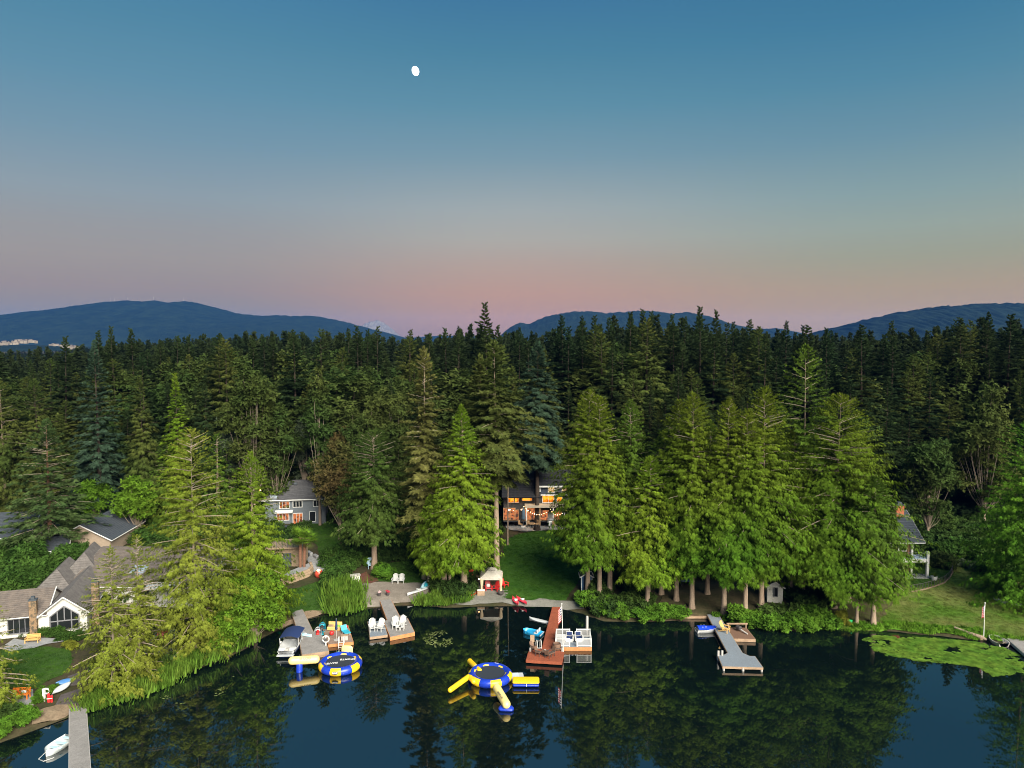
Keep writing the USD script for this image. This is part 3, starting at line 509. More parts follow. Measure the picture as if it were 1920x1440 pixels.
BROAD = [
 ('alder', 520, 978, 512, 702, 58, f_leaf, dict(bare=.1, blobs=44, per=170, size=.5), 'broad rounded dark tree just above the left end of the grey house'),
 ('alder', 682, 985, 684, 706, 48, f_leaf, dict(bare=.12, blobs=38, per=160, size=.5), 'rounded dull green tree behind the rounded dark cedar'),
 ('alder', 432, 975, 428, 758, 42, f_grey, dict(bare=.12, blobs=34, per=150, size=.45), 'rounded greyish tree between the yellowing cedar and the tall broadleaf'),
 ('alder', 745, 985, 748, 716, 46, f_leaf, dict(bare=.12, blobs=38, per=160, size=.5), 'rounded dull green tree left of the ragged pale fir'),
 ('maple', 258, 1008, 257, 882, 44, f_maple, dict(bare=.08, blobs=34, per=170), 'round bright green maple above the dark-roofed garage'),
 ('maple', 180, 985, 180, 878, 38, f_maple, dict(bare=.06, blobs=30, per=150), 'smaller round green maple left of the bright one'),
 ('alder', 478, 1200, 470, 1052, 66, f_maple, dict(bare=.02, blobs=40, per=170, size=.4), 'bushy bright leafy tree at the waterline under the pointed cedar'),
 ('alder', 425, 1228, 425, 1110, 46, f_maple, dict(bare=.02, blobs=28, per=150, size=.38), 'low leafy tree beside the reeds under the yellowing cedar'),
 ('plum_tree', 637, 1012, 622, 822, 60, f_rust, dict(bare=.14, blobs=42, per=230), 'reddish-green broad tree right of the gray house with lit windows'),
 ('alder', 572, 960, 572, 764, 36, f_grey, dict(bare=.25, blobs=26, per=130), 'pale grey-green tree above the gray house roof'),
 ('alder', 478, 985, 470, 632, 66, f_leaf, dict(bare=.12, blobs=44, per=130, size=.6), 'very tall brownish broadleaf tree rising out of the left wood'),
 ('alder', 600, 985, 598, 668, 38, f_leaf, dict(bare=.2, blobs=26, per=110, size=.55), 'grayish thin-leaved tree right of the tall brownish broadleaf'),
 ('plum_tree', 643, 985, 640, 762, 34, f_rust, dict(bare=.25, blobs=22, per=60), 'half-bare rusty tree behind the reddish-green one'),
 ('alder', 1740, 1010, 1735, 785, 56, f_leaf, dict(bare=.08, blobs=40, per=150, size=.55), 'broad dull green tree behind the brick chimney house'),
 ('cottonwood', 1845, 985, 1850, 700, 74, f_leaf, dict(bare=.08, blobs=50, per=140, size=.6), 'large dark broadleaf tree behind the right lawn'),
 ('alder', 600, 960, 600, 900, 30, f_leaf, dict(bare=.1, blobs=20, per=110), 'dark leafy tree filling the gap behind the reddish-green tree'),
 ('alder', 1062, 905, 1066, 850, 30, f_maple, dict(bare=.05, blobs=18, per=120), 'bright green tree right behind the lit house roof'),
 ('alder', 1238, 900, 1232, 785, 34, f_grey, dict(bare=.1, blobs=22, per=120), 'pale green leafy tree showing between the middle bank cedars')]
for (nm, bx, by, tx, ty, hw, fm, kw, lab) in BROAD:
    p, h, R = stand(bx, by, tx, ty, hw); SEED += 1
    tree(nm, lab, leafy(SEED, h, R, **kw), fm, m_bark, p)
# ---------------------------------------------------------------- the wood behind: individuals in front, the rest of it as stuff
HZ = np.random.default_rng(77)
protos = []
def wood_kind(kind, i):
    r = 300 + 20 * ('fir', 'cedar', 'broad', 'snagfir').index(kind) + i
    if kind == 'fir': return conifer(r, 30, 4.3, bare=.08, n=210, per=48, T=T_FIRW, size=1.08, droop=.35, lift=.1, hang=.5, power=.95, jag=.35, tiers=26, tr=.36, low=.7)
    if kind == 'snagfir': return conifer(r, 32, 4.0, bare=.12, n=180, per=44, T=T_FIRW, size=1.08, droop=.35, lift=.05, hang=.6, power=.8, jag=.5, gap=.15, tr=.3, limbs=.1)
    if kind == 'cedar': return conifer(r, 27, 4.6, bare=.05, n=190, per=52, T=T_CEDAR, size=1.1, droop=.4, hang=.9, power=.7, jag=.3, tr=.36)
    return leafy(r, 24, 6.0, bare=.15, blobs=40, per=190, size=.5, tr=.3)
WLAB = {'fir': 'dark pointed fir in the unbroken wood behind the houses', 'snagfir': 'dark ragged fir with gaps between its boughs in the wood behind the houses', 'cedar': 'olive drooping cedar in the wood behind the houses', 'broad': 'dull green broadleaf tree in the wood behind the houses'}
def wood_label(kind, px, h, y):
    zone = ('at the left edge behind the dark roofs', 'behind the round maples', 'behind the yellowing cedar', 'left above the grey house', 'right above the grey house', 'above the sandy beach', 'left behind the lit house', 'right behind the lit house', 'behind the left bank cedars', 'behind the middle bank cedars', 'behind the right bank cedars', 'behind the shingle house', 'behind the right lawn', 'at the right edge')[int(np.searchsorted([110, 250, 430, 560, 660, 790, 960, 1070, 1210, 1360, 1560, 1720, 1850], px))]
    size = 'tall ' if h > 31 else 'short ' if h < 24 else 'mid-sized '; row = 'front' if y < 152 else 'middle' if y < 172 else 'back'
    return size + {'fir': 'dark pointed fir', 'snagfir': 'ragged gappy fir', 'cedar': 'olive drooping cedar', 'broad': 'dull green broadleaf'}[kind] + ', ' + row + ' of the wood, ' + zone
WMAT = {'fir': f_fir, 'snagfir': f_fir, 'cedar': f_olive, 'broad': f_leaf}
# candidate spots: a jittered grid, kept off the clearings
def clear(x, y):
    px, py = 960 + x / y * FPX, 0
    if y < np.interp(px, [-200, 0, 120, 330, 480, 560, 660, 760, 900, 1080, 1250, 1450, 1650, 1760, 1830, 1920, 2100], [142, 140, 142, 142, 142, 142, 132, 128, 137, 139, 124, 124, 126, 134, 132, 126, 126]): return False
    return True
spots = []
yy = 110.0
while yy < 1500:
    st = 5.6 + max(0, yy - 160) * .012
    for xx in np.arange(-yy * .82, yy * .82, st):
        x, y = xx + HZ.uniform(-.42, .42) * st, yy + HZ.uniform(-.42, .42) * st
        if clear(x, y): spots.append((x, y))
    yy += st
spots = np.array(spots); inframe = np.abs(spots[:, 0] / spots[:, 1]) < .745
near = np.nonzero(inframe & (spots[:, 1] < 205))[0]; near = near[np.argsort(spots[near, 1])][:300]
isnear = np.zeros(len(spots), bool); isnear[near] = True
SRC = {}
def height_at(x, y):
    "how tall the wood is here: lower towards the open valley on the left"
    px = 960 + x / y * FPX
    b = np.interp(px, [-100, 60, 180, 330, 420, 560, 700, 760, 830, 900, 990, 1080, 1180, 1300, 1400, 1500, 1700, 1800, 1950], [28, 27, 30, 31, 33, 33, 33, 31, 33, 34, 33, 35, 37, 36.5, 34, 33, 33, 35, 37])
    if y > 300: b = b * np.clip(1 - (y - 300) / 900 * .12, .85, 1) * np.interp(px, [0, 100, 170, 240], [.6, .6, .85, 1])
    return b
cnt = 0
for k in near:
    x, y = spots[k]; h = height_at(x, y) * HZ.uniform(.66, 1.1)
    u = HZ.random(); px = 960 + x / y * FPX
    lf = px < 780
    kind = ('fir' if u < .34 else 'snagfir' if u < .5 else 'cedar' if u < .74 else 'broad') if lf else ('fir' if u < .5 else 'snagfir' if u < .7 else 'cedar' if u < .86 else 'broad')
    if px > 1020 and kind == 'broad' and u < .93: kind = 'fir'
    if y < 140 + 8 * HZ.random(): h *= .74
    i = int(HZ.integers(0, 3 if kind == 'fir' else 2)); base = {'fir': 30, 'snagfir': 32, 'cedar': 27, 'broad': 24}[kind]
    if kind == 'broad': h *= .88
    s = h / base; sx = s * HZ.uniform(.85, 1.45) * (1.22 if kind == 'broad' else 1); z = float(GROUND(x, y)); rz = HZ.uniform(0, 6.28)
    lab = wood_label(kind, px, h, y)
    if (kind, i) not in SRC:
        geo = wood_kind(kind, i); nm = {'fir': 'forest_fir', 'snagfir': 'ragged_fir', 'cedar': 'forest_cedar', 'broad': 'forest_broadleaf'}[kind]
        SRC[(kind, i)] = tree(nm, lab, geo, WMAT[kind], m_bark_dark, (x, y, z), rz, lab, scale=(sx, sx, s))
    else: copy_of(SRC[(kind, i)], lab, (x, y, z), rz, (sx, sx, s), group=lab)
# single tall firs that break the skyline
SKYL = [(908, 570, 150, 5.2), (250, 618, 165, 4.6), (182, 622, 160, 4), (208, 614, 158, 3.6), (118, 633, 150, 4.4), (-6, 642, 135, 5), (1185, 590, 165, 4.5), (1207, 582, 168, 4.6), (1222, 586, 172, 4.2), (1314, 577, 160, 5), (1346, 584, 164, 4.5), (1056, 594, 160, 4.6), (1092, 596, 165, 4.2), (1113, 594, 170, 4.6), (1256, 592, 166, 4.6), (1403, 602, 168, 5), (1475, 604, 175, 4), (1508, 612, 180, 4), (1670, 604, 165, 4), (1808, 598, 155, 6), (1855, 588, 158, 4.6), (1893, 592, 150, 6), (838, 617, 172, 4.2), (862, 614, 170, 4.2), (768, 620, 175, 4), (805, 628, 178, 3.8), (655, 618, 180, 4), (688, 620, 178, 4), (930, 612, 160, 4.4), (974, 616, 170, 4), (330, 632, 165, 4.2), (352, 630, 170, 4.2), (1140, 598, 172, 4.4), (1284, 596, 170, 4.4), (1375, 606, 172, 4.4), (1560, 622, 170, 4.4), (1620, 628, 172, 4.4), (1740, 622, 168, 4.6), (560, 636, 175, 4.2), (300, 640, 170, 4.2)]
for q, (px, py, Yd, R) in enumerate(sorted(SKYL)):
    t = aty(px, py, Yd); z = float(GROUND(t[0], t[1])); h = t[2] - z; kk = ('fir', q % 3)
    copy_of(SRC[kk], f'pointed fir breaking the skyline, {ordinal(q)} such spire from the left', (t[0], t[1], z), q * 1.3, (R / 3.4, R / 3.4, h / 30), group='skyline firs')
# the rest of the wood
def far_tree(seed, kind):
    if kind == 'b': g = leafy(seed, 24, 5.5, bare=.1, blobs=16, per=26, size=1.6, T=T_FAR)
    else: g = conifer(seed, 30, 4.4, bare=.06, n=100, per=14, T=T_FAR, size=2.2, droop=.35, hang=.6, power=.95, jag=.35, tiers=20, low=.7)
    B = MB().add(*g[2]); B.add(*g[0]); return B.out()
pi = UsdGeom.PointInstancer.Define(stage, '/World/distant_wood'); tag(pi.GetPrim(), 'dark unbroken wood of firs stretching back to the hills', 'wood', None, 'stuff')
pp = []
for q in range(5):
    m_ = usdkit.mesh(stage, f'/World/distant_wood/far_tree{"_%03d" % q if q else ""}', far_tree(400 + q, 'b' if q == 4 else 'f'), f_far if q < 4 else f_leaf)
    pp.append(m_.GetPath())
rest = np.nonzero(~isnear)[0]; pos, ids, ori, scl = [], [], [], []
for k in rest:
    x, y = spots[k]; u = HZ.random(); h = height_at(x, y) * HZ.uniform(.72, 1.08); q = 4 if u > (.78 if x < -20 else .9) else int(u * 4.4) % 4
    if q == 4: h *= .85
    s = h / (24 if q == 4 else 30); a = HZ.uniform(0, 6.28); z = float(GROUND(x, y))
    pos.append((x, y, z)); ids.append(q); ori.append(Gf.Quath(math.cos(a / 2), 0, 0, math.sin(a / 2))); sx = s * HZ.uniform(.9, 1.3) * (1 + max(0, y - 300) / 900); scl.append((sx, sx, s))
pi.CreatePrototypesRel().SetTargets(pp)
pi.CreatePositionsAttr(Vt.Vec3fArray.FromNumpy(np.array(pos, np.float32))); pi.CreateProtoIndicesAttr(Vt.IntArray.FromNumpy(np.array(ids, np.int32)))
pi.CreateOrientationsAttr(Vt.QuathArray(ori)); pi.CreateScalesAttr(Vt.Vec3fArray.FromNumpy(np.array(scl, np.float32)))
# haze
m_haze = usdkit.material(stage, '/World/Looks/evening_haze', {'v': ('principled_volume', dict(color=(.02, .22, 1.), absorption_color=(1., 1., 1.), density=HAZE, anisotropy=.0))}, volume='v.volume')
hb = setting('haze', MB().box((0, 0, 226), (25000, 25000, 460)).out(), m_haze, kind='stuff'); tag(hb, 'thin blue evening haze over the wood and hills')
# ================================================================ houses
m_white = mat('white_paint', (.52, .51, .47), .6, .4, color2=(.44, .43, .39), scale=1.2)
m_trim = mat('white_trim', (.52, .52, .50), .5)
m_shake = mat('weathered_shakes', (.200, .165, .140), .9, .15, color2=(.125, .108, .098), scale=1.3, stretch=(1, 1, 1), bump=.5, bscale=8, island=.22)
m_shake2 = mat('weathered_shakes_grey', (.170, .155, .145), .9, .15, color2=(.115, .105, .10), scale=1.6, bump=.5, bscale=8, island=.22)
m_blueroof = mat('blue_grey_shingles', (.050, .062, .078), .9, .2, color2=(.068, .078, .092), scale=2.5, bump=.4, bscale=10, island=.22)
m_greyroof = mat('grey_shingles', (.105, .105, .112), .9, .2, color2=(.075, .076, .084), scale=2.5, bump=.4, bscale=10, island=.22)
m_navy = mat('navy_siding', (.030, .040, .062), .7); m_slate = mat('slate_siding', (.10, .115, .13), .7, var=.15)
m_tan = mat('tan_siding', (.25, .195, .145), .8, var=.15); m_stucco = mat('peach_stucco', (.26, .19, .125), .85, var=.12)
m_stone = mat('chimney_stone', (.22, .145, .085), .9, .2, color2=(.085, .07, .05), scale=3.2, ramp=(.45, .55), bump=.8, bscale=6)
m_brick = mat('red_chimney_brick', (.40, .130, .065), .9, .2, color2=(.32, .10, .055), scale=5, bump=.3)
m_shingle = mat('brown_wall_shingles', (.22, .105, .07), .9, .2, color2=(.16, .08, .055), scale=6)
m_cap = mat('dark_cap_metal', (.05, .06, .07), .6); m_darkframe = mat('grey_window_frame', (.15, .15, .16), .5)
m_pane = usdkit.material(stage, '/World/Looks/dark_window_pane', {'p': ('principled_bsdf', dict(base_color=(.012, .014, .016), roughness=.05, ior=1.7))}, surface='p.BSDF')
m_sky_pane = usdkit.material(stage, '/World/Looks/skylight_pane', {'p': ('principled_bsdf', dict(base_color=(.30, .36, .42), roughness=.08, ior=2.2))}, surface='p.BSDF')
def lit(name, c1, c2, s, scale=1.3):
    return usdkit.material(stage, '/World/Looks/' + name, {'t': ('geometry', {}), 'n': ('noise_texture', dict(scale=scale, detail=2.)), 'r': ('rgb_ramp', dict(ramp=[(0, c2), (.40, c2), (.56, c1), (1, c1)])), 'e': ('emission', dict(strength=s))}, [('t.position', 'n.vector'), ('n.fac', 'r.fac'), ('r.color', 'e.color')], surface='e.emission')
m_lit = lit('lit_window_pane', (.55, .18, .014), (.20, .045, .004), 1.0); m_lit_soft = lit('soft_lit_window_pane', (.30, .20, .085), (.16, .07, .02), 1.0, 2.5)
m_lit_red = lit('lit_curtain_pane', (.20, .062, .022), (.03, .014, .010), 1.0, 1.6)
m_bulb = usdkit.material(stage, '/World/Looks/bulb_glow', {'e': ('emission', dict(color=(1., .55, .24), strength=2.4))}, surface='e.emission')
m_lamp = usdkit.material(stage, '/World/Looks/porch_lamp_glow', {'e': ('emission', dict(color=(1., .50, .18), strength=26.0))}, surface='e.emission')
m_nightroof = mat('charcoal_shingles', (.030, .031, .036), .9, .2, color2=(.020, .021, .025), scale=2.5, bump=.4, bscale=10, island=.22)
m_nightwall = mat('charcoal_siding', (.028, .030, .034), .75)
m_wood = mat('tan_deck_wood', (.30, .19, .10), .8, var=.2)
def window(parent, c, w, h, rz, frame=m_trim, pane=m_pane, nx=1, ny=1, t=.09, name='window'):
    "frame with bars, and its panes as sub-parts; the wall's outside is local -y"
    B = MB(); ex = np.array([math.cos(rz), math.sin(rz), 0]); ey = np.array([-math.sin(rz), math.cos(rz), 0]); c = np.asarray(c, float)
    def bx(u, z, sw, sh, d=.12, off=0): B.box(c + ex * u + UP * z - ey * off, (sw, d, sh), rz)
    for sgn in (-1, 1): bx(sgn * (w / 2), 0, t, h + t); bx(0, sgn * h / 2, w - t, t)
    for k in range(1, nx): bx(-w / 2 + w * k / nx, 0, t * .6, h - t, .10)
    for k in range(1, ny): bx(0, -h / 2 + h * k / ny, w - t, t * .5, .08)
    p = put(parent, name, B.out(), frame)
    for k in range(nx):
        put(p, 'pane', MB().box(c + ex * (-w / 2 + w * (k + .5) / nx) + ey * .03, (w / nx - t * .5, .03, h - t * .8), rz).out(), pane)
    return p
def courses(parent, a, b, c, d, material, step=.32, name='shingle_courses', kind='stuff'):
    "lapped rows on a roof plane: eave a-b, ridge d-c; every row is a wedge that steps over the one below"
    a, b, c, d = (np.asarray(q, float) for q in (a, b, c, d)); n = max(3, int(np.linalg.norm((d + c - a - b) / 2) / step)); B = MB()
    nr = np.cross(b - a, d - a); nr /= np.linalg.norm(nr); nr = nr if nr[2] > 0 else -nr
    for k in range(n):
        u, v = k / n, (k + 1.12) / n; v = min(v, 1)
        p0, p1, p2, p3 = a + (d - a) * u, b + (c - b) * u, b + (c - b) * v, a + (d - a) * v
        B.add([p0 + nr * .085, p1 + nr * .085, p2 + nr * .02, p3 + nr * .02, p0 + nr * .01, p1 + nr * .01], [[0, 1, 2], [0, 2, 3], [4, 1, 0], [4, 5, 1]])
    return put(parent, name, B.out(), material, kind=kind)
def gable(parent, W, D, z0, ze, zr, wallm, roofm, cx=0, cy=0, rz=0, over=.35, rows=.34, front=True, trim=m_trim, base=-.6, hip=0.0):
    "a gabled block, its gables at local +-y; W across, D deep"
    ca, sa = math.cos(rz), math.sin(rz); T = lambda x, y, z: np.array([cx + x * ca - y * sa, cy + x * sa + y * ca, z])
    w, d = W / 2, D / 2; B = MB()
    v = [T(-w, -d, z0 + base), T(w, -d, z0 + base), T(w, d, z0 + base), T(-w, d, z0 + base), T(-w, -d, ze), T(w, -d, ze), T(w, d, ze), T(-w, d, ze), T(0, -d + hip, zr), T(0, d, zr)]
    B.add(v, [[0, 1, 5], [0, 5, 4], [4, 5, 8], [1, 2, 6], [1, 6, 5], [2, 3, 7], [2, 7, 6], [6, 7, 9], [3, 0, 4], [3, 4, 7]])
    put(parent, 'wall', B.out(), wallm)
    R = MB(); s = (zr - ze) / w; wo, do = w + over, d + over; zo = ze - s * over + .05; zt = zr + .05
    hd = -do + hip * 1.1
    R.slab([T(-wo, -do, zo), T(0, hd, zt), T(0, do, zt), T(-wo, do, zo)], .14); R.slab([T(wo, -do, zo), T(wo, do, zo), T(0, do, zt), T(0, hd, zt)], .14)
    if hip: R.slab([T(-wo, -do, zo), T(wo, -do, zo), T(0, hd, zt)], .14)
    rp = put(parent, 'roof', R.out(), roofm)
    if rows:
        courses(rp, T(-wo, -do, zo), T(-wo, do, zo), T(0, do, zt), T(0, hd, zt), roofm, rows); courses(rp, T(wo, do, zo), T(wo, -do, zo), T(0, hd, zt), T(0, do, zt), roofm, rows)
        if hip: courses(rp, T(-wo, -do, zo), T(wo, -do, zo), T(0, hd, zt), T(0, hd, zt), roofm, rows)
    F = MB()
    for sd in (-1, 1):
        for sx in (-1, 1):
            if not (hip and sd < 0): F.tube([T(sx * wo, sd * (do + .02), zo - .06), T(0, sd * (do + .02), zt - .06)], .085, 4)
        F.tube([T(sd * (wo + .03), -do, zo - .08), T(sd * (wo + .03), do, zo - .08)], .07, 4)
    put(parent, 'fascia', F.out(), trim)
    return T, rp
def chimney(parent, x, y, z0, z1, w, material, cap=m_cap, rz=0):
    p = put(parent, 'chimney', MB().box((x, y, (z0 + z1) / 2), (w, w * .8, z1 - z0), rz).out(), material)
    put(p, 'chimney_cap', MB().box((x, y, z1 + .07), (w * 1.15, w * .95, .14), rz).box((x, y, z1 + .3), (w * .5, w * .5, .32), rz).out(), cap); return p
# white lake house, left ----------------------------------------------------------------
P0 = G(122, 1186); hz = float(P0[2]); A = .31
hs = thing('lake_house', 'white house with brown shake roofs and a tall gable window at the lower left', 'house', (P0[0], P0[1], 0))
TW, rw = gable(hs, 4.7, 15, hz, hz + 2.5, hz + 4.35, m_white, m_shake2, -math.sin(A) * 7.5, math.cos(A) * 7.5, A, rows=.3)
TL, rl = gable(hs, 7.0, 13, hz, hz + 2.6, hz + 4.5, m_white, m_shake, *(np.array([math.cos(A), math.sin(A)]) * -8.6 + np.array([-math.sin(A), math.cos(A)]) * 3.6), A + PI / 2, rows=.3)
TM, rm = gable(hs, 15, 17, hz, hz + 3.0, hz + 5.7, m_white, m_shake, 4.6, 15.5, PI / 2 - .02, rows=.32, over=.5)
TB, _ = gable(hs, 4, 7, hz, hz + 3.0, hz + 5.0, m_white, m_shake2, -6.4, 9.6, A, rows=.32, hip=2.0, trim=m_shake2)
TB2, _ = gable(hs, 4.4, 7, hz, hz + 3.4, hz + 5.9, m_white, m_shake2, -5.4, 13.8, A, rows=.32, hip=2.2, trim=m_shake2)
# the gable window: frame and panes
ex, ey = np.array([math.cos(A), math.sin(A), 0]), np.array([-math.sin(A), math.cos(A), 0]); wc = ey * -.05
B = MB()
def WB(u0, z0, u1, z1, t=.13): B.tube([wc + ex * u0 + UP * (hz + z0), wc + ex * u1 + UP * (hz + z1)], t * .62, 4)
for seg in ((-1.5, .35, -1.5, 2.05), (1.5, .35, 1.5, 2.05), (-1.5, .35, 1.5, .35), (-1.5, 2.05, 0, 3.2), (0, 3.2, 1.5, 2.05), (-1.5, 1.45, 1.5, 1.45), (-.72, .35, -.72, 2.62), (.72, .35, .72, 2.62), (0, 1.45, 0, 3.15)): WB(*seg)
gw = put(hs, 'window', B.out(), m_darkframe, label='tall five-sided gable window with gray bars')
for poly in ([(-1.45, .4), (-.76, .4), (-.76, 1.4), (-1.45, 1.4)], [(-.68, .4), (.68, .4), (.68, 1.4), (-.68, 1.4)], [(.76, .4), (1.45, .4), (1.45, 1.4), (.76, 1.4)], [(-1.45, 1.5), (-.76, 1.5), (-.76, 2.55), (-1.45, 2.02)], [(-.68, 1.5), (-.04, 1.5), (-.04, 3.12), (-.68, 2.62)], [(.04, 1.5), (.68, 1.5), (.68, 2.62), (.04, 3.12)], [(.76, 1.5), (1.45, 1.5), (1.45, 2.02), (.76, 2.55)]):
    q = [wc + ey * .03 + ex * u + UP * (hz + z) for u, z in poly]; put(gw, 'pane', MB().add(q, [[0, 1, 2], [0, 2, 3]]).out(), m_pane)
lw = np.array([math.cos(A), math.sin(A), 0])
window(hs, lw * -4.6 + ey * .02 + UP * (hz + 1.35), 2.3, 1.7, A, m_darkframe, m_pane, 4, 1)
window(hs, lw * -8.4 + ey * .02 + UP * (hz + 1.35), 2.0, 1.6, A, m_darkframe, m_pane, 3, 1)
window(hs, np.array([9.5, 7.95, hz + 1.6]), 2.2, 1.9, 0, m_darkframe, m_pane, 2, 1); window(hs, np.array([5.2, 7.95, hz + 1.6]), 1.6, 1.9, 0, m_darkframe, m_pane, 2, 1)
put(hs, 'balcony', MB().box((8.5, 7.0, hz + 3.0), (5, 1.6, .2)).box((8.5, 6.25, hz + 3.9), (5, .07, .07)).out(), m_trim)
for k in range(9): put(hs, 'baluster', MB().box((6.2 + k * .57, 6.25, hz + 3.5), (.06, .06, .8)).out(), m_trim)
c1 = lw * -3.1 + ey * -.1; chimney(hs, c1[0], c1[1], hz - .3, hz + 4.3, .75, m_stone, rz=A)
c2 = lw * 2.95 + ey * 1.6; chimney(hs, c2[0], c2[1], hz - .3, hz + 5.3, .75, m_stone, rz=A)
sk = np.array([3.3, 10.6, 0]); zs = hz + 3.1 + (10.6 - 8.0) / 7.5 * 2.7 + .2
put(rm, 'skylight', MB().slab([(2.5, 9.7, zs - .27), (4.3, 9.7, zs - .27), (4.3, 11.2, zs + .27), (2.5, 11.2, zs + .27)], .2).out(), m_sky_pane)
vp = TL(1.4, 3.6, 0); put(rl, 'vent_pipe', MB().tube([(vp[0] - 1.5, vp[1] - 1.2, hz + 3.0), (vp[0] - 1.5, vp[1] - 1.2, hz + 4.5)], .07, 8).out(), m_trim)
# garages and roofs behind it -----------------------------------------------------------------
def at_ground(px, py): p = G(px, py); return p, float(p[2])
P1 = np.array([-67.4, 114.6, 0]); z1 = float(GROUND(P1[0], P1[1])) - .3
g1 = thing('garage', 'tan garage with a dark blue-grey roof behind the white house', 'garage', (P1[0], P1[1], 0), .08)
T1, r1 = gable(g1, 8.6, 11.5, z1, z1 + 2.6, z1 + 4.9, m_tan, m_blueroof, 0, 0, 0, rows=.3)
for (u, v) in ((1.5, -2.2), (1.2, 1.6)): put(r1, 'roof_vent', MB().box((u, v, z1 + 4.9 - u / 4.3 * 2.3 + .22), (.5, .5, .3), bev=.08).out(), m_cap)
P2, z2 = at_ground(22, 1040)
g2 = thing('neighbour_house', 'tan house with a dark blue roof partly hidden at the left edge', 'house', (P2[0], P2[1], 0), .2)
gable(g2, 9, 9, z2, z2 + 2.8, z2 + 5.6, m_tan, m_blueroof, -2.5, 5, PI / 2, rows=.3)
T3, r3 = gable(g2, 4.2, 5, z2, z2 + 2.5, z2 + 4.2, m_tan, m_blueroof, 4.2, 1.4, 0, rows=.3); window(g2, (4.9, -1.16, z2 + 2.0), .8, 1.1, 0, nx=1, ny=2)
P3, z3 = at_ground(80, 1060)
g3 = thing('garden_shed', 'small tan gable with one white window under the open green fir', 'shed', (P3[0], P3[1], 0), .15)
gable(g3, 5, 5, z3, z3 + 1.9, z3 + 3.6, m_tan, m_blueroof, 0, 2.5, PI / 2 + .2, rows=.3); window(g3, (.9, -.22, z3 + 1.5), .75, 1.2, .2, nx=1, ny=2)
# grey two-storey house -------------------------------------------------------------------------
P4 = G(548, 982); z4 = float(P4[2]) - .2
h4 = thing('grey_house', 'slate grey two-storey house with a hip roof and lit curtained windows among the trees', 'house', (P4[0], P4[1], 0), .16)
W4, D4, e4, r4 = 10.6, 8.5, z4 + 4.7, z4 + 7.4
put(h4, 'wall', MB().box((.6, D4 / 2, (z4 + e4) / 2 - .5), (W4, D4, e4 - z4 + 1)).out(), m_slate)
o = .45; q = [(.6 - W4 / 2 - o, -o, e4), (.6 + W4 / 2 + o, -o, e4), (.6 + W4 / 2 + o, D4 + o, e4), (.6 - W4 / 2 - o, D4 + o, e4), (-.6, D4 / 2, r4), (1.8, D4 / 2, r4)]
rf4 = put(h4, 'roof', MB().add(q, [[0, 1, 5], [0, 5, 4], [1, 2, 5], [2, 3, 4], [2, 4, 5], [3, 0, 4], [0, 3, 2], [0, 2, 1]]).out(), m_greyroof)
courses(rf4, q[0], q[1], q[5], q[4], m_greyroof, .34); courses(rf4, q[1], q[2], q[5], q[5], m_greyroof, .34)
F = MB()
for a_, b_ in ((0, 1), (1, 2), (2, 3), (3, 0)): F.tube([np.array(q[a_]) - UP * .1, np.array(q[b_]) - UP * .1], .1, 4)
put(h4, 'fascia', F.out(), m_trim)
for (u, v) in ((-2.9, 1.2), (-3.2, .2)): zz = e4 + (v + o) / (D4 / 2 + o) * (r4 - e4); put(rf4, 'skylight', MB().slab([(u - .6, v - .45, zz - .2), (u + .6, v - .45, zz - .2), (u + .6, v + .45, zz + .34), (u - .6, v + .45, zz + .34)], .12).out(), m_sky_pane)
put(rf4, 'roof_vent', MB().box((.3, 2.9, e4 + 2.25), (.7, .5, .4), bev=.1).out(), m_cap)
window(h4, (-1.3, -.06, z4 + 3.7), 1.7, 1.25, 0, m_trim, m_lit_red, 3); window(h4, (1.0, -.06, z4 + 3.8), 1.6, 1.15, 0, m_trim, m_pane, 3); window(h4, (4.4, -.06, z4 + 3.8), 1.3, 1.1, 0, m_trim, m_pane, 2)
window(h4, (-1.6, -.06, z4 + 1.6), 2.1, 1.4, 0, m_trim, m_lit_red, 4); window(h4, (1.0, -.06, z4 + 1.1), 1.7, 2.0, 0, m_trim, m_lit_red, 3, name='glass_door'); window(h4, (3.6, -.06, z4 + 1.4), 1.0, 1.8, 0, m_trim, m_pane, 1)
put(h4, 'bay_roof', MB().slab([(-2.9, -.9, z4 + 2.45), (.2, -.9, z4 + 2.45), (.2, -.02, z4 + 2.75), (-2.9, -.02, z4 + 2.75)], .1).out(), m_trim)
put(h4, 'terrace_wall', MB().box((-1, -2.6, z4 - .6), (9, 3.6, 1.6)).out(), m_navy)
# terraces with the palms --------------------------------------------------------------------------
P5 = G(560, 1086); z5 = float(P5[2])
tw = thing('terrace_wall', 'curved tan stone retaining wall of the palm terrace, grass before it', 'wall', (P5[0], P5[1], z5))
wl = [atz(px, py, z5) - np.array([P5[0], P5[1], z5]) for px, py in ((522, 1098), (540, 1095), (560, 1088), (578, 1081), (585, 1074), (582, 1066))]
STW = np.array(wl); lens = np.linalg.norm(np.diff(STW[:, :2], axis=0), axis=1)
st_r = np.random.default_rng(3)
for row in range(3):
    for k, Ls in enumerate(lens):
        n_ = max(1, int(Ls / 1.0)); d_ = (STW[k + 1] - STW[k]) / n_; ang = math.atan2(d_[1], d_[0])
        for q_ in range(n_):
            c = STW[k] + d_ * (q_ + .5 + .25 * (row % 2)); put(tw, 'stone', MB().box((c[0], c[1], .15 + row * .38), (Ls / n_ * .96, .38 + st_r.uniform(-.04, .05), .355), ang, .05).out(), m_stucco)
put(tw, 'planting_bed', MB().prism([tuple(p[:2]) for p in wl] + [(wl[0][0] + .5, wl[0][1] + 3.5)], .2, .95).out(), m_paver)
P6 = G(556, 1064); z6 = float(P6[2])
th = thing('terrace_house', 'peach garden building with a roof deck and dark openings behind the palms', 'building', (P6[0], P6[1], z6), .12)
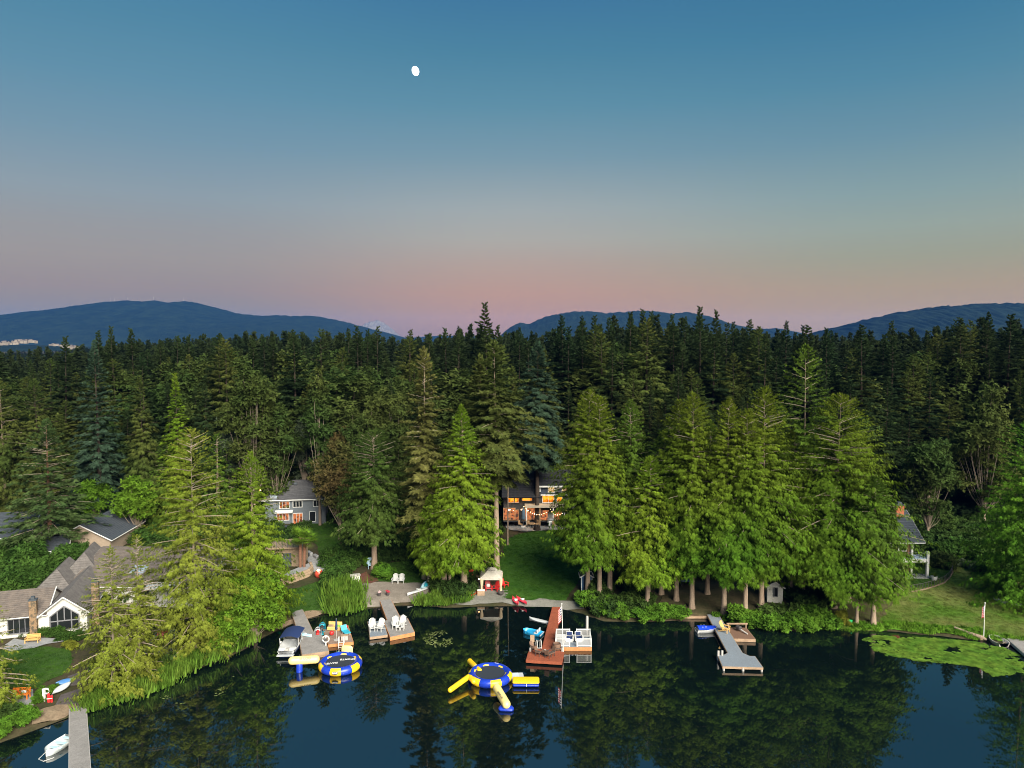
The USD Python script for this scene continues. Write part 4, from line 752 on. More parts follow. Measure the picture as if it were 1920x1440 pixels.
put(th, 'wall', MB().box((-1.6, 2.4, 1.3), (5.2, 4, 3.4)).out(), m_stucco)
put(th, 'deck_floor', MB().box((-1.6, 2.1, 3.1), (5.8, 4.8, .22)).out(), m_stucco)
for u in (-3.2, -1.4): put(th, 'opening', MB().box((u, .36, 1.1), (1.2, .1, 2.1)).out(), m_cap)
for u in np.linspace(-4.4, 1.2, 8): put(th, 'railing_post', MB().box((u, -.25, 3.7), (.06, .06, 1.0)).out(), m_cap)
put(th, 'handrail', MB().box((-1.6, -.25, 4.22), (5.8, .08, .06)).out(), m_cap)
for k, (px, py) in enumerate(((578, 1041), (590, 1047), (600, 1058), (609, 1068))):
    p = G(px + 3, py); single('path_wall_stone', MB().box((0, 0, .25), (1.5, .55, .7), 0, .12).out(), m_paver, 'rough gray edging stone along the right side of the palm terrace path', 'stone', group='edging stones of the palm path', loc=p, rz=-.9)
for k in range(6):
    p = G(590 + k * 1.5, 1050 + k * 3.4); single('path_step', MB().box((0, 0, .0), (2.2, .7, .36), 0, .04).out(), m_paver, 'broad gray step of the path beside the palms', 'step', group='steps of the palm path', loc=p, rz=-.25)
p = G(598, 1083); pot = thing('glowing_urn', 'round red urn with a lit opening by the end of the palm wall', 'urn', p)
put(pot, 'bowl', MB().lathe([(0, 0), (.35, .02), (.62, .4), (.6, .8), (.4, 1.1), (.34, 1.12), (.3, 1.0)], 16).out(), mat('red_glaze', (.42, .06, .035), .3, .5), True)
put(pot, 'flame', MB().mesh(trimesh.creation.icosphere(2, .26), (.0, -.15, 1.08)).out(), m_bulb, True)
# main house with the lights ---------------------------------------------------------------------------
Y7 = 127.0; q7 = aty(1010, 985, Y7); z7 = 3.0
mh = thing('lit_house', 'navy house with glowing orange windows and a light-strung terrace in the middle', 'house', (0, Y7, 0))
def U(px): return float(aty(px, 945, Y7)[0])
def ZZ7(py): return float(aty(960, py, Y7)[2])
zA, zB, zC = ZZ7(948), ZZ7(930), ZZ7(912)
put(mh, 'wall', MB().box(((U(1012) + U(1092)) / 2, 4.5, (zB + zC) / 2), (U(1092) - U(1012), 7.4, zC - zB)).out(), m_navy, label='navy upper storey on the right')
put(mh, 'wall', MB().box(((U(944) + U(1092)) / 2, 4.6, (z7 + zB) / 2 - .01), (U(1092) - U(944), 6.6, zB - z7 - .02)).out(), m_nightwall)
B = MB(); x0, x1 = U(1007), U(1096); zr = ZZ7(893) + .35
B.slab([(x0, .3, zC), (x1, .3, zC), (x1, 4.6, zr), (x0, 4.6, zr)], .16); B.slab([(x0, 8.8, zC), (x0, 4.6, zr), (x1, 4.6, zr), (x1, 8.8, zC)], .16)
r7 = put(mh, 'roof', B.out(), m_nightroof); courses(r7, (x0, .3, zC), (x1, .3, zC), (x1, 4.6, zr), (x0, 4.6, zr), m_nightroof, .4)
B = MB(); x0, x1 = U(941), U(1014); zl = ZZ7(932); zq = ZZ7(897)
B.slab([(x0, -.4, zl), (x1, -.4, zl), (x1, 5.4, zq + .5), (x0, 5.4, zq + .5)], .16)
r8 = put(mh, 'roof', B.out(), m_nightroof); courses(r8, (x0, -.4, zl), (x1, -.4, zl), (x1, 5.4, zq + .5), (x0, 5.4, zq + .5), m_nightroof, .4)
put(mh, 'dormer_roof', MB().slab([(U(979), 2.0, ZZ7(905)), (U(1002), 2.0, ZZ7(903)), (U(1002), 5.5, ZZ7(885)), (U(984), 5.5, ZZ7(885))], .2).out(), m_nightroof)
F = MB(); F.box(((U(1010) + U(1094)) / 2, .22, zC - .08), (U(1094) - U(1009), .12, .26)); F.box((U(1013), .72, (zB + zC) / 2), (.2, .12, zC - zB)); F.box(((U(1012) + U(1092)) / 2, .70, zB + .02), (U(1092) - U(1013), .14, .24))
put(mh, 'trim', F.out(), m_trim)
put(mh, 'deck_floor', MB().box(((U(984) + U(1062)) / 2, 0, zA), (U(1062) - U(984), 2.6, .22)).out(), mat('warm_white_beam', (.34, .30, .24), .6))  # one even warm white, creamier than the trim
for px in (987, 1012, 1037, 1058): put(mh, 'deck_post', MB().box((U(px), -1.1, (z7 + zA) / 2), (.2, .2, zA - z7 - .1)).out(), m_trim if px != 1012 else m_wood)
for (px, py, w_, h_, mt, nx) in ((1034, 919, 1.15, 1.15, m_lit_soft, 1), (1060, 919, 1.15, 1.15, m_lit_soft, 1)): window(mh, (U(px), .74, ZZ7(py)), w_, h_, 0, m_trim, mt, nx, 2)
for (px, py, w_, h_, nx) in ((957.5, 938.5, 1.15, 1.3, 1), (969, 939, .75, 1.25, 1), (988.5, 937, 1.8, .95, 2), (1028.5, 938.5, 2.1, 1.3, 2), (1050, 940, 1.0, 1.1, 1)): window(mh, (U(px), 1.24, ZZ7(py)), w_, h_, 0, m_trim, m_lit, nx)
for (px, w_) in ((955, 2.2), (992, 2.3), (1003, 1.2)): window(mh, (U(px), 1.24, z7 + 1.5), w_, 2.2, 0, m_wood, m_lit_red, 2, name='glass_door')
put(mh, 'grill_alcove', MB().box((U(1033), 1.0, z7 + 1.0), (1.1, .5, 2.0)).out(), m_paver)
for (px, z_) in ((974, z7 + 5.2), (1011, z7 + 5.0), (988, z7 + 2.4), (955, z7 + 2.5), (1003, z7 + 1.8)):
    put(mh, 'wall_lamp', MB().mesh(trimesh.creation.icosphere(2, .11), (U(px), 1.0 if z_ > 7 else .2, z_)).out(), m_lamp, True)
for (px, w_) in ((965, 1.5), (1022, 1.6), (1046, 1.5)): window(mh, (U(px), 1.24, z7 + 1.3), w_, 1.9, 0, m_wood, m_lit_red, 2, name='glass_door')
for k, (dx, dy, rz_) in enumerate(((0, 0, .2), (1.5, .5, -.8), (-1.4, .4, .9), (4.6, -.2, .3), (5.8, .3, -.6))):
    pc = thing('terrace_chair', f'dark chair on the lit terrace below the string lights, {ordinal(k)} of five', 'chair', (U(990) + dx, Y7 - 2.6 + dy, z7 + .1), rz_)
    put(pc, 'seat', MB().box((0, 0, .42), (.6, .6, .1), 0, .03).out(), m_wood); put(pc, 'backrest', MB().box((0, .3, .75), (.6, .08, .7), 0, .03).out(), m_wood)
    for sx in (-.25, .25):
        for sy in (-.25, .25): put(pc, 'leg', MB().box((sx, sy, .2), (.06, .06, .42)).out(), m_cap)
pc = thing('terrace_table', 'round wooden table on the lit terrace beside the closed parasol', 'table', (U(996), Y7 - 2.9, z7 + .1)); put(pc, 'top', MB().lathe([(0, .74), (.7, .74), (.7, .68), (0, .66)], 16).out(), m_wood); put(pc, 'stem', MB().tube([(0, 0, 0), (0, 0, .68)], .09, 8).out(), m_cap)
pc = thing('grill', 'pale covered grill on the right of the lit terrace', 'grill', (U(1034), Y7 - 1.9, z7 + .1)); put(pc, 'body', MB().box((0, 0, .5), (1.3, .7, 1.0), 0, .1).out(), m_trim); put(pc, 'lid', MB().box((0, 0, 1.15), (1.2, .65, .35), 0, .14).out(), m_paver)
um = thing('closed_parasol', 'closed dark blue patio parasol in front of the lit house', 'parasol', (U(981), Y7 - 2.0, z7))
put(um, 'pole', MB().tube([(0, 0, 0), (0, 0, 3.6)], .05, 8).out(), m_cap); put(um, 'canopy', MB().lathe([(.05, 3.6), (.28, 3.0), (.42, 1.6), (.3, 1.3), (.05, 1.25)], 10).out(), mat('blue_grey_canvas', (.06, .10, .14), .8), True)
put(um, 'base', MB().lathe([(0, 0), (.6, 0), (.6, .12), (0, .16)], 12).out(), m_trim)
sl = thing('string_lights', 'strings of warm bulbs swagged from the house over the terrace', 'string lights', (0, Y7 - 1.6, 0))
spans = [((977, 951), (982, 945.5)), ((982, 945), (1006, 960)), ((1006, 960), (1028, 953)), ((1031, 950), (1040, 960)), ((1040, 960), (1053, 958)), ((1053, 958), (1064, 946)), ((952, 948), (968, 952))]
wire = MB()
for (a_, b_) in spans:
    pa = np.array([U(a_[0]), 0, ZZ7(a_[1])]); pb = np.array([U(b_[0]), 0, ZZ7(b_[1])]); n_ = max(3, int(np.linalg.norm(pb - pa) / .42)); sg = .1 * np.linalg.norm(pb - pa)
    pts = [pa + (pb - pa) * t - UP * sg * 4 * t * (1 - t) for t in np.linspace(0, 1, n_ + 1)]
    wire.tube(pts, .012, 3)
    for c in pts[:-1]: put(sl, 'bulb', MB().mesh(trimesh.creation.icosphere(1, .07), c - UP * .1).out(), m_bulb, True)
put(sl, 'wire', wire.out(), m_cap)
# brick-chimney house on the right ------------------------------------------------------------------------
P8 = G(1738, 1083); z8 = float(P8[2]); k8 = P8[1] / FPX
rh = thing('shingle_house', 'brown shingle house with a white balcony, dark blue roof and brick chimney on the right', 'house', (P8[0], P8[1], z8))
put(rh, 'wall', MB().box((-5.3, 6, 2.35), (8.6, 8, 5.9)).out(), m_shingle)
T8, r8b = gable(rh, 9.6, 9.4, 4.9, 5.3, 8.6, m_shingle, m_blueroof, -5.2, 6.0, PI / 2, rows=.32, over=.5, base=.0)
chimney(rh, -1.6, 5.2, 4, 9.6, 1.15, m_brick, m_cap)
put(rh, 'balcony_floor', MB().box((-4.2, .95, 2.55), (8.6, 2.1, .5)).out(), m_trim); put(rh, 'deck_top', MB().box((-4.2, .95, 2.83), (8.5, 2.0, .06)).out(), mat('pale_blue_decking', (.32, .40, .50), .6))
for x in (0, -4.2): put(rh, 'porch_post', MB().box((x, 0, 1.9), (.34, .34, 4.0)).out(), m_trim)
put(rh, 'porch_post', MB().box((-1.35, 1.75, 2.4), (.26, .26, 5.2)).out(), m_trim)
for a_, b_ in (((-8, -.05, 2.9), (-5.8, -.05, 3.75)), ((-5.8, -.05, 2.9), (-8, -.05, 3.75)), ((-5.6, -.05, 2.9), (-3, -.05, 3.75)), ((-3, -.05, 2.9), (-5.6, -.05, 3.75)), ((-2.8, -.05, 2.9), (-.2, -.05, 3.75)), ((-.2, -.05, 2.9), (-2.8, -.05, 3.75)), ((-8, -.05, 3.8), (-.1, -.05, 3.8)), ((0, 0, 3.8), (-1.3, 1.8, 3.9))): put(rh, 'railing_bar', MB().tube([a_, b_], .035, 5).out(), m_cap)
window(rh, (-2.7, 1.9, 4.15), 1.15, 1.5, 0, m_trim, m_pane, 1, 2, .14); window(rh, (-4.4, 1.9, 4.15), 1.15, 1.5, 0, m_trim, m_pane, 1, 2, .14); window(rh, (-3.1, 1.9, 1.4), 1.2, 1.5, 0, m_trim, m_pane, 1, 2, .14)
put(rh, 'porch_floor', MB().box((-4.2, .9, -.05), (9.2, 3.0, .4)).out(), m_paver)
# sheds, gazebo ---------------------------------------------------------------------------------------------
P9 = G(1100, 1108); sb = thing('blue_shed', 'narrow dark blue shed with white corner trim beside the first bank cedar', 'shed', P9)
T9, r9 = gable(sb, 1.5, 1.7, 0, 2.15, 2.6, mat('blue_paint', (.035, .085, .17), .6), m_blueroof, 0, .8, 0, rows=.0, over=.2)
for x in (-.75, .75): put(sb, 'corner_trim', MB().box((x, -.07, 1.05), (.1, .08, 2.1)).out(), m_trim)
put(sb, 'sign', MB().box((.1, -.09, 1.75), (.5, .05, .28)).out(), m_trim); put(sb, 'door', MB().box((0, -.075, .95), (.85, .05, 1.8)).out(), m_navy)
P10 = G(1453, 1131); sw = thing('white_shed', 'small white shed with one dark window between the bank cedars', 'shed', P10, -.25)
gable(sw, 2.0, 2.2, 0, 2.3, 2.9, m_white, m_greyroof, 0, 1.2, 0, rows=.3, over=.2); window(sw, (.1, -.05, 1.55), .45, 1.2, 0, m_darkframe, m_pane, 1, 1, .06)
P11 = G(921, 1113); gz = thing('gazebo', 'cream canvas gazebo with four draped posts on the gravel beach', 'gazebo', (P11[0], P11[1] + 1.3, float(P11[2])))
m_canvas = mat('cream_canvas', (.36, .335, .29), .85, color2=(.30, .28, .25), scale=1.5)
gw_ = 1.35
for sx in (-1, 1):
    for sy in (-1, 1):
        pst = put(gz, 'post', MB().box((sx * gw_, sy * gw_, 1.1), (.09, .09, 2.2)).out(), m_wood)
        put(pst, 'drape', MB().lathe([(.30, 2.15), (.24, 1.6), (.13, 1.0), (.17, .5), (.22, .05)], 9, (sx * gw_, sy * gw_, 0)).out(), mat('peach_drape', (.42, .32, .21), .85), True)
V = []
for (hw_, z_) in ((gw_ + .2, 2.02), (gw_ + .2, 2.3), (1.0, 2.65), (.62, 2.95), (.55, 3.0)): V += [(-hw_, -hw_, z_), (hw_, -hw_, z_), (hw_, hw_, z_), (-hw_, hw_, z_)]
Fq = [[r_ * 4 + c_, r_ * 4 + (c_ + 1) % 4, (r_ + 1) * 4 + (c_ + 1) % 4, (r_ + 1) * 4 + c_] for r_ in range(4) for c_ in range(4)]
put(gz, 'canopy', MB().add(V, Fq).out(), m_canvas)
put(gz, 'canopy_top', MB().add([(-.6, -.6, 3.06), (.6, -.6, 3.06), (.6, .6, 3.06), (-.6, .6, 3.06), (0, 0, 3.4)], [[0, 1, 4], [1, 2, 4], [2, 3, 4], [3, 0, 4]]).out(), m_canvas)
# ================================================================ docks, boats, furniture on the water
m_deckgrey = mat('weathered_dock_boards', (.25, .235, .225), .85, .2, color2=(.195, .185, .175), scale=1.2, stretch=(1, 1, 1), island=.14, bump=.2, detail=8)
m_deckslate = mat('cool_grey_composite', (.175, .205, .24), .8, .25, color2=(.165, .19, .22), scale=.9, island=.14, bump=.15)
m_deckred = mat('red_stained_boards', (.27, .075, .038), .8, .2, color2=(.225, .062, .032), scale=.8, island=.14, bump=.2)
m_deckdark = mat('dark_boardwalk_planks', (.085, .072, .070), .85, .2, color2=(.06, .052, .05), scale=1.5, bump=.3)
m_fasc = mat('raw_wood_fascia', (.30, .21, .14), .85, .2, color2=(.22, .15, .10), scale=2)
m_orangewood = mat('orange_cedar_fascia', (.42, .19, .075), .8, .2, color2=(.33, .14, .055), scale=2)
m_plastic = mat('white_resin', (.46, .46, .45), .45, .5); m_pile = mat('grey_pile', (.33, .31, .29), .9)
m_dark = mat('dark_iron', (.045, .04, .04), .6); m_brownw = mat('brown_outdoor_wood', (.13, .075, .05), .7)
m_navyc = mat('navy_canvas', (.010, .024, .085), .75); m_hullw = mat('white_gelcoat', (.42, .43, .44), .25, .5); m_hulln = mat('navy_gelcoat', (.012, .02, .06), .2, .5)
m_yel = mat('yellow_vinyl', (.72, .46, .012), .38, .5, color2=(.68, .42, .012), scale=1.2); m_yelp = mat('sun_paled_yellow_vinyl', (.72, .55, .20), .4, .5); m_blu = mat('blue_vinyl', (.008, .035, .36), .35, .5, color2=(.008, .03, .30), scale=1.2)
m_net = mat('dark_jump_mat', (.018, .024, .034), .8); m_print = mat('white_print', (.6, .6, .6), .6); m_printd = mat('dark_print', (.09, .08, .07), .6)
m_red = mat('red_plastic', (.50, .022, .022), .4, .5); m_redk = mat('pink_red_kayak', (.60, .03, .06), .35, .5); m_teal = mat('teal_plastic', (.03, .30, .40), .35, .5); m_cyan = mat('bright_blue_plastic', (.02, .27, .52), .3, .5)
m_orange = mat('orange_paint', (.62, .17, .02), .5, .4); m_lblue = mat('light_blue_foam', (.36, .55, .62), .6); m_greenp = mat('green_plastic', (.02, .42, .12), .4, .5); m_benchtan = mat('golden_bench_wood', (.56, .35, .12), .6)
ZD = .5
def deck(name, label, corners, boards, fascia, z=ZD, t=.42, category='dock', piles=(), groove=.0, along=None, group=None, gap=.16):
    "a dock: rows of boards over a frame, fascia round it, piles below. corners in pixels of its top"
    C = np.array([atz(px, py, z)[:2] for px, py in corners]); o = C.mean(0)
    p = thing(name, label, category, (o[0], o[1], 0), 0, group); C = C - o
    from shapely.geometry import Polygon, LineString, box as sbox
    from shapely import affinity
    poly = Polygon(C).buffer(0); d = along if along is not None else math.atan2(*(C[1] - C[0])[::-1])
    rot = affinity.rotate(poly, -d, origin=(0, 0), use_radians=True); x0, y0, x1, y1 = rot.bounds; B = MB(); y = y0
    while y < y1:
        g = sbox(x0 - 1, y, x1 + 1, y + gap - .015).intersection(rot)
        for h in getattr(g, 'geoms', [g]):
            if h.geom_type == 'Polygon' and h.area > .003:
                h = affinity.rotate(h, d, origin=(0, 0), use_radians=True); m = trimesh.creation.extrude_polygon(h, .04, engine='earcut'); m.apply_translation((0, 0, z - .04)); B.mesh(m)
        y += gap
    put(p, 'deck_boards', B.out(), boards, kind='stuff')
    fr = trimesh.creation.extrude_polygon(poly.buffer(-.04), t - .05, engine='earcut'); fr.apply_translation((0, 0, z - t)); put(p, 'frame', fr, m_dark)
    for k in range(len(C)):
        a, b = C[k], C[(k + 1) % len(C)]; L = np.linalg.norm(b - a); ang = math.atan2(*(b - a)[::-1]); c = (a + b) / 2
        nrm = np.array([b[1] - a[1], a[0] - b[0]]) / L * (1 if poly.exterior.is_ccw else -1); c = c + nrm * .03
        put(p, 'fascia_board', MB().box((c[0], c[1], z - .02 - t / 2), (L + .05, .05, t), ang).out(), fascia)
    for (px, py, top) in piles:
        q = atz(px, py, z)[:2] - o; put(p, 'pile', MB().tube([(q[0], q[1], -1.5), (q[0], q[1], top)], .14, 10).out(), m_pile, True)
    return p
deck('dock', 'weathered grey dock with a wide head and pale fascia beside the canopied boat', [(545, 1143), (566, 1140), (587, 1184), (608, 1194), (616, 1220), (567, 1227), (560, 1194), (558, 1181)], m_deckgrey, m_fasc, z=.62, t=.62)
deck('dock', 'grey dock with white lounge chairs and an orange-brown fascia off the sandy beach', [(710, 1119), (730, 1118), (751, 1159), (764, 1159), (777, 1185), (732, 1194), (720, 1165), (726, 1162)], m_deckgrey, m_orangewood, t=.45)
deck('swim_raft', 'small blue-grey raft with two white chairs left of the beach dock', [(690, 1165), (718, 1164), (726, 1190), (694, 1194)], m_deckslate, m_fasc, z=.4, t=.3, category='raft')
deck('dock', 'red-stained T-shaped dock with dark furniture on its head', [(1036, 1138), (1052, 1138), (1037, 1213), (1047, 1215), (1057, 1222), (1053, 1241), (987, 1237), (992, 1220), (1008, 1216), (1017, 1214)], m_deckred, m_deckred, piles=((994, 1221, .9), (1054, 1221, .95)), t=.3)
rf = deck('swim_raft', 'orange-sided raft with white railings and two blue-cushioned chairs', [(1043, 1194), (1106, 1194), (1109, 1213), (1041, 1213)], m_deckslate, m_orangewood, z=.45, category='raft')
deck('dock', 'slate grey T-shaped dock below the right bank cedars', [(1326, 1152), (1347, 1152), (1392, 1224), (1405.5, 1230), (1415, 1230), (1430, 1251), (1355, 1249), (1346, 1227.5), (1358.6, 1227.5), (1365, 1224)], m_deckslate, m_fasc, piles=((1346.5, 1229, 1.05), (1353.5, 1228.5, 1.05), (1357, 1248.5, .4), (1393, 1249.5, .4), (1428, 1250, .4)), t=.24)
deck('swim_raft', 'dark brown wooden raft moored right of the slate grey dock', [(1365, 1177), (1399, 1177), (1416, 1198), (1377, 1197)], m_brownw, m_fasc, z=.4, t=.35, category='raft')
deck('dock', 'long narrow pale grey dock running out of the bottom left of the picture', [(130.5, 1323), (161, 1323), (178, 1560), (129, 1560)], m_deckgrey, m_pile, t=.3)
deck('dock', 'grey dock cut off by the right edge beyond the lily pads', [(1881, 1190.5), (1907, 1192), (2010, 1262), (1985, 1280)], m_deckgrey, m_pile, t=.35)
# boardwalk of dark planks on the bank, at the head of the pale dock
def planks(name, label, px, z, plank, along, w=.22):
    C = np.array([atz(a, b, z)[:2] for a, b in px]); o = C.mean(0); p = thing(name, label, 'boardwalk', (o[0], o[1], 0)); C = C - o
    from shapely.geometry import Polygon, box as sbox
    from shapely import affinity
    rot = affinity.rotate(Polygon(C).buffer(0), -along, origin=(0, 0), use_radians=True); x0, y0, x1, y1 = rot.bounds
    for y in np.arange(y0, y1, w):
        g = sbox(x0 - 1, y, x1 + 1, y + w - .025).intersection(rot)
        for h in getattr(g, 'geoms', [g]):
            if h.geom_type == 'Polygon' and h.area > .02:
                m = trimesh.creation.extrude_polygon(affinity.rotate(h, along, origin=(0, 0), use_radians=True), .05, engine='earcut'); m.apply_translation((0, 0, z - .05)); put(p, 'plank', m, m_deckdark)
    fr = trimesh.creation.extrude_polygon(Polygon(C).buffer(-.05), .5, engine='earcut'); fr.apply_translation((0, 0, z - .56)); put(p, 'frame', fr, m_dark)
    return p
planks('boardwalk', 'lower deck of dark planks at the head of the pale dock', [(104, 1321), (157, 1318), (154, 1287), (122, 1290), (112, 1306)], .75, m_deckdark, 1.45)
planks('boardwalk', 'upper strip of dark planks climbing from the lower deck to the lawn', [(124, 1285), (154, 1280), (147, 1247), (131, 1247)], .98, m_deckdark, 1.45)
# chairs ---------------------------------------------------------------------------------------------
def lounge_chair(label, loc, rz, material, s=1.0, group=None, name='lounge_chair'):
    p = thing(name, label, 'chair', loc, rz, group); s_ = s
    put(p, 'seat', MB().slab([(-.3 * s, -.55 * s, .42 * s), (.3 * s, -.55 * s, .42 * s), (.3 * s, .05 * s, .26 * s), (-.3 * s, .05 * s, .26 * s)], .05).out(), material)
    for k in range(5):
        x = (-.24 + .12 * k) * s; hgt = (1.12 - .035 * (k - 2) ** 2) * s; put(p, 'back_slat', MB().tube([(x, .05 * s, .27 * s), (x * 1.15, .42 * s, hgt)], .058 * s, 5).out(), material)
    for sx in (-1, 1):
        put(p, 'armrest', MB().box((sx * .4 * s, -.2 * s, .58 * s), (.14 * s, .75 * s, .04)).out(), material)
        put(p, 'leg', MB().box((sx * .36 * s, -.5 * s, .29 * s), (.06, .09, .58 * s)).out(), material); put(p, 'leg', MB().tube([(sx * .34 * s, -.4 * s, .33 * s), (sx * .34 * s, .5 * s, .03)], .05, 4).out(), material)
    return p
def on(px, py, z=ZD): return atz(px, py, z)
lounge_chair('left white lounge chair on the beach dock head, its footrest before it', on(742, 1176), .25, m_plastic, 1.15)
lounge_chair('right white lounge chair on the beach dock head, nearer the open end', on(754, 1174), -.25, m_plastic, 1.15)
for k, px in enumerate((746.5, 753.5)):
    p = thing('footrest', ('left white slatted footrest on the beach dock head', 'right white slatted footrest on the beach dock head')[k], 'footrest', on(px, 1180.5), (.2, -.15)[k])
    put(p, 'top', MB().box((0, 0, .4), (.62, .6, .05)).out(), m_plastic)
    for sx in (-1, 1):
        for sy in (-1, 1): put(p, 'leg', MB().box((sx * .25, sy * .24, .19), (.06, .06, .38)).out(), m_plastic)
lounge_chair('left white lounge chair on the small raft, facing the open water', on(699, 1181, .4), .35, m_plastic, 1.2)
lounge_chair('right white lounge chair on the small raft, next to the dock', on(713, 1181, .4), -.3, m_plastic, 1.2)
for k, (px, py) in enumerate(((741.5, 1092), (753, 1092))): lounge_chair(('left of two white chairs on the sand before the mossy lawn', 'right of two white chairs on the sand before the mossy lawn')[k], G(px, py), 0, m_plastic, 1.1)
lounge_chair('pale blue chair standing beside the bare trunk above the beach', G(695, 1064), .4, mat('pale_blue_resin', (.38, .55, .68), .5), 1.3)
for k, (px, py, rz) in enumerate(((874, 1088, .4), (882, 1084, -.3), (944, 1100, .8))): lounge_chair(('left red chair in the shade left of the gazebo', 'right red chair in the shade left of the gazebo', 'red chair right behind the gazebo')[k], G(px, py), rz, m_red, 1.1)
for k, (px, py, rz) in enumerate(((915, 1109, .2), (931, 1110, -.5))): lounge_chair(('red chair with a white pillow under the gazebo, left', 'red chair under the gazebo, right')[k], G(px, py) + np.array([0, .6, 0]), rz, m_red, 1.15)
single('pillow', MB().box((0, 0, 0), (.5, .2, .45), 0, .09).out(), m_plastic, 'white pillow on the left red chair in the gazebo', 'pillow', True, loc=G(915, 1109) + np.array([0, .45, .72]))
lounge_chair('tan chair standing on the slate grey dock', on(1357, 1184), .9, m_benchtan, 1.15)
for k, (px, py, rz) in enumerate(((302, 1205, .5), (307, 1196, .2))): lounge_chair(('near red chair on the shaded patio right of the sparse cedars', 'far red chair on the shaded patio right of the sparse cedars')[k], G(px, py), rz, m_red, 1.25)
# dark furniture on the red dock
def dark_chair(label, loc, rz):
    p = thing('patio_chair', label, 'chair', loc, rz)
    put(p, 'seat', MB().box((0, 0, .42), (.55, .55, .07), 0, .02).out(), m_brownw); put(p, 'backrest', MB().slab([(-.28, .26, .42), (.28, .26, .42), (.28, .42, .98), (-.28, .42, .98)], .05).out(), m_brownw)
    for sx in (-1, 1):
        put(p, 'armrest', MB().box((sx * .3, 0, .64), (.07, .6, .05)).out(), m_dark)
        for sy in (-1, 1): put(p, 'leg', MB().box((sx * .26, sy * .25, .2), (.05, .05, .42)).out(), m_dark)
dark_chair('left dark chair by the small round table on the red dock', on(1010, 1229), 1.0); dark_chair('right dark chair by the small round table on the red dock', on(1034, 1230), -.9)
dark_chair('dark chair at the left corner of the red dock head', on(1000, 1220), .5); dark_chair('front dark chair nearest the edge of the red dock head', on(1028, 1233), 2.6)
p = thing('side_table', 'small round dark table with a white cup on the red dock', 'table', on(1022, 1228.5)); put(p, 'top', MB().lathe([(0, .5), (.42, .5), (.42, .46), (0, .44)], 14).out(), m_brownw); put(p, 'stem', MB().tube([(0, 0, 0), (0, 0, .46)], .06, 8).out(), m_dark); put(p, 'foot', MB().lathe([(0, .05), (.3, .02), (.3, 0)], 12).out(), m_dark)
single('cup', MB().lathe([(0, 0), (.06, 0), (.08, .16), (.07, .16), (.05, .02)], 10).out(), m_plastic, 'white cup on the small table of the red dock', 'cup', loc=on(1022, 1228.5) + UP * .5)
p = thing('barrel_planter', 'dark barrel planter at the inner right corner of the red dock', 'planter', on(1044, 1218)); put(p, 'tub', MB().lathe([(0, 0), (.4, 0), (.5, .35), (.46, .75), (.4, .75), (.4, .65), (0, .62)], 14).out(), m_brownw, True); put(p, 'hoop', MB().lathe([(.5, .3), (.52, .34), (.51, .38)], 14).out(), m_dark)
single('paddle', MB().tube([(0, 0, 0), (0, .1, .9)], .04, 6).box((0, .14, 1.25), (.5, .05, .85), 0, .02).out(), m_fasc, 'pale wooden paddle standing at the left corner of the red dock', 'paddle', loc=on(998, 1218))
p = thing('dock_ladder', 'curved white ladder rails on the inner left edge of the red dock', 'ladder', on(1010, 1214.5), .3)
for sx in (-.25, .25): put(p, 'rail', MB().tube([(sx, .3, 0), (sx, .25, .75), (sx, 0, .95), (sx, -.25, .7), (sx, -.3, -.6)], .04, 6).out(), m_plastic, True)
for z_ in (.1, -.2): put(p, 'rung', MB().box((0, -.3, z_), (.5, .06, .05)).out(), m_plastic)
p = thing('dock_ladder', 'white ladder hanging from the orange-brown lower raft with furniture', 'ladder', on(640, 1208, .4), 0)
for sx in (-.3, .3): put(p, 'rail', MB().tube([(sx, .35, 0), (sx, .3, .8), (sx, 0, .9), (sx, -.2, .6), (sx, -.2, -.7)], .05, 6).out(), m_plastic, True)
for z_ in (.3, 0, -.3): put(p, 'rung', MB().box((0, -.2, z_), (.6, .07, .05)).out(), m_plastic)
# railings of the white-railed raft (parts of it)
oc = np.array([UsdGeom.Xformable(rf).GetLocalTransformation().ExtractTranslation()[k] for k in range(3)])
def rails(runs):
    for a_, b_ in runs:
        pa, pb = atz(*a_, .45) - oc, atz(*b_, .45) - oc; L = np.linalg.norm(pb - pa); ang = math.atan2(pb[1] - pa[1], pb[0] - pa[0]); c = (pa + pb) / 2
        for zz_ in (.95, .12): put(rf, 'rail', MB().box((c[0], c[1], .45 + zz_), (L + .08, .09, .08), ang).out(), m_trim)
        for t in (0, 1): q_ = pa + (pb - pa) * t; put(rf, 'rail_post', MB().box((q_[0], q_[1], .95), (.10, .10, 1.02)).out(), m_trim)
        put(rf, 'rail_mesh', MB().box((c[0], c[1], .98), (L - .12, .02, .78), ang).out(), m_mesh)
m_mesh = usdkit.material(stage, '/World/Looks/white_rail_mesh', {'t': ('transparent_bsdf', {}), 'd': ('diffuse_bsdf', dict(color=(.5, .5, .5))), 'm': ('mix_closure', dict(fac=.22))}, [('t.BSDF', 'm.closure1'), ('d.BSDF', 'm.closure2')], surface='m.closure')
rails([((1043, 1194.3), (1068, 1194.3)), ((1081, 1194.3), (1106, 1194.3)), ((1041.7, 1212.6), (1068, 1212.6)), ((1082, 1212.6), (1108.4, 1212.6)), ((1043.2, 1194.6), (1041.8, 1212.2)), ((1105.8, 1194.6), (1108.2, 1212.2))])
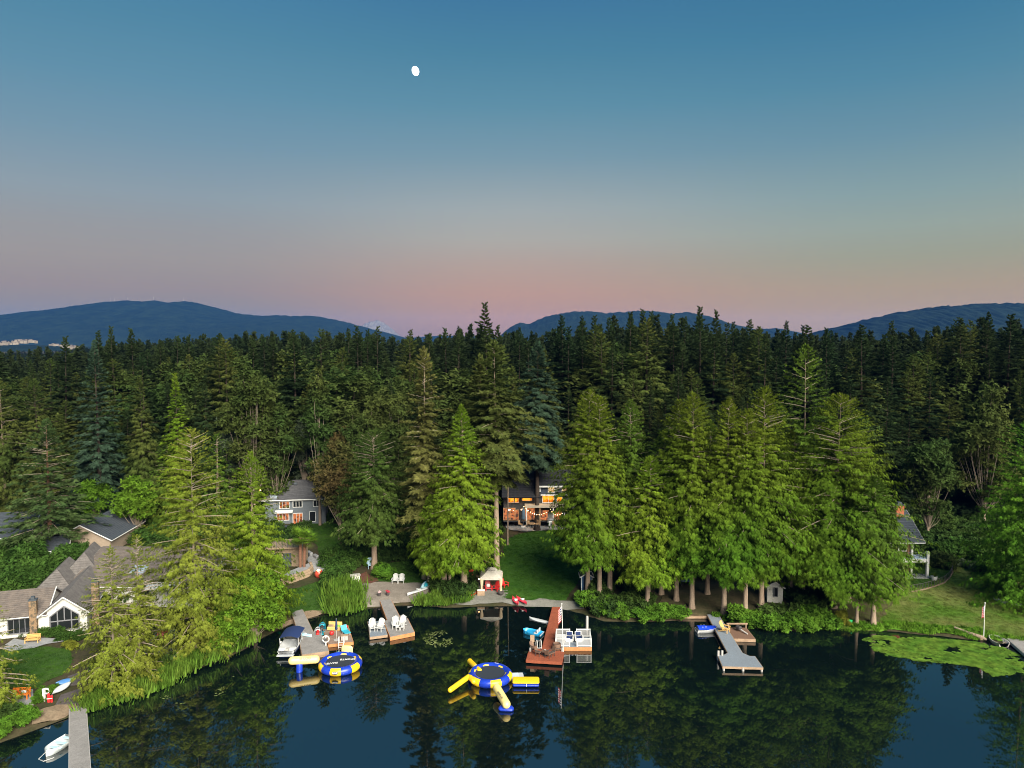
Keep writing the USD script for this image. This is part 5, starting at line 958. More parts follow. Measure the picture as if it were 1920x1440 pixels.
def cushion_chair(label, loc, rz):
    p = thing('raft_chair', label, 'chair', loc, rz); put(p, 'frame', MB().box((0, 0, .2), (.8, .8, .4), 0, .04).out(), m_plastic); put(p, 'backrest', MB().box((0, .42, .55), (.8, .14, 1.0), 0, .04).out(), m_plastic)
    for sx in (-1, 1): put(p, 'armrest', MB().box((sx * .44, 0, .42), (.14, .8, .5), 0, .03).out(), m_plastic)
    put(p, 'cushion', MB().box((0, -.03, .44), (.66, .66, .12), 0, .04).out(), m_navyc); put(p, 'back_cushion', MB().box((0, .32, .78), (.6, .1, .45), 0, .03).out(), m_navyc)
cushion_chair('white chair with navy cushions on the railed raft, left of the gap', on(1067.5, 1202, .45), -.1); cushion_chair('white chair with navy cushions on the railed raft, right of the gap', on(1085, 1202, .45), .1)
p = thing('raft_table', 'white square table in the left part of the railed raft', 'table', on(1051, 1203, .45)); put(p, 'top', MB().box((0, 0, .7), (1.1, .9, .06)).out(), m_plastic)
for sx in (-1, 1):
    for sy in (-1, 1): put(p, 'leg', MB().box((sx * .48, sy * .38, .34), (.07, .07, .68)).out(), m_plastic)
single('mooring_pile', MB().tube([(0, 0, -2), (0, 0, 2.7), (0, 0, 2.78)], [.17, .16, .1], 12).out(), m_pile, 'thick grey mooring pile behind the railed raft', 'pile', True, loc=atz(1100.5, 1197, 0))
def flagpole(label, flabel, loc, h, w_, lean=0.0):
    single('flagpole', MB().tube([(0, 0, 0), (lean * h, 0, h)], [.05, .035], 8).mesh(trimesh.creation.icosphere(1, .08), (lean * h, 0, h)).out(), m_trim, label, 'flagpole', loc=loc)
    p = thing('flag', flabel, 'flag', np.asarray(loc, float) + np.array([lean * h, 0, 0])); H_, Lf = h * .25, w_
    mr, mw = mat('flag_red', (.50, .03, .04), .8), mat('flag_white', (.68, .66, .66), .8)
    for k in range(13):
        z1_ = h - .25 - k * H_ / 13 * 1.25; V = [];
        for u in np.linspace(0, 1, 6): V += [(-u * Lf * .55 - .05, -.10 * math.sin(u * 7), z1_ - u * Lf * .75), (-u * Lf * .55 - .05, -.10 * math.sin(u * 7), z1_ - H_ / 13 * 1.25 - u * Lf * .75)]
        put(p, 'stripe', MB().add(V, [[2 * i_, 2 * i_ + 1, 2 * i_ + 3, 2 * i_ + 2] for i_ in range(5)]).out(), mr if k % 2 == 0 else mw)
    V = []
    for u in np.linspace(0, .42, 4): V += [(-u * Lf * .55 - .05, -.10 * math.sin(u * 7) - .012, h - .24 - u * Lf * .75), (-u * Lf * .55 - .05, -.10 * math.sin(u * 7) - .012, h - .24 - H_ / 13 * 1.25 * 7 - u * Lf * .75)]
    ca_ = put(p, 'canton', MB().add(V, [[2 * i_, 2 * i_ + 1, 2 * i_ + 3, 2 * i_ + 2] for i_ in range(3)]).out(), m_navyc)
    for k in range(9): u = .06 + .3 * (k % 3) / 2; zc = h - .34 - H_ * .62 * (k // 3) / 3 - u * Lf * .75; put(ca_, 'star', MB().box((-u * Lf * .55 - .05, -.10 * math.sin(u * 7) - .03, zc), (.09, .02, .09)).out(), mw)
flagpole('tall white flagpole at the right corner of the red dock', 'red and white striped flag hanging limp over the red dock', atz(1056, 1222, .5), 5.6, .55, -.035)
flagpole('short white flagpole by the driftwood at the lily pads', 'small striped flag hanging on the pole at the lily pads', G(1844, 1199), 4.5, .55)
# boats --------------------------------------------------------------------------------------------
def hull(L, Wd, d, n=13, flare=.72, stern=.85, sheer=.18, inner=.0):
    "an open hull, bow to +y: outer skin, gunwale and inner skin as one closed mesh"
    ys = np.linspace(0, 1, n); hw_ = Wd / 2 * np.where(ys < .35, stern + (1 - stern) * np.sin(ys / .35 * PI / 2), np.sqrt(np.clip(1 - ((ys - .35) / .65) ** 2.2, 0, 1))); hw_ = np.maximum(hw_, .02)
    z1_ = d + sheer * ys ** 2; V, F = [], []
    for k in range(n):
        y = (ys[k] - .45) * L; w_ = hw_[k]
        V += [(-w_, y, z1_[k]), (-w_ * flare, y, .12 * d), (0, y, 0), (w_ * flare, y, .12 * d), (w_, y, z1_[k]), (w_ * .86, y, z1_[k]), (w_ * flare * .8, y, .3 * d), (0, y, .26 * d), (-w_ * flare * .8, y, .3 * d), (-w_ * .86, y, z1_[k])]
    for k in range(n - 1):
        for c in range(10): c2 = (c + 1) % 10; F.append([k * 10 + c, k * 10 + c2, k * 10 + 10 + c2, k * 10 + 10 + c])
    for c in range(1, 9): F += [[0, c, c + 1, c + 1]]; F += [[(n - 1) * 10, (n - 1) * 10 + c + 1, (n - 1) * 10 + c, (n - 1) * 10 + c]]
    return np.array(V), np.array(F)
def boat(name, label, category, loc, rz, L, Wd, d, hm, seats=(), sm=None, sink=-.1):
    p = thing(name, label, category, (loc[0], loc[1], sink), rz); put(p, 'hull', hull(L, Wd, d), hm, True)
    for y in seats: put(p, 'bench_seat', MB().box((0, y, d * .8), (Wd * .86, .28, .05)).out(), sm or m_hullw)
    return p
bt = boat('rowing_boat', 'pale aluminium rowing boat tied beside the pale dock at the bottom left', 'boat', atz(113, 1400, 0), 2.95, 2.8, 1.55, .5, mat('pale_aluminium', (.46, .50, .50), .4, .5), (-.9, -.1, .6), m_lblue)
put(bt, 'mooring_line', MB().tube([(0, 1.5, .5), (.3, 2.0, .1), (-.4, 2.2, .12), (-.9, 1.6, .15)], .02, 5).out(), m_plastic)
mb = boat('motor_boat', 'motor boat under a navy canopy moored left of the weathered dock', 'boat', atz(546, 1216, 0), .05, 5.2, 2.25, .85, m_hullw, (), None)
put(mb, 'navy_boot_stripe', MB().add(*hull(5.22, 2.27, .52)).out(), m_hulln, True)
mg = put(mb, 'canopy', MB().add([(x, y, 1.95 + .45 * math.cos(x / 1.15 * 1.25) - .1 * ((y - .6) / 1.7) ** 2 - .35) for y in np.linspace(-.95, 2.2, 7) for x in np.linspace(-1.12, 1.12, 9)], [[r_ * 9 + c_, r_ * 9 + c_ + 1, r_ * 9 + c_ + 10, r_ * 9 + c_ + 9] for r_ in range(6) for c_ in range(8)]).out(), m_navyc, True)
for sx in (-1, 1):
    for y in (-.8, .9): put(mb, 'canopy_pole', MB().tube([(sx * 1.05, y, .8), (sx * 1.05, y - .1, 1.75)], .035, 6).out(), m_plastic)
put(mb, 'windscreen', MB().slab([(-.9, .9, .9), (.9, .9, .9), (.8, .6, 1.4), (-.8, .6, 1.4)], .03).out(), m_pane)
put(mb, 'stern_seat', MB().box((-.55, -1.7, .75), (.8, .6, .4), 0, .06).out(), m_plastic); put(mb, 'stern_seat', MB().box((.6, -1.7, .75), (.7, .6, .4), 0, .06).out(), m_plastic); put(mb, 'engine_cover', MB().box((0, -1.75, .72), (.45, .7, .35), 0, .08).out(), m_pile); put(mb, 'swim_platform', MB().box((0, -2.5, .42), (1.9, .5, .08)).out(), m_hullw)
put(mb, 'fender', MB().tube([(-1.2, 0, .5), (-1.2, .05, 1.0)], .12, 8).out(), m_plastic, True)
def kayak(name, label, category, loc, rz, L, Wd, m1, m2=None, z=.0, tilt=0.0, pit=True):
    p = thing(name, label, category, (loc[0], loc[1], loc[2] + z), rz); n = 15; V, F = [], []
    for k, u in enumerate(np.linspace(-1, 1, n)):
        w_ = Wd / 2 * max(1 - abs(u) ** 2.3, .03); zt = .26 + .12 * u * u
        for a_ in np.linspace(0, 2 * PI, 9)[:-1]: V.append((math.cos(a_) * w_, u * L / 2, .17 + (zt - .17) * math.sin(a_) * (1 if math.sin(a_) > 0 else 1.2)))
    for k in range(n - 1):
        for c in range(8): c2 = (c + 1) % 8; F.append([k * 8 + c, k * 8 + c2, k * 8 + 8 + c2, k * 8 + 8 + c])
    V = np.array(V)
    if tilt: R_ = trimesh.transformations.rotation_matrix(tilt, (0, 1, 0))[:3, :3]; V = V @ R_.T + np.array([0, 0, .3 * abs(math.sin(tilt))])
    put(p, 'hull', (V, np.array(F)), m1, True)
    if pit and not tilt: put(p, 'seat', MB().box((0, -.15, .33), (Wd * .5, .5, .12), 0, .04).out(), m2 or m_plastic); put(p, 'backrest', MB().box((0, -.45, .42), (Wd * .5, .08, .25), 0, .03).out(), m2 or m_plastic)
    return p
kayak('kayak', 'left pink-red kayak at the grass edge, its bow towards the water', 'kayak', G(966, 1128), .26, 2.9, .78, m_redk); kayak('kayak', 'right pink-red kayak lying slantwise on the shore', 'kayak', G(977.5, 1127), .52, 2.9, .78, m_redk)
kayak('canoe', 'dark red canoe leaning in the grass left of the gazebo', 'canoe', G(889, 1114), -.6, 4.4, .9, mat('dark_red_gelcoat', (.26, .018, .015), .35), pit=True)
kayak('canoe', 'long white canoe drawn up at the right end of the sandy beach', 'canoe', G(787, 1110), -.75, 4.4, .8, m_hullw, z=.1); kayak('paddle_board', 'teal and white board leaning beside the white canoe on the beach', 'paddle board', G(797, 1102), -.35, 3.2, .8, m_lblue, z=.2, tilt=.9, pit=False); kayak('kayak', 'teal kayak standing behind the white canoe at the beach trunk', 'kayak', G(801, 1100), -.3, 3.0, .7, m_teal, z=.2, tilt=1.0, pit=False)
kayak('kayak', 'blue kayak end poking out of the tall reeds at the beach', 'kayak', G(665, 1116), -.1, 2.4, .7, m_cyan, pit=False); kayak('kayak', 'green kayak standing half hidden in the reeds by the mulch bed', 'kayak', G(659, 1100), .05, 3.0, .7, mat('dull_green_plastic', (.03, .17, .07), .4), pit=False, tilt=.7)
kayak('kayak', 'bright green kayak on the bank beside the weathered dock', 'kayak', G(514, 1163), .95, 2.5, .8, m_greenp, pit=False)
kayak('paddle_board', 'white and grey paddle board drifting left of the red dock', 'paddle board', atz(1012, 1164, 0), 1.0, 3.1, .8, m_hullw, z=-.12, pit=False)
kayak('kayak', 'white kayak on the right lawn, left of its pair', 'kayak', G(1882, 1131), .5, 2.6, .8, m_hullw); kayak('kayak', 'white and green kayak on the right lawn, at the trees', 'kayak', G(1893, 1132), .7, 2.8, .8, m_hullw, m_greenp)
pb = boat('pedal_boat', 'bright blue pedal boat with two white seats left of the red dock', 'pedal boat', atz(1000, 1189, 0), 1.15, 2.5, 1.5, .42, m_cyan, (), None); put(pb, 'deck', MB().box((0, .1, .3), (1.1, 1.7, .16), 0, .06).out(), m_cyan)
for sx in (-.32, .32): s_ = put(pb, 'seat', MB().box((sx, -.45, .45), (.42, .45, .12), 0, .04).box((sx, -.7, .68), (.42, .12, .45), 0, .04).out(), m_hullw)
put(pb, 'rubbing_strake', MB().box((0, -1.15, .33), (1.35, .08, .1)).out(), m_hullw)
jb = boat('jet_boat', 'blue jet boat with white stripes moored left of the slate grey dock', 'boat', atz(1323, 1184, 0), -1.45, 2.7, 1.35, .5, m_hullw, (), None)
put(jb, 'cover', MB().add([(x * (1 - max(0, y) ** 2 * .16), y, .5 + .28 * (1 - (x / .68) ** 2) + .1 * (y < 0)) for y in np.linspace(-1.1, 1.25, 8) for x in np.linspace(-.66, .66, 7)], [[r_ * 7 + c_, r_ * 7 + c_ + 1, r_ * 7 + c_ + 8, r_ * 7 + c_ + 7] for r_ in range(7) for c_ in range(6)]).out(), mat('royal_blue_cover', (.008, .04, .42), .4), True)
for y in (-.5, -.1): put(jb, 'stripe', MB().box((0, y, .80), (.7, .16, .05), 0, .01).out(), m_hullw)
p = thing('outboard_motor', 'dark outboard motor lying on the back of the brown raft', 'outboard motor', on(1385, 1183, .4), .5); put(p, 'cowl', MB().box((0, 0, .4), (.5, .75, .5), 0, .12).out(), m_dark); put(p, 'shaft', MB().tube([(0, -.3, .3), (.1, -1.3, .08)], .09, 8).out(), m_pile)
p = thing('raft_rail', 'pale beam on two short posts along the back of the brown raft', 'rail', on(1382, 1177.5, .4)); put(p, 'beam', MB().box((0, 0, .55), (2.6, .14, .14)).out(), m_fasc)
for sx in (-1.1, 1.1): put(p, 'post', MB().box((sx, 0, .25), (.12, .12, .5)).out(), m_fasc)
# raft with furniture right of the weathered dock
deck('swim_raft', 'crowded brown raft with bright toys and a ladder right of the weathered dock', [(606, 1180), (652, 1172), (662, 1203), (616, 1208)], mat('brown_raft_boards', (.22, .15, .115), .85, var=.2), m_orangewood, z=.4, t=.35, category='raft')
p = thing('sofa', 'tan sofa with green and tan pillows at the back of the crowded raft', 'sofa', on(627, 1181, .4), -.1)
put(p, 'seat', MB().box((0, 0, .25), (1.7, .7, .4), 0, .05).out(), m_benchtan); put(p, 'backrest', MB().box((0, .38, .55), (1.7, .15, .7), 0, .04).out(), m_benchtan); put(p, 'cushion', MB().box((.45, -.02, .52), (.6, .6, .16), 0, .06).out(), mat('lime_cushion', (.22, .42, .05), .8)); put(p, 'cushion', MB().box((-.45, -.02, .52), (.6, .6, .16), 0, .06).out(), m_fasc)
for k, (px, py, nm, mt, lab) in enumerate(((622, 1191, 'red_ball', m_red, 'red ball on the left side of the crowded raft'), (646, 1178, 'red_cushion', m_red, 'red cushion at the far right corner of the crowded raft'))):
    single(nm, MB().mesh(trimesh.creation.icosphere(2, .28), (0, 0, .28)).out() if k == 0 else MB().box((0, 0, .2), (.8, .7, .4), .3, .15).out(), mt, lab, 'ball' if k == 0 else 'cushion', True, loc=on(px, py, .4))
p = thing('deck_chair', 'teal deck chair on the right side of the crowded raft', 'chair', on(649, 1189, .4), .6); put(p, 'seat', MB().box((0, 0, .3), (.75, 1.1, .1)).out(), m_teal); put(p, 'backrest', MB().slab([(-.37, .5, .32), (.37, .5, .32), (.37, .9, .85), (-.37, .9, .85)], .08).out(), m_teal)
for sx in (-.32, .32): put(p, 'leg', MB().box((sx, -.4, .15), (.06, .06, .3)).out(), m_plastic); put(p, 'leg', MB().box((sx, .4, .15), (.06, .06, .3)).out(), m_plastic)
p = thing('storage_box', 'grey storage box at the front right of the crowded raft', 'box', on(646, 1199, .4), .2); put(p, 'body', MB().box((0, 0, .25), (.8, .55, .5)).out(), m_pile); put(p, 'lid', MB().box((0, 0, .53), (.86, .6, .07), 0, .02).out(), m_fasc)
p = thing('patio_umbrella', 'folded dark blue umbrella standing in the crowded raft', 'umbrella', on(631, 1200, .4)); put(p, 'pole', MB().tube([(0, 0, 0), (0, 0, 2.6)], .04, 8).out(), m_pile); put(p, 'canopy', MB().lathe([(.03, 2.6), (.13, 2.1), (.17, 1.3), (.04, 1.2)], 10).out(), m_navyc, True); put(p, 'base', MB().lathe([(0, .08), (.35, .06), (.35, 0)], 12).out(), m_pile)
p = thing('jet_ski', 'white and red jet ski tied right of the weathered dock', 'jet ski', atz(596, 1194, 0), .25); put(p, 'hull', hull(2.6, .95, .55), m_hullw, True); put(p, 'saddle', MB().box((0, -.4, .68), (.4, 1.2, .3), 0, .12).out(), m_red); put(p, 'handlebar', MB().tube([(-.35, .35, .98), (0, .45, .85), (.35, .35, .98)], .035, 6).out(), m_dark); put(p, 'hood', MB().box((0, .75, .6), (.6, .8, .28), 0, .12).out(), m_hullw)
p = thing('jet_ski', 'teal jet ski behind the white one near the crowded raft', 'jet ski', atz(604, 1184, 0), .2); put(p, 'hull', hull(2.6, .95, .5), m_teal, True); put(p, 'saddle', MB().box((0, -.4, .65), (.4, 1.2, .3), 0, .12).out(), m_dark); put(p, 'handlebar', MB().tube([(-.35, .35, .95), (0, .45, .82), (.35, .35, .95)], .035, 6).out(), m_dark); put(p, 'hood', MB().box((0, .75, .58), (.6, .8, .28), 0, .12).out(), m_teal)
kayak('paddle_board', 'pale paddle board lying across the inner left edge of the weathered dock', 'paddle board', atz(569, 1191, .62), 1.15, 2.6, .7, m_lblue, z=-.05, pit=False); kayak('paddle_board', 'white board under the pale one on the weathered dock', 'paddle board', atz(567, 1187, .62), .8, 2.2, .6, m_hullw, z=-.05, pit=False)
p = thing('dock_bell', 'round dark bell on a white post at the right corner of the weathered dock', 'bell', atz(611, 1210, .62)); put(p, 'post', MB().box((0, 0, .55), (.12, .12, 1.1)).out(), m_trim); put(p, 'ring', MB().tube([(.38 * math.cos(t), 0, .75 + .38 * math.sin(t)) for t in np.linspace(0, 2 * PI, 15)], .07, 6).out(), m_trim); put(p, 'bell', MB().lathe([(.05, .9), (.12, .8), (.18, .55), (0, .55)], 10).out(), m_dark)
for k, (px, py) in enumerate(((711, 1118), (727, 1117))): p = thing('flower_pot', ('dark pot with pale flowers left at the head of the beach dock', 'dark pot with red flowers right at the head of the beach dock')[k], 'flower pot', G(px, py)); put(p, 'pot', MB().lathe([(0, 0), (.18, 0), (.26, .5), (.2, .5)], 10).out(), m_dark); put(p, 'flowers', leafy(900 + k, .8, .35, bare=.6, blobs=5, per=14, size=.16)[2], (mat('pale_petals', (.5, .35, .35), .8), mat('red_petals', (.35, .03, .05), .8))[k])
p = thing('notice_box', 'white kiosk box with a grey lid at the corner of the red mulch', 'box', G(666, 1090), .35); put(p, 'body', MB().box((0, 0, .45), (1.3, .6, .9)).out(), m_white); put(p, 'lid', MB().box((0, 0, .96), (1.5, .9, .1), 0, .03).out(), m_pile)
p = thing('firewood_box', 'cream box on the gravel between the red canoe and gazebo', 'box', G(902, 1116), 0); put(p, 'body', MB().box((0, 0, .35), (1.0, .6, .7)).out(), m_fasc); put(p, 'lid', MB().box((0, 0, .73), (1.06, .66, .07), 0, .02).out(), m_trim)
single('fire_bowl', MB().lathe([(0, 0), (.2, 0), (.42, .3), (.45, .5), (.36, .48), (0, .3)], 14).out(), m_dark, 'black fire bowl at the right front of the gazebo', 'fire bowl', True, loc=G(939, 1116))
for k, (px, py, h_) in enumerate(((898, 1108, 1.6), (916.5, 1064, 1.4))): p = thing('garden_lamp', ('small lit lamp on a stake left of the gazebo', 'small lit lamp in the shade behind the gazebo')[k], 'lamp', G(px, py)); put(p, 'stake', MB().tube([(0, 0, 0), (0, 0, h_)], .03, 6).out(), m_dark); put(p, 'globe', MB().mesh(trimesh.creation.icosphere(2, .11), (0, 0, h_ + .1)).out(), m_bulb, True)
p = G(489, 918); single('flood_lamp', MB().mesh(trimesh.creation.icosphere(2, .16), (0, 0, 0)).out(), m_bulb, 'small glowing lamp at the left end of the grey house', 'lamp', True, loc=aty(488, 919, P4[1] - .5))
# trampolines --------------------------------------------------------------------------------------
def trampoline(label, loc, rz, R=2.4, rt=.47, yel0=0):
    p = thing('water_trampoline', label, 'water trampoline', loc, rz); Rc = R - rt
    for k in range(12):
        V, F = [], []
        for i_, a_ in enumerate(np.linspace(k * PI / 6 + .004, (k + 1) * PI / 6 - .004, 6)):
            pin = 1 - .05 * (abs(i_ - 2.5) / 2.5) ** 3
            for b_ in np.linspace(0, 2 * PI, 15)[:-1]: rr_ = Rc + rt * pin * math.cos(b_); V.append((rr_ * math.cos(a_), rr_ * math.sin(a_), .42 + .46 * pin * math.sin(b_)))
        for i_ in range(5):
            for c in range(14): c2 = (c + 1) % 14; F.append([i_ * 14 + c, i_ * 14 + 14 + c, i_ * 14 + 14 + c2, i_ * 14 + c2])
        put(p, 'tube_segment', (np.array(V), np.array(F)), m_yel if (k + yel0) % 2 == 0 else m_blu, True)
    put(p, 'skirt', MB().lathe([(1.55, .70), (1.86, .905), (2.06, .895), (2.06, .86), (1.55, .66)], 40).out(), m_blu, True)
    mt = put(p, 'jump_mat', MB().lathe([(0, .69), (1.56, .72), (1.56, .68), (0, .65)], 40).out(), m_net)
    put(p, 'anchor_ring', MB().tube([(Rc * math.cos(t) * 1.0, Rc * math.sin(t), .885) for t in np.linspace(0, .25, 6)], .03, 5).out(), m_print)
    return p, mt
def capsule(a_, b_, r_, n=12, flat=1.0):
    a_, b_ = np.asarray(a_, float), np.asarray(b_, float); d = (b_ - a_) / np.linalg.norm(b_ - a_); ks = np.linspace(0, PI / 2, 5)
    pts = [a_ + d * (r_ - r_ * math.cos(k)) for k in ks] + [b_ - d * (r_ - r_ * math.cos(k)) for k in ks[::-1]]; rad = [max(r_ * math.sin(k), .01) * 1 for k in ks] + [max(r_ * math.sin(k), .01) for k in ks[::-1]]
    return MB().tube(pts, rad, n)
def text(parent, s, h, loc, rz, material, tilt=0.0, flip=False):
    m = meshkit.text_mesh(s, h, .012, True); m.apply_translation((-m.bounds[:, 0].mean(), -h / 2, 0))
    if tilt: m.apply_transform(trimesh.transformations.rotation_matrix(tilt, (1, 0, 0)))
    m.apply_transform(trimesh.transformations.rotation_matrix(rz, (0, 0, 1))); m.apply_translation(loc); put(parent, 'lettering', m, material)
c1_ = np.array([aty(638.5, 1262, 76.6)[0], 76.6, 0]); t1_, mt1 = trampoline('blue and yellow water trampoline with lettering on its mat, nearest the weathered dock', c1_, PI / 2 - PI / 12 + .0, yel0=0)
t1i = -(PI / 2 - PI / 12)
def loc1(x, y, z): ca, sa = math.cos(t1i), math.sin(t1i); return (x * ca - y * sa, x * sa + y * ca, z)
text(mt1, 'RAVE', .34, loc1(-.78, -.55, .735), t1i + PI + .25, m_print); text(mt1, 'SPORTS', .32, loc1(.72, .42, .735), t1i + PI + .1, m_print)
bd = put(t1_, 'badge', (lambda m: (m.apply_transform(trimesh.transformations.rotation_matrix(PI / 2 - .35, (1, 0, 0))), m.apply_translation((0, -2.41, .50)), m.apply_transform(trimesh.transformations.rotation_matrix(t1i, (0, 0, 1))), m)[-1])((lambda m: (m.apply_scale((1.0, .5, 1)), m)[-1])(trimesh.creation.cylinder(.34, .05, sections=24))), m_dark)
text(bd, 'RAVE', .16, loc1(0, -2.445, .515), t1i, m_print, PI / 2 - .35)
lg = thing('inflatable_log', 'pale yellow inflatable log raised on a blue leg left of the lettered trampoline', 'inflatable', (c1_[0] - 3.9, c1_[1] - 1.0, 0), .02)
put(lg, 'log', capsule((-1.5, -.15, 1.28), (1.75, .55, 1.15), .44, 16).out(), m_yelp, True); put(lg, 'leg', MB().tube([(-.35, .0, -.2), (-.35, 0, .1), (-.33, 0, .9)], [.3, .36, .34], 14).out(), m_blu, True)
text(lg, 'AQUA LOG', .27, (-.05, -.16, 1.52), .19, m_printd, .95)
st = thing('inflatable_step', 'upright yellow inflatable boarding step behind the lettered trampoline', 'inflatable', (c1_[0] + .15, c1_[1] + 2.6, 0), -.1); put(st, 'cushion', MB().box((0, 0, .75), (1.35, .5, 1.2), 0, .22).out(), m_yelp, True); put(st, 'valve', MB().lathe([(0, 0), (.08, 0), (.08, .04)], 8, (0, -.3, .8)).out(), m_pile)
def foam_mat(label, px, stripes, m1, m2, t=.14):
    C = [atz(a, b, t)[:2] for a, b in px]; o = np.mean(C, 0); p = thing('floating_mat', label, 'floating mat', (o[0], o[1], 0)); C = [tuple(c - o) for c in C]
    put(p, 'mat', MB().prism(C, -.03, t).out(), m1); a, b, c, d = map(np.array, C)
    for u0, u1 in stripes: put(p, 'stripe', MB().prism([tuple(a + (b - a) * u0), tuple(a + (b - a) * u1), tuple(d + (c - d) * u1), tuple(d + (c - d) * u0)], t + .004, t + .02).out(), m2)
    return p
foam_mat('light blue floating mat with darker stripes behind the lettered trampoline', [(620, 1228), (635, 1221), (675, 1236), (660, 1244)], ((0, .0),) and ((.12, .2), (.8, .86)), m_lblue, m_teal)
c2_ = np.array([aty(919, 1285, 73.9)[0], 73.9, 0]); trampoline('blue and yellow water trampoline with a plain mat and five inflatables round it', c2_, PI / 2 - PI / 6 + .05, yel0=1)
R2 = lambda px, py, z: atz(px, py, z) - np.array([c2_[0], c2_[1], 0])
lg = thing('inflatable_log', 'pale yellow log sloping from the plain trampoline onto a blue float in front', 'inflatable', c2_); put(lg, 'log', capsule(R2(929, 1286, 1.0), R2(952, 1325, .62), .42, 16).out(), m_yelp, True); fb = R2(949, 1327, .25); put(lg, 'float', MB().box((fb[0], fb[1], .16), (1.5, .75, .5), -.1, .2).out(), m_blu, True)
for k in range(3): q_ = R2(931 + k * 5, 1296 + k * 9, 1.0); 
text(lg, 'AQUA LOG', .2, R2(938, 1303, 1.2), -1.25, m_printd, .0)
ar = thing('inflatable_tube', 'yellow angled inflatable tube on the left of the plain trampoline', 'inflatable', c2_); put(ar, 'arm', capsule(R2(890, 1280, .8), R2(880, 1268, .85), .27).out(), m_yel, True); put(ar, 'tube', capsule(R2(881, 1267, .85), R2(841, 1296, .55), .27).out(), m_yel, True)
ar = thing('inflatable_tube', 'yellow inflatable tube pointing back from the plain trampoline', 'inflatable', c2_); put(ar, 'tube', capsule(R2(901, 1260, .6), R2(879, 1238, .45), .30).out(), m_yel, True); put(ar, 'band', MB().tube([R2(893, 1252, .55), R2(892, 1251, .55)], .31, 12).out(), m_yelp)
pl = thing('inflatable_platform', 'yellow-topped blue inflatable platform right of the plain trampoline', 'inflatable', R2(986, 1283, .1) + c2_, -.02); put(pl, 'float', MB().box((0, 0, .12), (2.75, 1.25, .34), 0, .12).out(), m_blu, True); put(pl, 'cushion', MB().box((0, 0, .42), (2.8, 1.3, .26), 0, .12).out(), m_yel, True); put(pl, 'strap', MB().box((.05, -.64, .2), (.06, .06, .3)).out(), m_print)
foam_mat('pale grey floating mat behind the right side of the plain trampoline', [(938, 1272), (983, 1271), (980, 1261), (938, 1263)], ((.2, .8),), m_hullw, mat('grey_foam', (.42, .47, .52), .7))
# left bank furniture ------------------------------------------------------------------------------
def bench(label, loc, rz, m1, L=1.7):
    p = thing('bench', label, 'bench', loc, rz)
    for k in range(4): put(p, 'seat_slat', MB().box((0, -.22 + k * .14, .46), (L, .12, .04)).out(), m1)
    for k in range(3): put(p, 'back_slat', MB().box((0, .32 + k * .03, .60 + k * .15), (L, .04, .12)).out(), m1)
    for sx in (-1, 1):
        put(p, 'leg', MB().box((sx * (L / 2 - .08), -.24, .23), (.08, .08, .46)).out(), m1); put(p, 'leg', MB().box((sx * (L / 2 - .08), .30, .45), (.08, .08, .9)).out(), m1); put(p, 'armrest', MB().box((sx * (L / 2 - .08), 0, .66), (.08, .6, .05)).out(), m1)
    return p
bench('bright orange slatted bench on the small stone terrace at the lake', atz(38, 1310, .95), .12, m_orange, 1.65)
bench('golden wooden bench on the path below the white house', G(61, 1206), .16, m_benchtan, 1.5)
for k, (u, mt) in enumerate(((.1, m_red), (.45, m_plastic))): single('pillow', MB().box((0, 0, 0), (.5, .2, .3), 0, .08).out(), mt, ('red pillow on the bright orange bench', 'white pillow on the bright orange bench')[k], 'pillow', True, loc=atz(38, 1310, .95) + np.array([u - .15, .1, .66]))
ts = [atz(a, b, .95) for a, b in ((9, 1325), (63, 1318), (62, 1292), (20, 1294), (8, 1302))]; o = np.mean(ts, 0); tr_ = thing('stone_terrace', 'small stone terrace with a low wall under the orange bench', 'terrace', (o[0], o[1], 0))
put(tr_, 'paving', MB().prism([tuple((p - o)[:2]) for p in ts], .4, .95).out(), m_paver)
sr = np.random.default_rng(8)
for row in range(4):
    a_, b_ = ts[0] - o, ts[1] - o; n_ = 7; L = np.linalg.norm((b_ - a_)[:2]); ang = math.atan2((b_ - a_)[1], (b_ - a_)[0])
    for k in range(n_): c = a_ + (b_ - a_) * ((k + .5 + .3 * (row % 2) - .1) / n_); put(tr_, 'stone', MB().box((c[0], c[1] - .1, .18 + row * .21), (L / n_ * .95, .34 + sr.uniform(-.05, .05), .195), ang, .04).out(), mat('grey_wall_stone', (.27, .25, .22), .9, color2=(.19, .18, .16), scale=2))
kayak('paddle_board', 'white paddle board with orange and blue patches leaning at the lower deck', 'paddle board', atz(115, 1296, .8), -.2, 2.3, .7, m_hullw, z=.1, tilt=.5, pit=False); kayak('paddle_board', 'blue and white board behind the leaning white one', 'paddle board', atz(121, 1283, 1.0), -.9, 1.5, .7, mat('mid_blue_board', (.06, .16, .36), .4), z=.05, tilt=.4, pit=False)
for k, (dx, dy, mt) in enumerate(((-.2, .2, m_orange), (.05, -.6, m_orange), (-.1, .8, m_blu))): pass
p = thing('letter_post', 'white post shaped like a letter P on the earth by the stone terrace', 'post', atz(87, 1318, .55)); put(p, 'post', MB().box((-.2, 0, .7), (.24, .2, 1.5)).out(), m_plastic); put(p, 'loop', MB().tube([(-.1, 0, 1.42), (.2, 0, 1.42), (.34, 0, 1.2), (.2, 0, .95), (-.1, 0, .95)], .09, 6).out(), m_plastic)
p = thing('life_jacket', 'red and white life jacket hanging beside the letter-shaped post', 'life jacket', atz(94, 1320, .5), .2); put(p, 'panel', MB().box((-.12, 0, .6), (.26, .18, 1.0), 0, .07).out(), m_red); put(p, 'panel', MB().box((.16, -.02, .5), (.22, .18, .8), 0, .07).out(), m_red); put(p, 'strap', MB().box((0, -.11, .6), (.5, .03, .08)).out(), m_plastic)
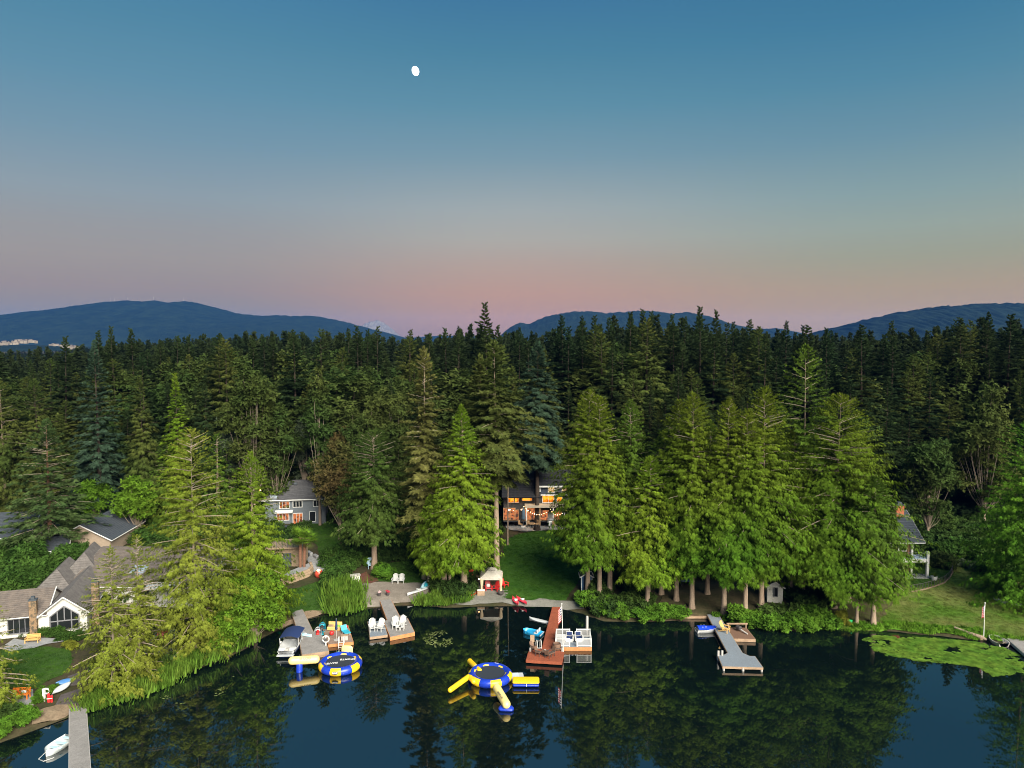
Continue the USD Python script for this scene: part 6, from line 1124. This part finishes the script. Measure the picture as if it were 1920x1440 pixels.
# driftwood, old hull and fence at the right
p = single('driftwood_log', MB().tube([(-2.1, 2.1, .55), (-1.2, 1.1, .35), (0, 0, .15), (.25, -.4, .05)], [.16, .2, .26, .1], 8).out(), m_bark, 'bleached driftwood log lying from the bank to the flagpole', 'log', True, loc=G(1842, 1198))
bo = thing('old_boat', 'weathered half-sunk boat shell among the lily pads beside the cut-off dock', 'boat', atz(1872, 1209, -.15), 0); V, F = hull(2.2, 1.9, .6, stern=.7); put(bo, 'hull', (V, F), m_pile, True); put(bo, 'rib', MB().tube([(-.8, -.3, .5), (0, -.3, .2), (.8, -.3, .5)], .05, 5).out(), m_bark)
single('shore_beam', MB().box((0, 0, .1), (4.0, .2, .2)).out(), m_fasc, 'pale wooden beam edging the bank by the cut-off dock', 'beam', loc=atz(1868, 1199.5, .1))
single('shore_beam', MB().box((0, 0, .1), (4.6, .25, .28)).out(), m_fasc, 'tan timber beam edging the bank left of the slate grey dock', 'beam', loc=atz(1305, 1158.5, .1))
fpx = [(1708, 1111), (1730, 1107), (1752, 1101), (1770, 1094), (1780, 1085), (1786, 1074), (1783, 1063)]
fp = np.array([G(*q_) for q_ in fpx]); fp = np.column_stack([np.interp(np.linspace(0, 6, 25), range(7), fp[:, k]) for k in range(3)])
fe = thing('curved_fence', 'low dark wire fence on a pale kerb curving round the right lawn house', 'fence', (0, 0, 0)); put(fe, 'kerb', MB().tube([p_ + UP * .08 for p_ in fp], .13, 6).out(), m_dirt)
for p_ in fp: put(fe, 'post', MB().box(p_ + UP * .55, (.05, .05, 1.0)).out(), m_dark)
put(fe, 'top_wire', MB().tube([p_ + UP * 1.02 for p_ in fp], .025, 4).out(), m_dark)
p = thing('garden_bucket', 'pale round tub beside the porch of the shingle house', 'tub', G(1751, 1088)); put(p, 'tub', MB().lathe([(0, 0), (.35, 0), (.45, .6), (.38, .6), (.3, .1)], 12).out(), m_plastic); put(p, 'plant', leafy(950, 1.2, .45, bare=.5, blobs=6, per=20, size=.2)[2], f_green)
kayak('kayak', 'bright green slide-like kayak at the right end of the bank shrubs', 'kayak', G(1582, 1164), .6, 2.2, .9, m_greenp, pit=False, tilt=.3)
p = thing('picnic_table', 'dull blue table under the cedars left of the slate grey dock', 'table', G(1288, 1098)); put(p, 'top', MB().box((0, 0, .75), (1.9, 1.0, .07)).out(), mat('faded_blue_paint', (.07, .09, .16), .8))
for sx in (-.8, .8): put(p, 'leg', MB().box((sx, 0, .36), (.08, .8, .72)).out(), m_dark)
# ================================================================ shrubs, reeds, palms, lily pads, undergrowth
def shrub_geo(seed, R, h, size=.3, blobs=16, per=90): return leafy(seed, h, R, bare=.02, blobs=blobs, per=per, size=size, tr=.06)
f_salal = foliage('bank_shrub_leaves', (.052, .125, .012), (.076, .155, .015), (.105, .185, .022), big=.3)
f_hedge = foliage('clipped_hedge_leaves', (.028, .066, .012), (.040, .082, .014), (.055, .100, .020), big=.3)
f_gold = foliage('golden_shrub_leaves', (.150, .170, .020), (.180, .190, .026), (.21, .22, .03))
f_reed = foliage('reed_blades', (.060, .125, .014), (.090, .150, .020), (.120, .170, .028), big=.4)
f_under = foliage('undergrowth_leaves', (.024, .050, .012), (.040, .070, .014), (.056, .088, .020), big=.12)
SR = np.random.default_rng(41); base_shrub = None
def shrub_row(px, label, group, R=(1.3, 2.1), fm=f_salal, name='bank_shrub', jit=5, seeds=3, H_=.9):
    protos_ = {}; one = len(px) > 1; base_label = label
    for k, (x, y) in enumerate(sorted(px)):
        label = base_label + (f', {ordinal(k)} from the left' if one else '')
        p = G(x + SR.uniform(-jit, jit) * .5, y); r_ = SR.uniform(*R); i_ = k % seeds
        if i_ not in protos_: protos_[i_] = tree(name, label, shrub_geo(600 + i_ + 10 * len(USED), 1.7, 2.2), fm, m_limb, p - UP * .1, SR.uniform(0, 6), group, 'shrub', (r_ / 1.7, r_ / 1.7, r_ / 1.7 * H_))
        else: copy_of(protos_[i_], label, p - UP * .1, SR.uniform(0, 6), (r_ / 1.7, r_ / 1.7, r_ / 1.7 * H_))
shrub_row([(1092, 1128), (1104, 1140), (1120, 1143), (1135, 1150), (1112, 1126), (1148, 1156), (1160, 1150), (1172, 1160), (1186, 1152), (1198, 1162), (1212, 1153), (1226, 1162), (1240, 1154), (1256, 1160), (1272, 1156), (1140, 1138), (1165, 1140), (1195, 1142)], 'leafy bank shrub between the red and slate docks', 'shrubs between the red and slate docks', (1.1, 1.9), H_=.75)
shrub_row([(1402, 1166), (1414, 1174), (1428, 1168), (1440, 1178), (1454, 1170), (1466, 1180), (1480, 1172), (1494, 1182), (1508, 1174), (1522, 1182), (1536, 1174), (1550, 1176), (1563, 1174), (1388, 1163), (1420, 1158), (1445, 1160), (1500, 1162), (1530, 1160)], 'leafy bank shrub right of the slate dock', 'shrubs right of the slate dock', (1.2, 2.1), H_=.8)
shrub_row([(1240, 1146), (1340, 1160), (1360, 1164), (1376, 1168)], 'low green shrub at the foot of the slate dock', 'shrubs at the slate dock foot', (.5, .9))
shrub_row([(1583, 1172), (1578, 1156)], 'yellow-green shrub beside the green slide-like kayak', 'shrubs by the green slide', (.6, 1.0), f_gold)
shrub_row([(622, 1092), (632, 1086), (640, 1078), (628, 1074), (618, 1064), (640, 1062), (650, 1070), (632, 1050), (646, 1046), (612, 1052), (624, 1100), (636, 1100), (660, 1060)], 'dark leafy shrub in the hedge right of the palm path', 'shrubs right of the palm path', (1.5, 2.4), f_hedge)
shrub_row([(712, 1082), (722, 1078), (732, 1076), (716, 1068), (726, 1086), (690, 1060)], 'green shrub beside the red mulch', 'shrubs by the red mulch', (.9, 1.5), f_salal)
shrub_row([(795, 1078), (812, 1072), (826, 1066), (776, 1068), (848, 1070), (858, 1086)], 'dark shrub under the trees behind the beach trunk', 'shrubs behind the beach trunk', (1.0, 1.8), f_hedge)
shrub_row([(40, 1192), (50, 1190), (62, 1190), (74, 1190), (86, 1190), (98, 1192), (108, 1190)], 'clipped dark hedge shrub under the white house windows', 'clipped hedge at the white house', (.75, 1.0), f_hedge, 'hedge_shrub', 0, 2)
shrub_row([(112, 1200), (124, 1202), (136, 1200), (148, 1198)], 'round dark green shrub under the tall gable window', 'round shrubs under the gable window', (.8, 1.1), f_hedge, 'hedge_shrub', 0, 2)
shrub_row([(125, 1212), (135, 1216)], 'yellow-green ball shrub before the white house', 'yellow-green ball shrubs', (.7, .85), f_gold, 'ball_shrub', 0, 2)
shrub_row([(70, 1318), (78, 1312), (82, 1304), (100, 1296)], 'green shrub by the orange bench', 'shrubs by the orange bench', (.6, .9), f_salal)
shrub_row([(8, 1372), (22, 1362), (38, 1356), (4, 1350), (18, 1344), (50, 1352), (-10, 1384), (0, 1330), (-8, 1312), (34, 1338)], 'bushy bright green plant at the lower left waterline', 'plants at the lower left waterline', (.8, 1.3), f_salal)
shrub_row([(20, 1120), (45, 1110), (70, 1100), (10, 1090), (40, 1080), (90, 1092), (110, 1078), (60, 1072), (0, 1060), (30, 1058), (120, 1062), (140, 1068), (155, 1052)], 'dense dark bush behind the white house roofs', 'bushes behind the white house', (2.0, 3.2), f_hedge, jit=10, H_=1.1)
shrub_row([(290, 1000), (310, 1010), (330, 1015), (270, 1020), (300, 1022), (240, 1010), (345, 1020)], 'green bush behind the big shake roof', 'bushes behind the big shake roof', (1.6, 2.6), f_hedge, jit=8)
shrub_row([(1762, 1062), (1772, 1066), (1752, 1064)], 'rounded brown-green clipped bush right of the shingle house', 'bushes right of the shingle house', (1.8, 2.4), f_leaf)
shrub_row([(1800, 1062), (1815, 1066), (1830, 1070)], 'pale flowering shrub at the top of the right lawn', 'pale shrubs on the right lawn', (.9, 1.4), f_grey)
shrub_row([(1850, 1075), (1868, 1085), (1880, 1100), (1860, 1060), (1835, 1052), (1815, 1046), (1795, 1042), (1890, 1070), (1770, 1044)], 'dark bush along the wood edge of the right lawn', 'bushes at the right lawn edge', (1.6, 2.8), f_hedge, jit=8)
# reeds: clumps of upright blades
def reeds(seed, n, R, h):
    r = np.random.default_rng(seed); P = np.column_stack([r.normal(0, R * .45, n), r.normal(0, R * .45, n), np.zeros(n)]); d = np.column_stack([r.normal(0, .22, n), r.normal(0, .22, n), np.ones(n)])
    return sprays(T_BLADE, P, d, np.column_stack([r.normal(0, 1, n), r.normal(0, 1, n), 0 * r.random(n)]), h * r.uniform(.6, 1.15, n))
def reed_row(pts, label, group, h=(1.2, 1.8), R=1.1, n=260):
    src = None; base_label = label
    for k, (px, py) in enumerate(sorted(pts)):
        label = base_label + f', {ordinal(k)} from the left'
        p = G(px, py); hh = SR.uniform(*h)
        if src is None: src = thing('reed_clump', label, 'reeds', p, 0, group); put(src, 'blades', reeds(31, n, R, 1.5), f_reed, kind='stuff'); put(src, 'runners', reeds(32, n // 3, R * 1.3, .7), f_salal, kind='stuff'); h0 = 1.5
        else: copy_of(src, label, p, SR.uniform(0, 6), (hh / 1.5,) * 3)
reed_row([(168 + 9.4 * k, 1329 - 3.1 * k + SR.uniform(-4, 1) + (2 if k > 14 else 0)) for k in range(16)] + [(318 + 10 * k, 1272 - 4.6 * k - SR.uniform(0, 4)) for k in range(15)] + [(200 + 16 * k, 1308 - 5 * k) for k in range(8)], 'clump of tall bright reeds along the left bank', 'reeds along the left bank')
reed_row([(625, 1142), (634, 1146), (644, 1144), (654, 1144), (664, 1142), (630, 1134), (642, 1134), (655, 1133), (638, 1124), (650, 1122), (660, 1126), (630, 1115), (645, 1112), (655, 1112), (640, 1104)], 'clump of tall bright reeds left of the sandy beach', 'reeds left of the sandy beach', (1.7, 2.5), 1.2)
reed_row([(790, 1132), (800, 1134), (812, 1132), (824, 1132), (836, 1134), (846, 1130), (858, 1128), (868, 1128), (876, 1124), (806, 1124), (820, 1122), (848, 1122), (862, 1120), (838, 1122)], 'clump of low reeds between beach and gazebo gravel', 'reeds between beach and gazebo', (.9, 1.4), 1.0)
# palms
def palm(label, loc, h, lean):
    p = thing('fan_palm', label, 'palm', loc); r = np.random.default_rng(int(h * 100))
    top = np.array([lean, 0, h]); put(p, 'trunk', MB().tube([(0, 0, -.2), (lean * .3, 0, h * .5), tuple(top)], [.2, .24, .26], 9).out(), mat('palm_fibre', (.16, .075, .045), .95, color2=(.10, .05, .03), scale=3, stretch=(1, 1, 3)), True)
    for k in range(26):
        az, el = k * 2.4, r.uniform(-.75, 1.0); d = np.array([math.cos(az) * math.cos(el), math.sin(az) * math.cos(el), math.sin(el)]); c = top + d * r.uniform(.85, 1.25) + UP * .1
        n_ = 13; sd = norm(np.cross(d, UP)); up_ = np.cross(sd, d); ang = np.linspace(-1.7, 1.7, n_)
        dd = np.cos(ang)[:, None] * d + np.sin(ang)[:, None] * sd - UP * .15; B = MB().add(*sprays(T_BLADE, np.repeat(c[None], n_, 0), dd, np.repeat(up_[None], n_, 0), 1.15)); B.tube([top, c], .025, 3, cap=False); put(p, 'frond', B.out(), f_maple if el > -.2 else f_rust)
palm('left fan palm on the terrace before the peach building', G(563, 1073), 5.3, .1); palm('right fan palm on the terrace before the peach building', G(570, 1073), 5.0, .25)
shrub_row([(550, 1080), (575, 1076), (540, 1086)], 'low plant in the palm terrace bed', 'plants in the palm bed', (.4, .7), f_leaf)
# lily pads
LR = np.random.default_rng(12)
def lilies(name, label, poly, n, mt, rmin=.10, rmax=.24, soft=.0):
    from shapely.geometry import Polygon, Point
    from shapely import contains_xy
    P = Polygon([tuple(atz(a, b, 0)[:2]) for a, b in poly]); x0, y0, x1, y1 = P.bounds; B = MB(); a = np.arange(7) / 7 * 2 * PI
    xs, ys = LR.uniform(x0, x1, n), LR.uniform(y0, y1, n); den = meshkit.fbm(np.stack([xs * .8, ys * .8, 0 * xs], -1), 4, 8); ok = contains_xy(P, xs, ys) & (den > soft + LR.uniform(-.05, .05, n)) & (ys < shore(xs) - .1)
    for x, y in zip(xs[ok], ys[ok]):
        r_ = LR.uniform(rmin, rmax); t_ = LR.uniform(0, .06, 8); B.add(np.vstack([np.column_stack([x + r_ * np.cos(a), y + r_ * np.sin(a), .012 + t_[:7] * LR.random()]), [[x, y, .014]]]), [[k, (k + 1) % 7, 7] for k in range(7)])
    return tag(setting(name, B.out(), mt, kind='stuff'), label)
f_lily = foliage('lily_pad_green', (.050, .110, .012), (.078, .135, .016), (.11, .15, .03), trans=.05, big=.5, rough=.4); f_lily2 = foliage('sparse_lily_pad', (.075, .095, .026), (.10, .12, .04), (.14, .16, .06), trans=.05, big=.5, rough=.35)
lilies('lily_pads', 'dense carpet of green lily pads below the right lawn', [(1616, 1200), (1640, 1192), (1700, 1194), (1760, 1198), (1830, 1204), (1880, 1214), (1990, 1262), (1990, 1290), (1920, 1262), (1862, 1268), (1830, 1250), (1780, 1244), (1720, 1240), (1700, 1234), (1650, 1228)], 9500, f_lily, .13, .27, soft=.34)
lilies('lily_pads', 'thin scatter of lily pads off the small beach raft', [(792, 1190), (830, 1182), (850, 1195), (846, 1212), (815, 1215), (794, 1204)], 260, f_lily2, .07, .15, soft=.5)
lilies('lily_pads', 'thin scatter of lily pads off the left reeds', [(290, 1308), (380, 1290), (440, 1265), (470, 1262), (420, 1300), (340, 1325)], 520, f_lily2, .07, .15, soft=.52)
# fern and bush undergrowth over the wood floor near the houses
ug = UsdGeom.PointInstancer.Define(stage, '/World/undergrowth'); tag(ug.GetPrim(), 'ferns and low bushes covering the ground among the trees', 'undergrowth', None, 'stuff'); gp = []
for q in range(3): gp.append(usdkit.mesh(stage, f'/World/undergrowth/fern_bush{"_%03d" % q if q else ""}', leafy(700 + q, 1.3, 1.1, bare=.0, blobs=9, per=30, size=.42)[2], f_under).GetPath())
from shapely.geometry import Polygon as _P
from shapely import contains_xy as _cx, union_all as _ua
KEEP = _ua([_P([tuple(G(*q)[:2]) for q in poly]).buffer(.5) for poly in (
  [(945, 980), (1092, 978), (1100, 1110), (1090, 1136), (940, 1136), (890, 1126), (890, 1100), (935, 1062)], [(512, 1160), (528, 1060), (560, 1030), (612, 1040), (618, 1075), (626, 1150)], [(655, 1145), (660, 1070), (700, 1062), (805, 1055), (806, 1136)],
  [(585, 975), (640, 985), (640, 1020), (600, 1040), (570, 1020)], [(-60, 1310), (-60, 1180), (350, 1120), (440, 1190), (340, 1240), (160, 1250), (165, 1330), (60, 1360)], [(1225, 1160), (1230, 1095), (1440, 1085), (1470, 1135), (1400, 1170)], [(1560, 1190), (1560, 1125), (1690, 1075), (1760, 1050), (1960, 1050), (1980, 1230)],
  [(120, 1052), (240, 1052), (330, 985), (170, 985)], [(500, 990), (600, 985), (600, 955), (500, 955)], [(1440, 1135), (1475, 1135), (1475, 1100), (1440, 1100)])])
UR = np.random.default_rng(9); n_ = 15000; ux, uy = UR.uniform(-100, 100, n_), UR.uniform(60, 150, n_)
ok = (uy > shore(ux) + .9) & (np.abs(ux / uy) < .78) & ~_cx(KEEP, ux, uy); ux, uy = ux[ok], uy[ok]; uz = GROUND(ux, uy); s_ = UR.uniform(.5, 1.3, len(ux))
ug.CreatePrototypesRel().SetTargets(gp); ug.CreatePositionsAttr(Vt.Vec3fArray.FromNumpy(np.column_stack([ux, uy, uz]).astype(np.float32))); ug.CreateProtoIndicesAttr(Vt.IntArray.FromNumpy(UR.integers(0, 3, len(ux)).astype(np.int32)))
ug.CreateOrientationsAttr(Vt.QuathArray([Gf.Quath(math.cos(a / 2), 0, 0, math.sin(a / 2)) for a in UR.uniform(0, 6.28, len(ux))])); ug.CreateScalesAttr(Vt.Vec3fArray.FromNumpy(np.column_stack([s_, s_, s_]).astype(np.float32)))

# grass blades standing in the lawns
def grass(name, label, mats, fm, n, hh):
    gi = UsdGeom.PointInstancer.Define(stage, '/World/' + name); tag(gi.GetPrim(), label, 'grass', None, 'stuff'); ps = []
    r = np.random.default_rng(21); P = np.column_stack([r.normal(0, .12, 14), r.normal(0, .12, 14), np.zeros(14)]); d = np.column_stack([r.normal(0, .5, 14), r.normal(0, .5, 14), np.ones(14)])
    usdkit.mesh(stage, f'/World/{name}/tuft', sprays(kite_set([(0, 0, 0, 1, .2, .05)]), P, d, np.column_stack([r.normal(0, 1, 14), r.normal(0, 1, 14), 0 * P[:, 0]]), hh), fm)
    for (nm, mt, poly, lift) in PATCH:
        if nm != 'lawn' or mt not in mats: continue
        x0, y0, x1, y1 = poly.bounds; m = int(n * poly.area); xs, ys = r.uniform(x0, x1, int(m * (x1 - x0) * (y1 - y0) / poly.area)), r.uniform(y0, y1, int(m * (x1 - x0) * (y1 - y0) / poly.area)); ok = _cx(poly.buffer(.12), xs, ys) & (np.abs(xs / ys) < .76)
        z = np.maximum(H(xs, ys), GROUND(xs, ys)) + lift; ps.append(np.column_stack([xs, ys, z])[ok])
    ps = np.vstack(ps); gi.CreatePrototypesRel().SetTargets([f'/World/{name}/tuft']); gi.CreatePositionsAttr(Vt.Vec3fArray.FromNumpy(ps.astype(np.float32))); gi.CreateProtoIndicesAttr(Vt.IntArray.FromNumpy(np.zeros(len(ps), np.int32)))
    gi.CreateOrientationsAttr(Vt.QuathArray([Gf.Quath(math.cos(a / 2), 0, 0, math.sin(a / 2)) for a in r.uniform(0, 6.28, len(ps))])); sc = r.uniform(.6, 1.4, len(ps)); gi.CreateScalesAttr(Vt.Vec3fArray.FromNumpy(np.column_stack([sc, sc, sc]).astype(np.float32)))
f_grass = foliage('lawn_blades', (.022, .064, .006), (.034, .082, .009), (.045, .095, .012), trans=.15, big=.25); f_drygrass = foliage('dry_lawn_blades', (.054, .108, .010), (.112, .124, .034), (.11, .13, .03), trans=.15, big=.13); f_bankgrass = foliage('bank_grass_blades', (.055, .140, .010), (.080, .160, .014), (.10, .18, .02), trans=.15, big=.25)
grass('lawn_grass', 'short green grass of the shaded lawns', (m_lawn, m_lawn_dark), f_grass, 14, .13); grass('dry_lawn_grass', 'short half-dry grass of the right lawn', (m_lawn_dry,), f_drygrass, 14, .13); grass('bank_grass', 'lush longer grass along the right bank', (m_bright,), f_bankgrass, 14, .32)
